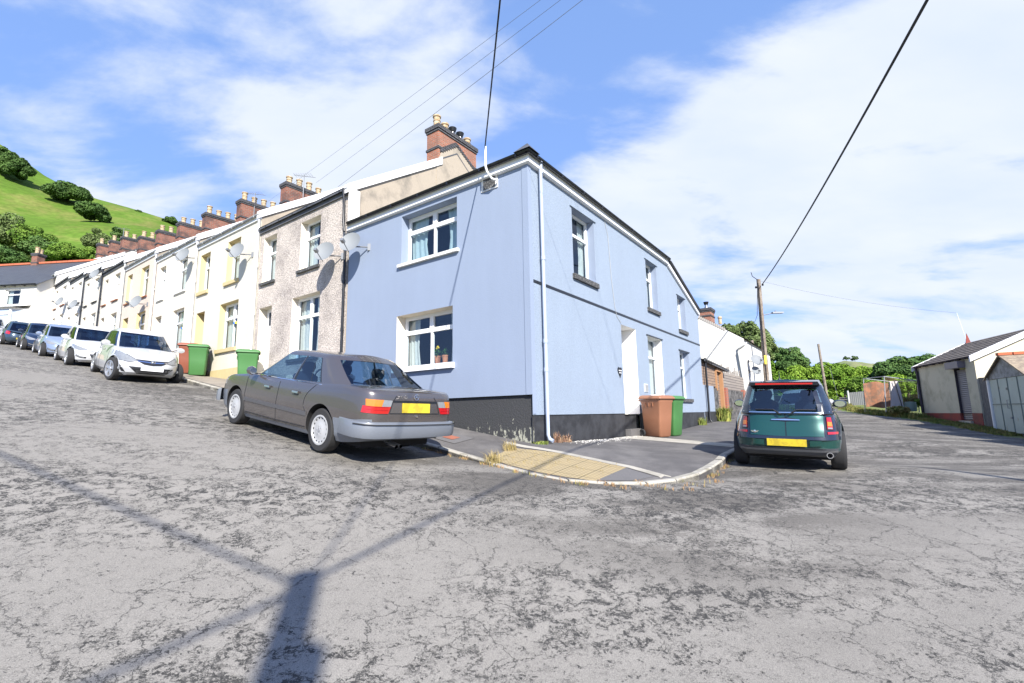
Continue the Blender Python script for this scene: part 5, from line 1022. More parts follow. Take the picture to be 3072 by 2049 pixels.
# ---- hatchbacks along the terrace
def hatch_detail(kind):
    def f(car, patch, strip, prj, cfg):
        for mir in (False, True):
            if kind == 'a':
                h = patch('headlight', 'F', [(.36, .60), (.50, .565), (.72, .60), (.80, .68)], [(.36, .63), (.52, .73), (.66, .81), (.76, .83)], M_clear, .012, 5, 10, mir=mir)
                patch('lamp_rim', 'F', [(.35, .59), (.50, .552), (.73, .59), (.81, .68)], [(.35, .64), (.52, .745), (.66, .825), (.77, .845)], M_trimblack, .004, 5, 10, mir=mir)
                patch('fog_recess', 'F', [(.55, .28), (.70, .30)], [(.68, .48), (.76, .52)], M_trimblack, .008, 4, 4, mir=mir)
                c = prj('F', (-1 if mir else 1) * .665, .37, .012); q = MB(); q.lathe([(.045, 0), (.03, .012), (0, .012)], tuple(c), (1, 0, 0), 14); q.build('fog_lamp', M_clear, car, local=True)
            else:
                patch('headlight', 'F', [(.42, .62), (.60, .585), (.80, .66)], [(.42, .66), (.60, .72), (.78, .80)], M_clear, .01, 4, 8, mir=mir)
                strip('fog_lamp', 'F', [(.42, .36), (.55, .36), (.70, .43)], .055, M_trimblack, .008, mir=mir); strip('fog_lens', 'F', [(.46, .365), (.55, .365), (.64, .405)], .03, M_clear, .014, mir=mir)
        if kind == 'a':
            g = patch('grille', 'F', [(-.33, .60), (-.2, .53), (0, .51), (.2, .53), (.33, .60)], [(-.37, .655), (0, .645), (.37, .655)], M_trimblack, .01, 4, 14)
            patch('grille_bar', 'F', [(-.34, .60), (0, .575), (.34, .60)], [(-.35, .625), (0, .61), (.35, .625)], M_chr, .02, 1, 12, .01, g)
            c = prj('F', 0, .605, .03); q = MB(); q.lathe([(.055, -.01), (.055, .008), (.044, .01), (.04, .002), (0, .002)], tuple(c), (1, 0, 0), 20); q.tube([(c.x + .006, -.03, c.z - .012), (c.x + .008, .0, c.z + .02), (c.x + .006, .03, c.z - .015)], .007, 6); q.build('ring_badge', M_chr, car, local=True, smooth=40)
            li = patch('lower_intake', 'F', [(-.32, .26), (.32, .26)], [(-.52, .45), (.52, .45)], M_trimblack, .008, 4, 12)
            for zz in (.29, .32, .35): strip('mesh_bar', 'F', [(-.36, zz), (0, zz), (.36, zz)], .006, mat('mesh_grey', (.12, .12, .12), .5), .014, .005, li)
            plate(patch, 'F', -.26, .26, .365, .475, M_plW, .03)
            strip('bumper_shadow', 'F', [(-.70, .205), (0, .20), (.70, .205)], .02, M_trimblack, .004, nn=20)
        elif kind in ('b', 'c', 'd', 'w'):
            patch('grille', 'F', [(-.22, .27), (.22, .27)], [(-.36, .50), (.36, .50)], M_trimblack, .01, 4, 12)
            strip('bonnet_line', 'F', [(-.42, .60), (0, .575), (.42, .60)], .016, M_trimblack, .004, nn=16)
            plate(patch, 'F', -.26, .26, .36, .47, M_plW, .03)
        elif kind == 'r':
            for mir in (False, True): patch('tail_light', 'B', [(.55, .66), (.72, .68)], [(.52, .86), (.68, .88)], M_red, .02, 4, 6, .03, mir=mir)
            strip('tailgate_gap', 'B', [(-.6, .52), (0, .50), (.6, .52)], .012, M_trimblack); plate(patch, 'B', -.26, .26, .40, .5, M_plY, .03)
            patch('spoiler', 'B', [(-.5, 1.33), (.5, 1.33)], [(-.5, 1.38), (.5, 1.38)], cfg['paint'], .06, 2, 8, .08)
        for ax in ('L', 'R'):
            strip('door_gap', ax, [(.85, .28), (.86, .6), (.74, .90)], .009, M_trimblack); strip('door_gap', ax, [(-.15, .26), (-.15, .6), (-.17, .90)], .009, M_trimblack)
            for x in (0.0, -.78): patch('door_handle', ax, [(x, .80), (x + .16, .80)], [(x, .83), (x + .16, .83)], cfg['paint'], .03, 1, 4, .012)
            strip('sill_gap', ax, [(-.85, .27), (0, .255), (.85, .27)], .016, M_trimblack, .004)
    return f
def hatch(p, kind, **kw):
    d = dict(paint=p, glass=M_cdark, xr=-1.95, xf=2.02, hw=.855, pw=3.9, taper=(.84, .92), crown=.05,
        top=[(-2, .80), (-1.85, .88), (-1.5, .93), (-.6, .93), (.3, .92), (.95, .93), (1.25, .90), (1.7, .80), (1.95, .66), (2.02, .60)], bot=[(-2, .30), (-1.7, .22), (-1, .19), (1, .17), (1.7, .19), (2.02, .26)],
        levels=[(0, .12, .12, .90), (.12, .03, .03, .97), (.35, 0, 0, 1.0), (.6, .03, .01, .985), (.8, .10, .05, .95), (.93, .14, .12, .91), (1, .18, .22, .86)],
        wx=(-1.24, 1.27), wr=.31, wy=.745, ri=.215, spokes=5, tw=.095, mirror=(.72, 1.0), mirw=.17,
        gh=dict(x=(-1.85, -1.25, .12, 1.22), w=(.72, .56), p=6, rg=.82, ws=.9, band=(.08, .86), roof=[(-1.6, 1.36), (-1.2, 1.42), (-.4, 1.475), (.2, 1.46), (.6, 1.40)], bow=.10,
                side=[(-.84, -.78, 'b'), (-.78, -.42, 'sw'), (-.42, -.37, 'k'), (-.37, .06, 'sw'), (.06, .10, 'k'), (.10, .80, 'sw'), (.80, .84, 'b')]),
        seats=[(.1, 2)], detail=hatch_detail(kind)); d.update(kw); return d
M_wht = paint('car_white', (0.42, 0.43, 0.44), 0, .3); M_wht2 = paint('car_white_pearl', (0.50, 0.51, 0.52), 0, .3); M_sil = paint('ice_blue_silver', (0.26, 0.32, 0.44), .4, .3); M_nvy = paint('dark_navy', (0.012, 0.022, 0.05), .2, .25); M_gry = paint('dark_slate_blue', (0.03, 0.055, 0.085), .3, .3)
GRP = 'cars parked along the terrace'
make_car(hatch(M_wht, 'a', glass=glassmat('corsa_glass', (0.13, 0.22, 0.36), 0.05), steer=14, wy=.725), 'white hatchback with chrome winged grille, nearest of the row facing downhill', GRP, 12.978, -2.452, 1.317, 175.2, -8.6, -2.6)
make_car(hatch(M_wht2, 'b'), 'white hatchback with dark hexagonal grille, second in the parked row', GRP, 17.9, -2.42, 2.06, 176, -8.3, -2.5, .98)
make_car(hatch(M_sil, 'c'), 'pale silver-blue hatchback, third in the parked row', GRP, 22.3, -2.40, 2.74, 176, -8.5, -2, .93)
make_car(hatch(M_nvy, 'd'), 'dark navy car facing downhill, fourth in the parked row', GRP, 26.3, -2.40, 3.38, 176, -8.5, -2, .88)
make_car(hatch(M_gry, 'r', mirw=.14), 'dark blue hatchback facing uphill with a red tail lamp showing', GRP, 30.2, -2.62, 4.02, -4, 8.5, 2, .84)
make_car(hatch(M_wht, 'w'), 'white car near the top of the street by the garden wall', GRP, 34.6, -3.3, 4.78, 176, -8, -2, .84)
make_car(hatch(M_wht2, 'w'), 'white car furthest up the street showing only its roof', GRP, 39.0, -3.1, 5.5, 176, -8, -2, .84)
make_car(hatch(M_wht, 'b'), 'white car far along the right street beyond the green car', 'cars on the right street', -3.2, 12.5, -.72, 90, 1, 1, .98)
# ================================================================ WHEELIE BINS
def bin_mats(n, c): return [mat(n, c, 0.5, vscale=6, var=.06, bump=.12, bscale=120), M_tyre, M_trimblack]
MB_brown = bin_mats('bin_brown_plastic', (0.27, 0.122, 0.068)); MB_green = bin_mats('bin_green_plastic', (0.055, 0.17, 0.05)); MB_maroon = bin_mats('bin_maroon_plastic', (0.24, 0.075, 0.045))
M_stick = mat('white_sticker', (0.75, 0.75, 0.74), 0.6)
def wheelie(s, t, z, yaw, ms, label, group, sticker=True):
    M = Matrix.Translation(W(s, t, z)) @ Matrix(((dF[0], -dS[0], 0, 0), (dF[1], -dS[1], 0, 0), (0, 0, 1, 0), (0, 0, 0, 1))) @ Matrix.Rotation(-yaw, 4, 'Z')
    b = thing('wheelie_bin', label, 'wheelie bin', None, group, M=M)
    # local: +x front, z up
    rows = []
    for z_, xb, xf, w_ in ((.0, -.20, .25, .21), (.03, -.24, .27, .235), (.5, -.26, .315, .255), (.86, -.27, .345, .275), (.90, -.28, .36, .29), (.96, -.28, .36, .29)):
        r = .05; ring = []
        for cx_, cy_, a0 in ((xf - r, w_ - r, 0), (xb + r, w_ - r, 90), (xb + r, -w_ + r, 180), (xf - r, -w_ + r, 270)):
            for k in range(5): a = math.radians(a0 + 22.5 * k); ring.append((cx_ + r * math.cos(a), cy_ + r * math.sin(a), z_))
        rows.append(ring)
    g = MB(); g.grid(rows, close=True); g.add(rows[0], [tuple(range(20))]); g.add(rows[-1], [tuple(range(20))]); g.build('bin_body', ms[0], b, local=True, smooth=40)
    g = MB(); rows = []
    for z_, e in ((.955, .03), (.975, .045), (1.0, .04), (1.045, .0), (1.062, -.06)):
        r = .05; ring = []; xf, xb, w_ = .36 + e, -.29 - e * .5, .29 + e
        for cx_, cy_, a0 in ((xf - r, w_ - r, 0), (xb + r, w_ - r, 90), (xb + r, -w_ + r, 180), (xf - r, -w_ + r, 270)):
            for k in range(5): a = math.radians(a0 + 22.5 * k); ring.append((cx_ + r * math.cos(a), cy_ + r * math.sin(a), z_ + .015 * (1 if cx_ < 0 else 0)))
        rows.append(ring)
    g.grid(rows, close=True); g.add(rows[-1], [tuple(range(20))]); g.build('lid', ms[0], b, local=True, smooth=35)
    g = MB(); g.tube([(-.30, -.24, .93), (-.37, -.22, .95), (-.37, .22, .95), (-.30, .24, .93)], .016, 8); g.build('handle', ms[0], b, local=True, smooth=50)
    for sd in (1, -1):
        g = MB(); g.lathe([(0, -.025), (.085, -.025), (.10, -.012), (.10, .012), (.085, .025), (.06, .025), (.055, .012), (0, .012)], (-.26, sd * .27, .10), (0, sd, 0), 20); g.build('wheel', M_tyre, b, local=True, smooth=35)
    g = MB(); [g.box(XYZ, x, x + .012, sd * .275 - .02, sd * .275 + .02, .78, .88) for x in (-.12, 0, .12) for sd in (1, -1)]; g.box(XYZ, -.30, -.27, -.2, .2, .10, .12); g.build('lifting_rib', ms[0], b, local=True)
    if sticker:
        g = MB(); pts = [(.11 + .055 * math.cos(a) * (1 + .25 * math.sin(3 * a)), .0 + .038 * math.sin(a)) for a in np.linspace(0, 2 * math.pi, 14, endpoint=False)]
        fx = lambda a, d, c: (.33 + d - .02, a - .02, .72 + c); g.prism([(a, c) for a, c in pts], fx, .0, .016); g.build('sticker', M_stick, b, local=True)
    return b
wheelie(-.52, 5.08, PZ(-.52, 5.08), 3.45, MB_brown, 'orange-brown wheelie bin standing on the pale slabs beside the blue house', 'bins by the side door')
wheelie(-.60, 5.78, PZ(-.6, 5.78), 3.3, MB_green, 'green wheelie bin directly behind the orange-brown one', 'bins by the side door')
wheelie(13.62, -.46, PZ(13.62, -.46) + .01, 3.6, MB_green, 'green wheelie bin in the middle of the pavement outside the cream house', 'bins outside the cream house')
wheelie(14.35, -.50, PZ(14.35, -.5) + .01, 3.6, MB_maroon, 'reddish-brown wheelie bin tucked behind the nearest white hatchback', 'bins outside the cream house', False)
wheelie(10.05, -.46, PZ(10.05, -.46) + .01, 3.6, MB_green, 'green wheelie bin half hidden behind the old saloon bonnet', 'bins outside the cream house')
# ================================================================ POLES AND CABLES
M_wood = mat('pole_wood', (0.16, 0.125, 0.095), 0.9, vscale=6, col2=(0.26, 0.22, 0.18), bump=.5, bscale=50)
M_cable = mat('black_cable', (0.006, 0.007, 0.012), 0.6)
def pole(name, label, x, y, zt, r0, r1, lean=(0, 0), cat='utility pole', zb=None):
    z0 = (RZw(x, y) if zb is None else zb) - .3; p = thing(name, label, cat, (x, y, z0)); g = MB(); g.tube([(x + lean[0] * k, y + lean[1] * k, z0 + (zt - z0) * k) for k in (0, .33, .66, 1)], r0, 14, 0, r1); g.build('shaft', M_wood, p, smooth=50); return p
PT = (1.33, -6.3); PR = (9.85, -1.8); PP = (14.22, 27.0)
pt = pole('utility_pole', 'wooden pole behind the viewer that casts the broad shadow on the road', *PT, 6.35, .135, .115)
g = MB(); g.lathe([(.13, 0), (.14, .25), (.10, .3), (0, .32)], (PT[0] + .1, PT[1], 5.3), (0, 0, 1), 10); g.build('terminal_box', M_trimblack, pt)
pr = pole('utility_pole', 'wooden pole at the right whose thin shadow crosses the right street', *PR, 6.9, .13, .09)
pp = pole('utility_pole', 'tall brown wooden pole with a lamp arm beyond the green car', PP[0], PP[1], 7.55, .155, .11, lean=(.12, 0))
g = MB(); g.tube([(14.34, 27, 5.42), (14.9, 26.9, 5.52)], .028, 6); g.build('lamp_arm', M_dishm, pp)
g = MB(); g.box(lambda a, b, c: (14.85 + a, 26.85 + b, 5.52 + c), 0, .62, -.1, .1, -.03, .05); g.lathe([(.04, 0), (.04, .09), (0, .1)], (15.05, 26.85, 5.57), (0, 0, 1), 8); g.build('lamp_head', M_dishm, pp)
g = MB(); g.tube([(14.33, 26.95, 7.45), (13.95, 26.9, 7.72), (13.9, 26.9, 7.95)], .02, 5); g.lathe([(.05, 0), (.06, .06), (.03, .12)], (14.5, 26.9, 7.15), (0, 0, 1), 8); g.lathe([(.05, 0), (.06, .06), (.03, .12)], (14.1, 26.9, 7.0), (0, 0, 1), 8); g.build('insulator', M_trimblack, pp)
g = MB(); g.tube([(14.19, 26.86, 1.2), (14.20, 26.86, 4.2), (14.22, 26.86, 7.3)], .022, 6); g.tube([(14.18, 26.86, 7.2), (14.0, 26.86, 5.4), (13.6, 27.2, 4.2), (13.2, 28.0, 3.6)], .014, 6); g.build('riser_cable', M_cable, pp)
g = MB(); g.box(lambda a, b, c: (14.2 + a, 26.83 + b, 2.6 + c), -.06, .06, -.02, .0, 0, .5); g.build('notice', mat('yellow_notice', (.7, .55, .05), .6), pp)
pole('utility_pole', 'leaning pale pole beside the right street in front of the trees', 26.0, 40, 5.5, .125, .085, lean=(-.26, 0))
pole('utility_pole', 'short distant brown pole among the trees', 33.05, 55, 6.3, .19, .13, lean=(-.1, 0), zb=1.5)
pole('utility_pole', 'grey pole behind the white gable with a small pale box', 18.27, 36, 5.3, .15, .11, lean=(-.1, 0))
SO_ = (19.57, 20.3); Psh_ = lambda a, d, z: (SO_[0] + .324 * a + .946 * d, SO_[1] + .946 * a - .324 * d, z)
def cable(label, a, b, r, sag=.4, n=24, m=None):
    a, b = Vector(a), Vector(b); pts = [a + (b - a) * i / n + Vector((0, 0, -sag * 4 * (i / n) * (1 - i / n))) for i in range(n + 1)]
    g = MB(); g.tube(pts, r, 6); return tag(g.build('cable', m or M_cable, loc=tuple(a), smooth=60), label, 'cable')
cable('thick black cable running up from the right street pole over the viewer', (PT[0], PT[1], 6.25), (14.50, 26.9, 7.25), .026, .55)
cable('black service cable dropping to the front of the blue house', (PT[0], PT[1], 6.2), PF(.86, -.27, 5.56), .013, .12)
cable('black cable going back along the road behind the viewer', (PT[0], PT[1], 6.2), (PT[0] - .47 * 30, PT[1] - .88 * 30, 5.5), .026, .25)
cable('black cable running off to the left above the road', (PT[0], PT[1], 6.2), (PT[0] - .86 * 34, PT[1] + .51 * 34, 9.5), .022, .4)
M_cable2 = mat('thin_grey_wire', (0.16, 0.17, 0.19), 0.6)
for lb, e, z in (('uppermost thin grey wire above the terrace', (-13.42, 25.0, 11.83), 6.45), ('thin grey wire just below the uppermost one', (-8.6, 20.0, 10.35), 6.6), ('lowest thin grey wire passing the red chimney', PF(6.3, -.1, 6.4), 6.85)):
    cable(lb, (PR[0], PR[1], z), e, .0042, .1, m=M_cable2)
cable('faint wire from the street pole to the mast on the shop roof', (14.3, 27, 7.5), Psh_(5.18, 2.03, 4.89), .004, .25)
g = MB(); g.tube([(27.8, 42, 3.7), (28.3, 42, .4)], .015, 5); tag(g.build('guy_wire', M_dishm), 'slanting guy wire in front of the trees', 'guy wire')
# ================================================================ WHITE GABLE, LEAN-TO, STONE WALL
WG = thing('white_house', 'white gabled house beyond the blue one with brick chimney', 'house', W(1, 21, -.3)); Pw = lambda a, d, z: W(a, 21 + d, z)
g = MB(); g.add([Pw(0, 0, -1), Pw(4.3, 0, -1), Pw(4.3, 0, 3.95), Pw(2.15, 0, 5.42), Pw(0, 0, 3.95), Pw(0, 9, -1), Pw(4.3, 9, -1), Pw(4.3, 9, 3.95), Pw(2.15, 9, 5.42), Pw(0, 9, 3.95)], [(0, 1, 2, 3, 4), (0, 4, 9, 5), (1, 2, 7, 6), (5, 6, 7, 8, 9)]); g.build('wall', M_white2, WG, recalc=False)
g = MB(); g.add([Pw(-.15, .02, 3.9), Pw(2.15, .02, 5.5), Pw(4.45, .02, 3.9), Pw(-.15, 9, 3.9), Pw(2.15, 9, 5.5), Pw(4.45, 9, 3.9)], [(0, 1, 4, 3), (1, 2, 5, 4)]); g.build('roof', M_slate, WG, recalc=False)
g = MB()
for i in range(14): g.box(Pw, 2.2 - i * .10, 2.28 - i * .10, -.02, .12, 5.36 - i * .066, 5.52 - i * .066)
g.build('brick_verge', mat('pale_brick_edge', (.42, .38, .34), .9), WG)
chimney(Pw, 1.62, .1, 1.0, 4.9, 5.95, 1, M_brick1, .62, WG, cowls=(0,))
g = MB(); g.lathe([(.10, 0), (.09, .3), (.12, .32), (.12, .42), (.08, .45)], Pw(1.25, .6, 5.0), (0, 0, 1), 10); g.build('chimney_pot', M_pot, WG)
pipe(WG, [Pw(-.12, .1, 3.72), Pw(-.02, -.08, 3.6), Pw(.28, -.08, 3.42), Pw(.30, -.08, 3.2), Pw(.12, -.08, .9)], M_greyg, .045)
for (s_, z_, r_, lb) in ((-.32, 2.72, .36, 'upper satellite dish at the corner of the white gable'), (-.24, 2.17, .27, 'lower satellite dish at the corner of the white gable')):
    th = thing('satellite_dish', lb, 'satellite dish', Pw(s_ - .15, .5, z_), 'dishes on the white gable'); dish_parts(th, Pw(s_ - .15, .5, z_), Vector((-dF[0] * .5 - dS[0] * .7, -dF[1] * .5 - dS[1] * .7, .55)), r_, None, Pw(-.02, .62, z_ + .02))
M_board = brickmat('weathered_boards', (0.27, 0.185, 0.13), (0.21, 0.15, 0.11), (0.05, 0.04, 0.035), w=.55, h=.115, msize=.008)
M_board2 = brickmat('grey_planks', (0.27, 0.235, 0.20), (0.22, 0.19, 0.17), (0.05, 0.045, 0.04), w=2.4, h=.13, msize=.010)
M_timber = mat('orange_timber', (0.36, 0.19, 0.09), .8, var=.1, vscale=6)
M_rubble = mat('rubble_stone', (0.13, 0.125, 0.12), .95, vscale=5, col2=(0.045, 0.043, 0.042), thr=(.45, .55), bump=1.0, bscale=12)
M_bpier = brickmat('red_brick_pier', (0.40, 0.11, 0.06), (0.32, 0.085, 0.05), (.2, .15, .12))
LT = thing('lean_to_shed', 'boarded lean-to with slate roof against the end of the blue house', 'shed', W(0, 13.5, -.3))
g = MB(); g.box(PS, 12.0, 13.72, .03, .3, .02, 1.06, 0); g.box(PS, 12.0, 13.74, .0, .3, -.6, .02, 1); g.build('blue_pier', [M_blueS, M_black], LT)
g = MB(); g.box(PS, 12.0, 14.6, .05, .12, 1.06, 1.98); g.box(PS, 14.6, 15.2, .35, .42, -.4, 1.9); g.build('boarding', M_board, LT)
g = MB(); g.box(PS, 15.16, 15.34, -.02, .12, -.35, 1.75); g.box(PS, 14.3, 15.34, -.02, .12, 1.72, 1.84); g.box(PS, 14.2, 14.34, -.0, .12, .9, 1.8); g.build('gate_frame', M_timber, LT)
g = MB(); g.box(PS, 14.4, 15.15, .12, .16, -.35, 1.72); g.build('gate', M_board, LT)
g = MB(); g.box(PS, 13.74, 14.4, .02, .3, -.6, 1.0); g.build('stone_pier', M_rubble, LT)
g = MB(); g.add([PS(11.95, -.12, 2.05), PS(16.2, -.12, 1.86), PS(16.2, 2.2, 2.3), PS(11.95, 2.2, 2.5), PS(11.95, -.12, 1.98), PS(16.2, -.12, 1.79), PS(16.2, 2.2, 2.23), PS(11.95, 2.2, 2.43)], [(0, 1, 2, 3), (4, 5, 6, 7), (0, 1, 5, 4), (1, 2, 6, 5)]); ro_ = g.build('roof', M_slate, LT)
gutter(LT, PS, 12.0, 13.4, 2.0, M_trimblack, .05, .1)
for i in range(1): pass
g = MB(); [g.box(PS, 12.1 + i * .34, 12.36 + i * .34, -.15, -.10, 2.03 - i * .0152, 2.065 - i * .0152) for i in range(12)]; g.build('slate_edge', M_sillB, ro_)
BW = thing('boundary_wall', 'rubble stone boundary wall with red brick pier beyond the lean-to', 'wall', W(0, 18, -.3))
g = MB(); g.box(PS, 16.1, 20.6, .05, .4, -.7, 1.0); g.build('stonework', M_rubble, BW)
g = MB(); g.box(PS, 15.68, 16.1, -.02, .38, -.7, 1.08); g.build('brick_pier', M_bpier, BW); g = MB(); g.box(PS, 19.9, 20.4, .02, .2, .7, 1.1); g.build('brick_patch', M_bpier, BW)
FN = thing('plank_fence', 'grey horizontal plank fence with ragged pales on top of the stone wall', 'fence', W(0, 18, 1.0))
g = MB(); g.box(PS, 15.4, 20.9, .16, .20, 1.0, 1.80); g.build('planks', M_board2, FN)
for i in range(19):
    a = 15.3 + i * .29 + random.uniform(-.03, .03); g = MB(); g.box(PS, a, a + random.uniform(.08, .16), .26, .28, 1.1, 1.95 + random.uniform(-.08, .28)); g.build('pale', M_board2, FN)
# ================================================================ SHOP WITH SHUTTER
SO = (19.57, 20.3); su = Vector((.324, .946)).normalized(); sn_ = Vector((su.y, -su.x)); Psh = lambda a, d, z: (SO[0] + su.x * a + sn_.x * d, SO[1] + su.y * a + sn_.y * d, z)
M_shop = mat('stained_cream_render', (0.47, 0.45, 0.35), .95, vscale=1.0, col2=(0.26, 0.25, 0.18), thr=(.48, .75), bump=.3, bscale=50, grain=.1)
M_shopg = mat('bright_cream_render', (0.60, 0.55, 0.42), .95, vscale=2, var=.04); M_redp = mat('red_plinth', (0.26, 0.045, 0.035), .8, vscale=2, col2=(.17, .05, .04), bump=.3, bscale=20)
M_tile = mat('concrete_tile', (0.10, 0.085, 0.075), .9, vscale=4, col2=(.19, .16, .13), bump=.6, bscale=12); M_metal = mat('shutter_metal', (0.17, 0.17, 0.19), .45, metal=.3); M_metal2 = mat('shutter_box_grey', (0.17, 0.155, 0.175), .5)
M_purple = mat('dark_reveal', (0.035, 0.028, 0.04), .7)
SH = thing('small_shop', 'single storey cream building with red base and closed roller shutter', 'building', Psh(2.6, 2, -.6))
g = MB(); panel(g, Psh, 0, 5.15, -.235, 2.12, [(.74, 1.68, -.235, 1.9)], .22, 0, 1); g.build('wall', [M_shop, M_purple], SH, recalc=False)
g = MB(); panel(g, Psh, 0.01, 5.14, -1.2, -.236, [(.74, 1.68, -.55, -.236)], .22, 0, 0, d0=-.012); g.box(Psh, 0, .02, -.012, 5, -1.2, -.24); g.build('plinth', M_redp, SH, recalc=False)
k = .47; g = MB(); g.add([Psh(0, 0, -1.1), Psh(0, 4.6, -1.1), Psh(0, 4.6, 2.12), Psh(0, 2.3, 2.12 + 2.3 * k), Psh(0, 0, 2.12)], [(0, 1, 2, 3, 4)]); g.build('gable', M_shopg, SH, recalc=False); g = MB(); g.add([Psh(5.15, 0, -1.1), Psh(5.15, 4.6, -1.1), Psh(5.15, 4.6, 2.12), Psh(5.15, 2.3, 2.12 + 2.3 * k), Psh(5.15, 0, 2.12)], [(0, 1, 2, 3, 4)]); g.build('gable', M_shopg, SH, recalc=False)
g = MB(); rows = []; nT_ = 9
for j in range(nT_): # courses as real steps
    d0_ = -.18 + 2.48 * j / nT_; d1_ = -.18 + 2.48 * (j + 1) / nT_; z0_ = 2.22 + d0_ * k; z1_ = 2.22 + d1_ * k
    g.box(Psh, -.12, 5.27, 0, 0, 0, 0) if False else g.add([Psh(-.12, d0_, z0_ + .03), Psh(5.27, d0_, z0_ + .03), Psh(5.27, d1_, z1_), Psh(-.12, d1_, z1_), Psh(-.12, d0_, z0_ - .01), Psh(5.27, d0_, z0_ - .01)], [(0, 1, 2, 3), (0, 1, 5, 4)])
g.add([Psh(-.12, 2.3, 2.22 + 2.3 * k), Psh(5.27, 2.3, 2.22 + 2.3 * k), Psh(5.27, 4.8, 2.1), Psh(-.12, 4.8, 2.1)], [(0, 1, 2, 3)]); ro_ = g.build('roof', M_tile, SH, recalc=False)
g = MB(); 
for aa in (-.16, 5.22):
    g = MB()
    for q0, q1, w0, w1 in ((-.2, 2.35, 2.22 - .2 * k, 2.22 + 2.35 * k), (2.35, 4.8, 2.22 + 2.35 * k, 2.12)):
        g.add([Psh(aa, q0, w0 - .20), Psh(aa, q1, w1 - .20), Psh(aa, q1, w1 + .045), Psh(aa, q0, w0 + .045), Psh(aa + .10, q0, w0 - .20), Psh(aa + .10, q1, w1 - .20), Psh(aa + .10, q1, w1 + .045), Psh(aa + .10, q0, w0 + .045)], [(0, 1, 2, 3), (4, 5, 6, 7), (3, 2, 6, 7), (0, 1, 5, 4)])
    g.build('bargeboard', M_white, SH)
gutter(SH, Psh, -.05, 5.2, 2.17, M_purple, .07, .13); pipe(SH, [Psh(5.10, -.10, 2.1), Psh(5.08, -.07, 1.8), Psh(5.05, -.07, -.35)], M_purple, .06)
g = MB()
for i in range(26): z_ = -.53 + i * .085; g.add([Psh(.76, .10, z_), Psh(1.66, .10, z_), Psh(1.66, .085, z_ + .03), Psh(.76, .085, z_ + .03), Psh(1.66, .10, z_ + .085), Psh(.76, .10, z_ + .085)], [(0, 1, 2, 3), (3, 2, 4, 5)])
g.build('roller_shutter', M_metal, SH, recalc=False)
g = MB(); g.box(Psh, .70, 1.78, -.28, 0, 1.74, 2.04); g.build('shutter_box', M_metal2, SH); g = MB(); g.box(Psh, .72, 1.7, -.1, .05, -.70, -.56); g.build('step', M_slab, SH)
mst = thing('mast', 'thin pale mast with a red flag-like plate on the shop roof ridge', 'mast', Psh(4.9, 2.2, 3.2)); g = MB(); g.tube([Psh(5.18, 2.29, 3.2), Psh(5.18, 2.03, 4.89)], .010, 6); g.build('rod', M_white, mst)
g = MB(); g.prism([(5.10, 3.2), (5.30, 3.2), (5.18, 3.78)], lambda a_, d_, c_: Psh(5.18 + d_, 2.29 + (a_ - 5.18) * 1.2, c_), -.02, .02); g.build('red_plate', M_redp, mst)
# garage
GO = (18.75, 19.0); gu = Vector((.471, .882)).normalized(); gn = Vector((gu.y, -gu.x)); Pg = lambda a, d, z: (GO[0] + gu.x * a + gn.x * d, GO[1] + gu.y * a + gn.y * d, z)
M_gdoor = mat('mint_green_steel', (0.38, 0.44, 0.40), .6, vscale=3.5, col2=(0.28, 0.22, 0.13), thr=(.62, .75), var=.08); M_corr = mat('corrugated_sheet', (0.32, 0.325, 0.32), .7, vscale=5, col2=(.20, .20, .19)); M_rust = mat('orange_tile', (0.45, 0.13, 0.06), .85, var=.12)
GA = thing('garage', 'small garage with pale green folding steel doors and corrugated gable', 'garage', Pg(-1.7, 1, -1))
g = MB(); g.box(Pg, -.06, .04, -.06, .10, -1.1, 1.15); g.build('door_post', M_white, GA); g = MB(); g.box(Pg, -3.5, -3.4, -.06, .10, -1.2, 1.12); g.build('door_post', M_white, GA)
for i in range(4):
    a1_ = -.08 - i * .83; a0_ = a1_ - .80; g = MB(); zb_ = -.86 - .03 * i; g.box(Pg, a0_, a1_, 0, .04, zb_, 1.05)
    dd = g.build('door_leaf', M_gdoor, GA); q = MB(); q.box(Pg, a0_ + .02, a1_ - .02, -.02, 0, .08, .13); q.box(Pg, a0_ + .0, a0_ + .04, -.018, 0, zb_, 1.04); q.build('door_rail', mat('rail_grey_green', (.20, .235, .21), .6), dd)
q = MB(); q.tube([Pg(-1.62, -.02, .25), Pg(-1.62, -.07, .25), Pg(-1.62, -.07, -.05), Pg(-1.62, -.02, -.05)], .014, 5); q.box(Pg, -1.66, -1.58, -.04, 0, .62, .70); q.box(Pg, -1.72, -1.62, -.05, 0, -.42, -.36); q.build('handle', M_dishm, GA)
g = MB(); rows = []; na = 60
for zi in (0, 1):
    row = []
    for i in range(na + 1):
        a = .04 - 3.5 * i / na; top_ = 1.84 - abs(a + 1.72) * .42; row.append(Pg(a, -.03 + .018 * (i % 2), 1.06 if zi == 0 else max(top_, 1.07)))
    rows.append(row)
g.grid(rows); g.build('gable_sheet', M_corr, GA, recalc=False)
g = MB()
for i in range(11): a = .05 - 3.5 * i / 10
g.add([Pg(.12, -.14, 1.06), Pg(-1.72, -.14, 1.90), Pg(-3.56, -.14, 1.06), Pg(.12, 5, 1.06), Pg(-1.72, 5, 1.90), Pg(-3.56, 5, 1.06), Pg(.12, -.14, 1.0), Pg(-1.72, -.14, 1.84), Pg(-3.56, -.14, 1.0)], [(0, 1, 4, 3), (1, 2, 5, 4), (0, 1, 7, 6), (1, 2, 8, 7)]); ro_ = g.build('roof', mat('mossy_roof', (.20, .16, .12), .9, vscale=6, col2=(.32, .26, .18), bump=.5, bscale=20), GA, recalc=False)
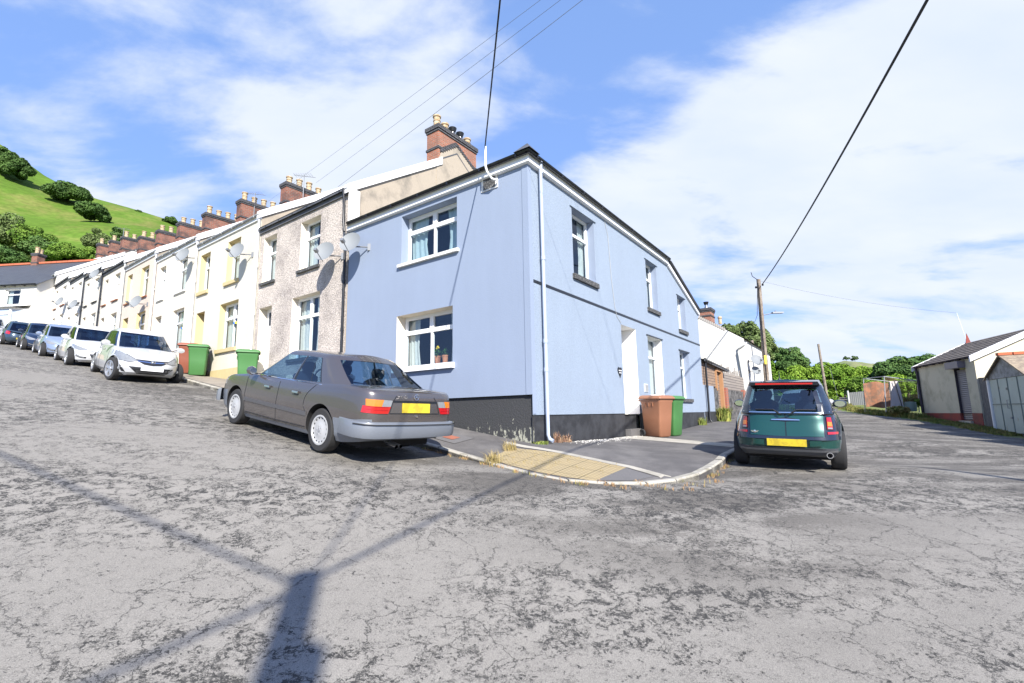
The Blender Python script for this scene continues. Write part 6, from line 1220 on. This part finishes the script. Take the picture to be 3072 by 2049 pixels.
g = MB(); [g.box(Pg, -1.84, -1.60, -.16 + i * .42, .22 + i * .42, 1.87, 1.97) for i in range(12)]; g.build('ridge_tile', M_rust, ro_)
g = MB(); g.box(Pg, -3.5, .04, .1, 5, -1.2, 1.04); g.build('side_wall', M_corr, GA)
GA['group'] = 'row of small garages'
for k_, lb_ in ((1, 'garage just beyond the right edge whose pointed roof shades the road'), (2, 'garage nearest the viewer off the right edge of the photo')):
    g2 = copy_tree(GA); M2 = GA.matrix_world.copy(); M2.translation += Vector((gu.x * -3.75 * k_, gu.y * -3.75 * k_, -.18 * k_)); g2.matrix_world = M2; g2['label'] = lb_
gf = thing('fence_panel', 'dark grey plank fence between the cream building and the garage', 'fence', Psh(-.3, 0, -.6)); g = MB(); g.add([Psh(.0, .06, -.9), Pg(.05, .08, -1.0), Pg(.05, .08, 1.18), Psh(.0, .06, 1.24)], [(0, 1, 2, 3)]); g.add([Psh(.0, .10, -.9), Pg(.05, .12, -1.0), Pg(.05, .12, 1.18), Psh(.0, .10, 1.24)], [(0, 1, 2, 3)])
g.build('planks', mat('dark_planks', (.085, .085, .09), .9, vscale=8, col2=(.13, .13, .13)), gf, recalc=False)
# mesh cage with tarpaulin and weathered boards
M_galv = mat('galvanised', (.30, .31, .32), .5, metal=.4); M_tarp = mat('orange_tarp', (.27, .12, .065), .9, vscale=4, col2=(.15, .09, .06), var=.2); M_wbrd = mat('white_plastic_sheet', (.50, .46, .44), .8, vscale=3, var=.12)
CG = thing('mesh_cage', 'galvanised mesh enclosure hung with an orange sheet beside the cream building', 'cage', (20, 26, 0))
g = MB(); T_ = [(20.08, 26, 1.74), (21.85, 26, 1.48), (22.2, 28.4, 1.6), (20.7, 28.4, 1.8)]
for i, p in enumerate(T_): g.tube([(p[0] - .15, p[1], -.2), p], .026, 6); g.tube([p, T_[(i + 1) % 4]], .026, 6)
g.build('frame', M_galv, CG)
g = MB(); 
for i in range(30): a = i / 29; x = 20.1 + 1.7 * a; g.tube([(x - .12, 26, -.15), (x, 26, 1.7 - .24 * a)], .006, 3, cap=False)
for j in range(8): g.tube([(20.0, 26, j * .22 - .05), (21.75, 26, j * .2 - .05)], .006, 3, cap=False)
g.build('wire_mesh', mat('rusty_mesh', (.25, .13, .09), .8), CG)
rows = [[(20.5 + 1.5 * u, 28.2 + .1 * math.sin(u * 9), z + .05 * math.sin(u * 7 + z * 3)) for u in np.linspace(0, 1, 12)] for z in np.linspace(.1, 1.55, 8)]
g = MB(); g.grid(rows); g.build('tarpaulin', M_tarp, CG, recalc=False)
WB = thing('leaning_board', 'pale plastic-wrapped board leaning at the front of the mesh cage', 'board', (20.3, 25.7, -.1)); rows = [[(19.98 + (.28 if z > 1 else 0.0) * 0 + .75 * u * (1 - .42 * z / 1.6) + .28 * z / 1.6, 25.75 - .05 * math.sin(u * 6 + z * 2) + .12 * z / 1.6, -.25 + z) for u in np.linspace(0, 1, 9)] for z in np.linspace(0, 1.72, 9)]
g = MB(); g.grid(rows); g.grid([[(p[0], p[1] + .05, p[2]) for p in r] for r in rows]); g.build('board', M_wbrd, WB, smooth=60, recalc=False); g = MB(); g.tube([(20.62, 25.66, -.25), (20.42, 25.78, 1.5)], .025, 5); g.build('batten', M_sillB, WB)
JK = thing('water_butt', 'grey-green plastic drum among weeds by the mesh cage', 'drum', (21.0, 25.9, -.1)); g = MB(); g.lathe([(0, 0), (.24, 0), (.27, .25), (.24, .5), (0, .52)], (20.95, 25.6, -.15), (0, 0, 1), 16); g.build('drum', mat('drum_grey', (.16, .22, .19), .6), JK, smooth=40)
MF = thing('metal_fence', 'grey corrugated metal fence at the bend of the right street', 'fence', (28.8, 40, .3))
for (x0, y0, x1, y1, h0, h1) in ((27.65, 40, 29.2, 39.6, 1.38, 1.50), (29.2, 39.6, 31.2, 41.0, 1.5, 1.3)):
    n = 24; rows = [[(x0 + (x1 - x0) * i / n, y0 + (y1 - y0) * i / n + .05 * (i % 2), (.2 if zi == 0 else h0 + (h1 - h0) * i / n)) for i in range(n + 1)] for zi in (0, 1)]
    g = MB(); g.grid(rows); g.build('sheet', mat('fence_sheet', (.17, .175, .175), .8, vscale=4, var=.1), MF, recalc=False)
for x, y in ((27.65, 39.98), (29.2, 39.55), (30.1, 40.2)): g = MB(); g.box(lambda a, b, c: (x + a, y + b, c), -.05, .05, -.12, 0, .2, 1.55); g.build('post', M_greyg, MF)
# ================================================================ VEGETATION
def leafmat(name, c1, c2, sc_=1.2):
    m = mat(name, c1, 0.75, vscale=sc_, col2=c2, thr=(.38, .62), spec=.2, grain=.3, bscale=9); return m
ML = dict(oak=leafmat('oak_leaf', (.042, .085, .020), (.085, .155, .035), .35), bush=leafmat('bush_leaf', (.075, .15, .02), (.15, .24, .035), .5), wood=leafmat('wood_leaf', (.09, .175, .016), (.17, .27, .03), .35),
          birch=leafmat('birch_leaf', (.10, .145, .045), (.15, .20, .07), .6), dark=leafmat('dark_leaf', (.050, .108, .028), (.10, .17, .045), .6), far=leafmat('far_leaf', (.06, .10, .035), (.085, .13, .05), .1), dry=leafmat('dry_leaf', (.24, .19, .08), (.16, .19, .05), 2))
M_bark = mat('bark', (.10, .08, .06), .95, vscale=8, col2=(.16, .14, .11), bump=.6, bscale=25)
def crown(mb, c, rx, ry, rz, n, ls, clumps=26, seed=0, droop=0.0, flat=.55):
    r = np.random.default_rng(seed); K = clumps
    d = r.normal(size=(K, 3)); d /= np.linalg.norm(d, axis=1)[:, None]; d[:, 2] = np.abs(d[:, 2]) * 1.0 - .32 * (r.random(K)); rad = .40 + .62 * r.random(K) ** .6
    cc = d * rad[:, None] * np.array([rx, ry, rz]) * .80 + np.array(c); cr_ = (.13 + .27 * r.random(K) ** 1.5) * (rx + ry + rz) / 3
    w = cr_ ** 2; idx = r.choice(K, n, p=w / w.sum()); q = r.normal(size=(n, 3)); q /= np.linalg.norm(q, axis=1)[:, None]; q *= (.55 + .45 * r.random(n) ** .4)[:, None]
    P = cc[idx] + q * cr_[idx][:, None] * np.array([1, 1, .72]); P[:, 2] -= droop * np.abs(q[:, 0]) * cr_[idx]
    nrm = q * .8 + r.normal(size=(n, 3)) * .45 + np.array([0, 0, .25]); nrm /= np.linalg.norm(nrm, axis=1)[:, None]
    a = np.cross(nrm, r.normal(size=(n, 3))); a /= np.linalg.norm(a, axis=1)[:, None]; b = np.cross(nrm, a); s = ls * (.6 + .8 * r.random(n))[:, None]
    V = np.stack([P - a * s, P - b * s * flat, P + a * s, P + b * s * flat + nrm * s * .25], 1).reshape(-1, 3)
    o = len(mb.v); mb.v += V.tolist(); mb.f += [(o + 4 * i, o + 4 * i + 1, o + 4 * i + 2, o + 4 * i + 3) for i in range(n)]; mb.m += [0] * n
    return cc
def tree(name, label, cat, x, y, z, h, rx, rz, leaf, n, ls, clumps=26, seed=0, group=None, trunk=.12, ry=None, base=.35, trunk_seen=True, droop=0):
    T = thing(name, label, cat, (x, y, z), group); ry = ry or rx; m = MB(); cz = z + h - rz * .95
    if not trunk_seen: rz = h * .60; cz = z + h * .44
    cc = crown(m, (x, y, cz), rx, ry, rz, n, ls, clumps, seed, droop); o = m.build('crown', ML[leaf], T, recalc=False)
    if trunk_seen:
        t_ = MB(); rr = h * trunk * .22; t_.tube([(x, y, z - .5), (x + .02 * h, y, z + h * .3), (x, y, cz + rz * .2)], rr, 8, 0, rr * .45)
        for c in cc[:7]: t_.tube([(x, y, z + h * .35), ((x + c[0]) / 2, (y + c[1]) / 2, (z + h * .4 + c[2]) / 2 + .1), tuple(c)], rr * .4, 5, 0, rr * .12)
        t_.build('trunk', M_bark, T)
    return T
def hz(x, y): return on_surf(BH, x, y)
# trees on the left hill: (x, y, height, radius, label)
HG = 'trees on the green hillside'
for i, (x, y, h, r, rz, lb) in enumerate([(-137.5, 124.7, 9.4, 4.0, 5.0, 'big dark oak at the left edge on the hill'), (-141.5, 125, 10.5, 4.0, 5.6, 'dark oak cut by the left edge of the photo, highest on the hill'), (-123.1, 125.9, 7.8, 5.3, 4.4, 'round dark oak mid hill, upper of a touching pair'), (-105.9, 114.7, 7.0, 4.2, 4.0, 'lower right dark oak of the touching pair mid hill'),
                                   (-112.1, 137, 1.7, 1.0, .9, 'tiny lone bush on the hill skyline'), (-101.8, 136.5, 3.6, 1.9, 1.9, 'small dark tree on the skyline above the chimneys'), (-78, 132, 5.4, 3.2, 3.0, 'small dark tree low on the skyline between chimney stacks')]):
    tree('oak_tree' if i < 4 else 'hill_bush', lb, 'tree' if i < 4 else 'bush', x, y, hz(x, y) - 1.2, h, r, rz, 'oak', int(3500 + h * 1200), .24 + r * .012, 44, 10 + i, HG, trunk_seen=False)
# bushes and small trees at the hill foot behind the end house
BG = 'bushes at the foot of the hill'
for i, (x, y, h, r, lf, lb) in enumerate([(-99.5, 90, 11.2, 4.3, 'birch', 'tall pale green tree at the far left behind the end house'), (-95.0, 91, 8.2, 3.8, 'bush', 'green tree just right of the tall pale one'), (-90.8, 89.5, 6.6, 3.2, 'dark', 'dark green bush behind the end house chimney'), (-86.6, 89.2, 5.6, 3.2, 'bush', 'mid green bush right of the end house chimney'),
                                    (-84.2, 90.5, 4.8, 3.0, 'bush', 'yellowish green bush above the white roofs'), (-86.5, 96.2, 6.2, 2.9, 'birch', 'grey-green rounded tree behind the first chimneys'), (-86.0, 100.5, 7.2, 1.3, 'dark', 'slim dark conifer-like tree behind the tv aerial'), (-82.5, 97, 4.6, 3.0, 'dark', 'dark green bush low behind the far chimneys'), (-80, 92, 4.2, 3.0, 'bush', 'green bush behind the middle chimneys'), (-104, 90, 9.5, 4.2, 'bush', 'green tree cut by the left edge low on the hill'), (-93.5, 86, 5.0, 3.8, 'dark', 'dark green bush filling the foot of the hill')]):
    tree('bush', lb, 'bush', x, y, hz(x, y) - 1.2 if hz(x, y) else 5, h, r, h * .50, lf, int(4500 + h * 500), .16 + r * .010, 46, 40 + i, BG, trunk_seen=False)
# aerial on the chimney line
for (p, lb) in ((PF(43.2, 4.4, 15.0), 'tall tv aerial on a pole above the far chimneys'), (PF(15.3, 4.0, 10.5), 'tv aerial beside the second chimney stack'), (PF(20.0, 4.0, 11.0), 'small tv aerial beside the third chimney stack')):
    A = thing('tv_aerial', lb, 'aerial', p, 'roof aerials'); g = MB(); x, y, z = p; g.tube([(x, y, z - 1.2), (x, y, z + .9)], .02, 5); g.build('mast', M_galv, A); g = MB(); g.tube([(x - .45, y - .1, z + .85), (x + .5, y + .1, z + .8)], .012, 4)
    for k in range(8): g.tube([(x - .4 + k * .11, y - .25 - .0 * k, z + .85), (x - .4 + k * .11, y + .15, z + .85)], .006, 3)
    g.build('array', M_galv, A)
# right-hand wood
WGp = 'trees beyond the right street'
def gz_(x, y): return RZw(x, y)
WT = [(22.5, 46, 9.0, 2.3, 3.9, 'birch', 'birch with hanging grey-green foliage behind the white gable'), (20.7, 45, 8.6, 1.1, 3.0, 'birch', 'narrow birch top at the left of the birch pair'), (24.8, 48, 8.2, 1.7, 3.6, 'birch', 'right hand birch behind the street pole'),
      (31.0, 55, 6.6, 2.5, 3.0, 'dark', 'dark sycamore top with bare twigs between two poles'), (27.5, 56, 5.4, 3.2, 2.8, 'wood', 'sunlit mid green bushy tree right of the lamp pole'), (34.3, 60, 5.3, 3.0, 2.6, 'dark', 'ragged dark tree left of the leaning pale pole'), (30.5, 49, 4.0, 3.0, 2.1, 'wood', 'light green bush low behind the green car'), (25.6, 46, 3.6, 2.6, 2.0, 'wood', 'bright green scrub just right of the lamp pole'),
      (36.5, 54, 3.8, 2.6, 2.0, 'wood', 'light scrub behind the leaning pale pole'), (42.5, 62, 5.0, 3.4, 2.8, 'wood', 'round bright green tree left part of the middle wood'), (46.6, 61, 5.2, 3.8, 2.9, 'wood', 'broad bright green tree in the centre of the wood'), (49.2, 57, 4.6, 3.0, 2.5, 'wood', 'green tree right part of the middle wood'), (38.6, 50, 3.2, 2.5, 1.7, 'wood', 'low leafy scrub above the metal fence'),
      (41.8, 50, 3.9, 2.9, 2.1, 'bush', 'yellow-green bush above the metal fence'), (35.0, 44.5, 4.3, 2.3, 2.2, 'dark', 'dark leafy tree left of the mesh cage'), (38.0, 46.5, 4.9, 2.8, 2.6, 'dark', 'dark tree directly behind the mesh cage'), (41.5, 47, 5.2, 2.8, 2.6, 'dark', 'dark tree rising behind the shop gable end'), (45.5, 47, 6.0, 3.2, 3.0, 'dark', 'tall dark tree behind the shop roof'), (31.6, 42.6, 2.6, 1.9, 1.5, 'bush', 'light bush behind the metal fence end'), (33.4, 42.2, 2.9, 1.5, 1.5, 'wood', 'leafy shrub overhanging the metal fence'), (27.0, 45, 2.4, 1.9, 1.3, 'bush', 'yellow-green bush at the foot of the leaning pole')]
for i, (x, y, h, r, rz, lf, lb) in enumerate(WT):
    tree('birch_tree' if lf == 'birch' else 'woodland_tree', lb, 'tree', x, y, gz_(x, y) - .3, h, r, rz, lf, int(6500 + r * 2200), .105 + r * .009, 34, 90 + i, WGp, trunk_seen=h > 4.5, droop=.9 if lf == 'birch' else 0)
fw = MB()   # far-off wood that reads as one mass
for i in range(34):
    x = 60 + i * 7.5; y = 110 + 60 * RNG.random(); crown(fw, (x, y, 1.5 + RNG.random() * 2.5 + (y - 100) * .018), 9, 9, 4.6, 900, .75, 22, 300 + i)
for i in range(14): crown(fw, (30 + i * 6.2, 92 + 10 * RNG.random(), 1.2 + 1.2 * RNG.random()), 5, 5, 3.2, 1100, .5, 22, 360 + i)
tag(fw.build('distant_wood', ML['wood'], recalc=False), 'far-off mass of trees along the valley', 'wood', kind='stuff')
for i, (x, h, lb) in enumerate([(494, 11, 'dark tree on the far hilltop left of the dip'), (482, 9, 'smaller dark tree beside the far hilltop tree'), (528, 6, 'tiny tree on the far skyline'), (549, 12, 'round dark tree standing alone on the far skyline'), (574, 6, 'thin tree on the far skyline at right'), (598, 10, 'broad tree on the far slope at right')]):
    tree('skyline_tree', lb, 'tree', x, 690, on_surf(BR, x, 690) - 1.5, h, h * .55, h * .5, 'far', 900, .8, 20, 500 + i, 'trees on the far hill')
# white distant houses
for i, (x, y, lb) in enumerate([(388, 640, 'tiny white house low on the far slope'), (402, 640, 'tiny white house right of the first far one'), (380, 625, 'tiny pale house at the left of the far group')]):
    z = on_surf(BR, x, y); o = thing('distant_house', lb, 'house', (x, y, z), 'tiny houses on the far slope'); g = MB(); g.box(XYZ, x, x + 9, y, y + 6, z - 4, z + 5); g.build('wall', M_white2, o); g = MB(); g.add([(x, y, z + 5), (x + 9, y, z + 5), (x + 9, y + 3, z + 8), (x, y + 3, z + 8), (x, y + 6, z + 5), (x + 9, y + 6, z + 5)], [(0, 1, 2, 3), (3, 2, 5, 4)]); g.build('roof', M_slate, o, recalc=False)
# ---------------------------------------------------------------- weeds and grasses (blades)
M_dryg = mat('dry_grass', (.42, .33, .15), .9, vscale=6, col2=(.28, .22, .08)); M_greeng = mat('green_weed', (.16, .22, .04), .8, vscale=5, col2=(.30, .30, .07)); M_deadw = mat('dead_weed', (.40, .27, .17), .9, vscale=9, col2=(.22, .12, .08))
def blades(mb, c, rad, n, h, w=.006, lean=.5, seed=0):
    r = random.Random(seed)
    for _ in range(n):
        a = r.random() * 6.283; q = rad * r.random() ** .6; x, y = c[0] + q * math.cos(a), c[1] + q * math.sin(a); z = c[2]; b = r.random() * 6.283; L_ = h * (.35 + .65 * r.random()); ln = lean * L_ * r.random(); dx, dy = math.cos(b) * ln, math.sin(b) * ln; px, py = -math.sin(b) * w, math.cos(b) * w
        mb.add([(x - px, y - py, z - .02), (x + px, y + py, z - .02), (x + dx * .35 + px * .8, y + dy * .35 + py * .8, z + L_ * .6), (x + dx * .35 - px * .8, y + dy * .35 - py * .8, z + L_ * .6), (x + dx, y + dy, z + L_ * (.92 if ln < L_ * .3 else .78))], [(0, 1, 2, 3), (3, 2, 4)])
def P3(s, t): return W(s, t, PZ(s, t))
def tuft(name, label, spots, mtl, h, n, rad, w=.005, lean=.9, seed=1, cat='weed'):
    g = MB()
    for i, (s, t) in enumerate(spots): blades(g, P3(s, t), rad, n, h, w, lean, seed + i)
    return tag(g.build(name, mtl, recalc=False, loc=P3(*spots[0])), label, cat)
tuft('dry_grass_tuft', 'bleached dry grass tuft at the kerb left of the yellow paving', [(-.30, -1.58)], M_dryg, .30, 130, .12, .004, 1.3, cat='grass')
tuft('dry_grass_tuft', 'yellow dry grass tuft at the top left corner of the yellow paving', [(.02, -.72)], M_dryg, .24, 120, .13, .004, 1.0, 5, cat='grass')
tuft('dead_weed', 'dead curled weed beside the foot of the lavender downpipe', [(-.06, .78)], M_deadw, .26, 46, .10, .012, .9, 9)
tuft('dead_weed', 'second dead brown weed against the black side wall', [(-.06, 1.12)], M_deadw, .20, 50, .13, .011, 1.0, 10)
tuft('green_weed', 'yellow-green moss clump at the foot of the house corner', [(-.06, .12)], M_greeng, .07, 160, .16, .008, 1.1, 12)
tuft('green_weed', 'green weed at the wall foot before the black drainpipe', [(-.07, 11.1)], M_greeng, .35, 160, .2, .012, .7, 14)
tuft('green_weed', 'bright green weed clump at the lean-to pier', [(-.15, 14.0)], M_greeng, .75, 420, .32, .022, .8, 15)
g = MB(); rr = random.Random(4)
for k in range(len(RUL)):
    ks, kt = RUL[k][0], RUL[k][1]
    if ks > 9: continue
    dens = 9 if ks < 1.2 and kt < 3 else 3
    for _ in range(dens):
        s_, t_ = ks + rr.uniform(-.3, .3) * (1 if kt < 0 else .1), kt + (rr.uniform(-.05, .03) if kt < -.9 else rr.uniform(-.3, .3)); s_ -= .04 if kt > -.9 else 0; blades(g, W(s_, t_ - .02, RZ(s_, t_)), .06, 7, .07, .004, 1.3, rr.randint(0, 9999))
tag(g.build('kerb_weeds', mat('kerb_dry_weed', (.36, .22, .10), .9, vscale=4, col2=(.25, .25, .06), thr=(.5, .6)), recalc=False), 'dry orange and green weeds along the kerb', 'weeds', kind='stuff')
g = MB()
for _ in range(240):
    s_, t_ = rr.uniform(-2.0, -.1), rr.uniform(-1.5, -.5)
    if (s_ > -1.2 or rr.random() < .2): blades(g, P3(s_, t_), .03, 3, .045, .003, 1.3, rr.randint(0, 9999))
tag(g.build('paving_weeds', M_dryg, recalc=False), 'fine dry weeds in the yellow paving', 'weeds', kind='stuff')
# verge grass on the right
g = MB(); VL = [(17.9, 17.3), (18.5, 18.8), (19.2, 20.2), (19.9, 22.3), (20.7, 24.8), (20.4, 26.2), (21.2, 28.2), (22.8, 31.5), (25, 36), (27.4, 39.6)]
for _ in range(2600):
    k = rr.random() * (len(VL) - 1); i = int(k); f_ = k - i; x = VL[i][0] + (VL[i + 1][0] - VL[i][0]) * f_ + rr.uniform(-.75, .12); y = VL[i][1] + (VL[i + 1][1] - VL[i][1]) * f_; blades(g, (x, y, RZw(x, y)), .2, 5, .14 if y < 24 else .35, .012, .9, rr.randint(0, 9999))
tag(g.build('verge_grass', leafmat('verge_grass', (.10, .15, .03), (.26, .21, .07), 1.5), recalc=False), 'dry and green verge grass along the right street', 'grass', kind='stuff')
for i, (x, y, z, h, r, lf, lb) in enumerate([(21.6, 26.4, -.2, .9, .8, 'bush', 'low green shrub inside the mesh cage'), (22.4, 26.8, -.2, 1.0, .8, 'dry', 'dry brown shrub inside the mesh cage'), (20.0, 25.2, -.3, .5, .55, 'dry', 'brown weeds at the foot of the leaning board'), (24.0, 38, .1, 1.2, 1.2, 'dry', 'tall dry grass clump by the leaning pole'), (26.2, 40.8, .2, 1.3, 1.3, 'bush', 'yellow-green grass clump left of the metal fence')]):
    tree('shrub', lb, 'shrub', x, y, z, h, r, h * .55, lf, 900, .09, 18, 700 + i, None, trunk_seen=False)
# white plaster crumbs on the pavement
g = MB()
for _ in range(700):
    t_ = rr.uniform(1.2, 4.6) if rr.random() < .8 else rr.uniform(.8, 8); s_ = -.05 - abs(rr.gauss(0, .22)); x, y, z = P3(s_, t_); q = rr.uniform(.004, .014); g.add([(x - q, y, z + .003), (x, y - q, z + .003), (x + q, y, z + .003), (x, y, z + q)], [(0, 1, 3), (1, 2, 3), (2, 0, 3)])
tag(g.build('plaster_crumbs', M_white2, recalc=False), 'white flaked plaster crumbs at the foot of the side wall', 'debris', kind='stuff')
# access cover on the pavement by the saloon
ac = thing('manhole_cover', 'small square grey access cover with a rusty red centre behind the saloon', 'manhole cover', P3(1.35, -.75))
def flat(name, s0, s1, t0, t1, dz, m, par):
    g = MB(); g.add([W(s, t, PZ(s, t) + dz) for s, t in ((s0, t0), (s1, t0), (s1, t1), (s0, t1))], [(0, 1, 2, 3)]); return g.build(name, m, par, recalc=False)
fr_ = flat('frame', 1.02, 1.66, -1.02, -.48, .009, M_pave2, ac); flat('lid', 1.22, 1.48, -.86, -.64, .014, mat('rusty_lid', (.28, .10, .06), .9, var=.15, vscale=12), ac)
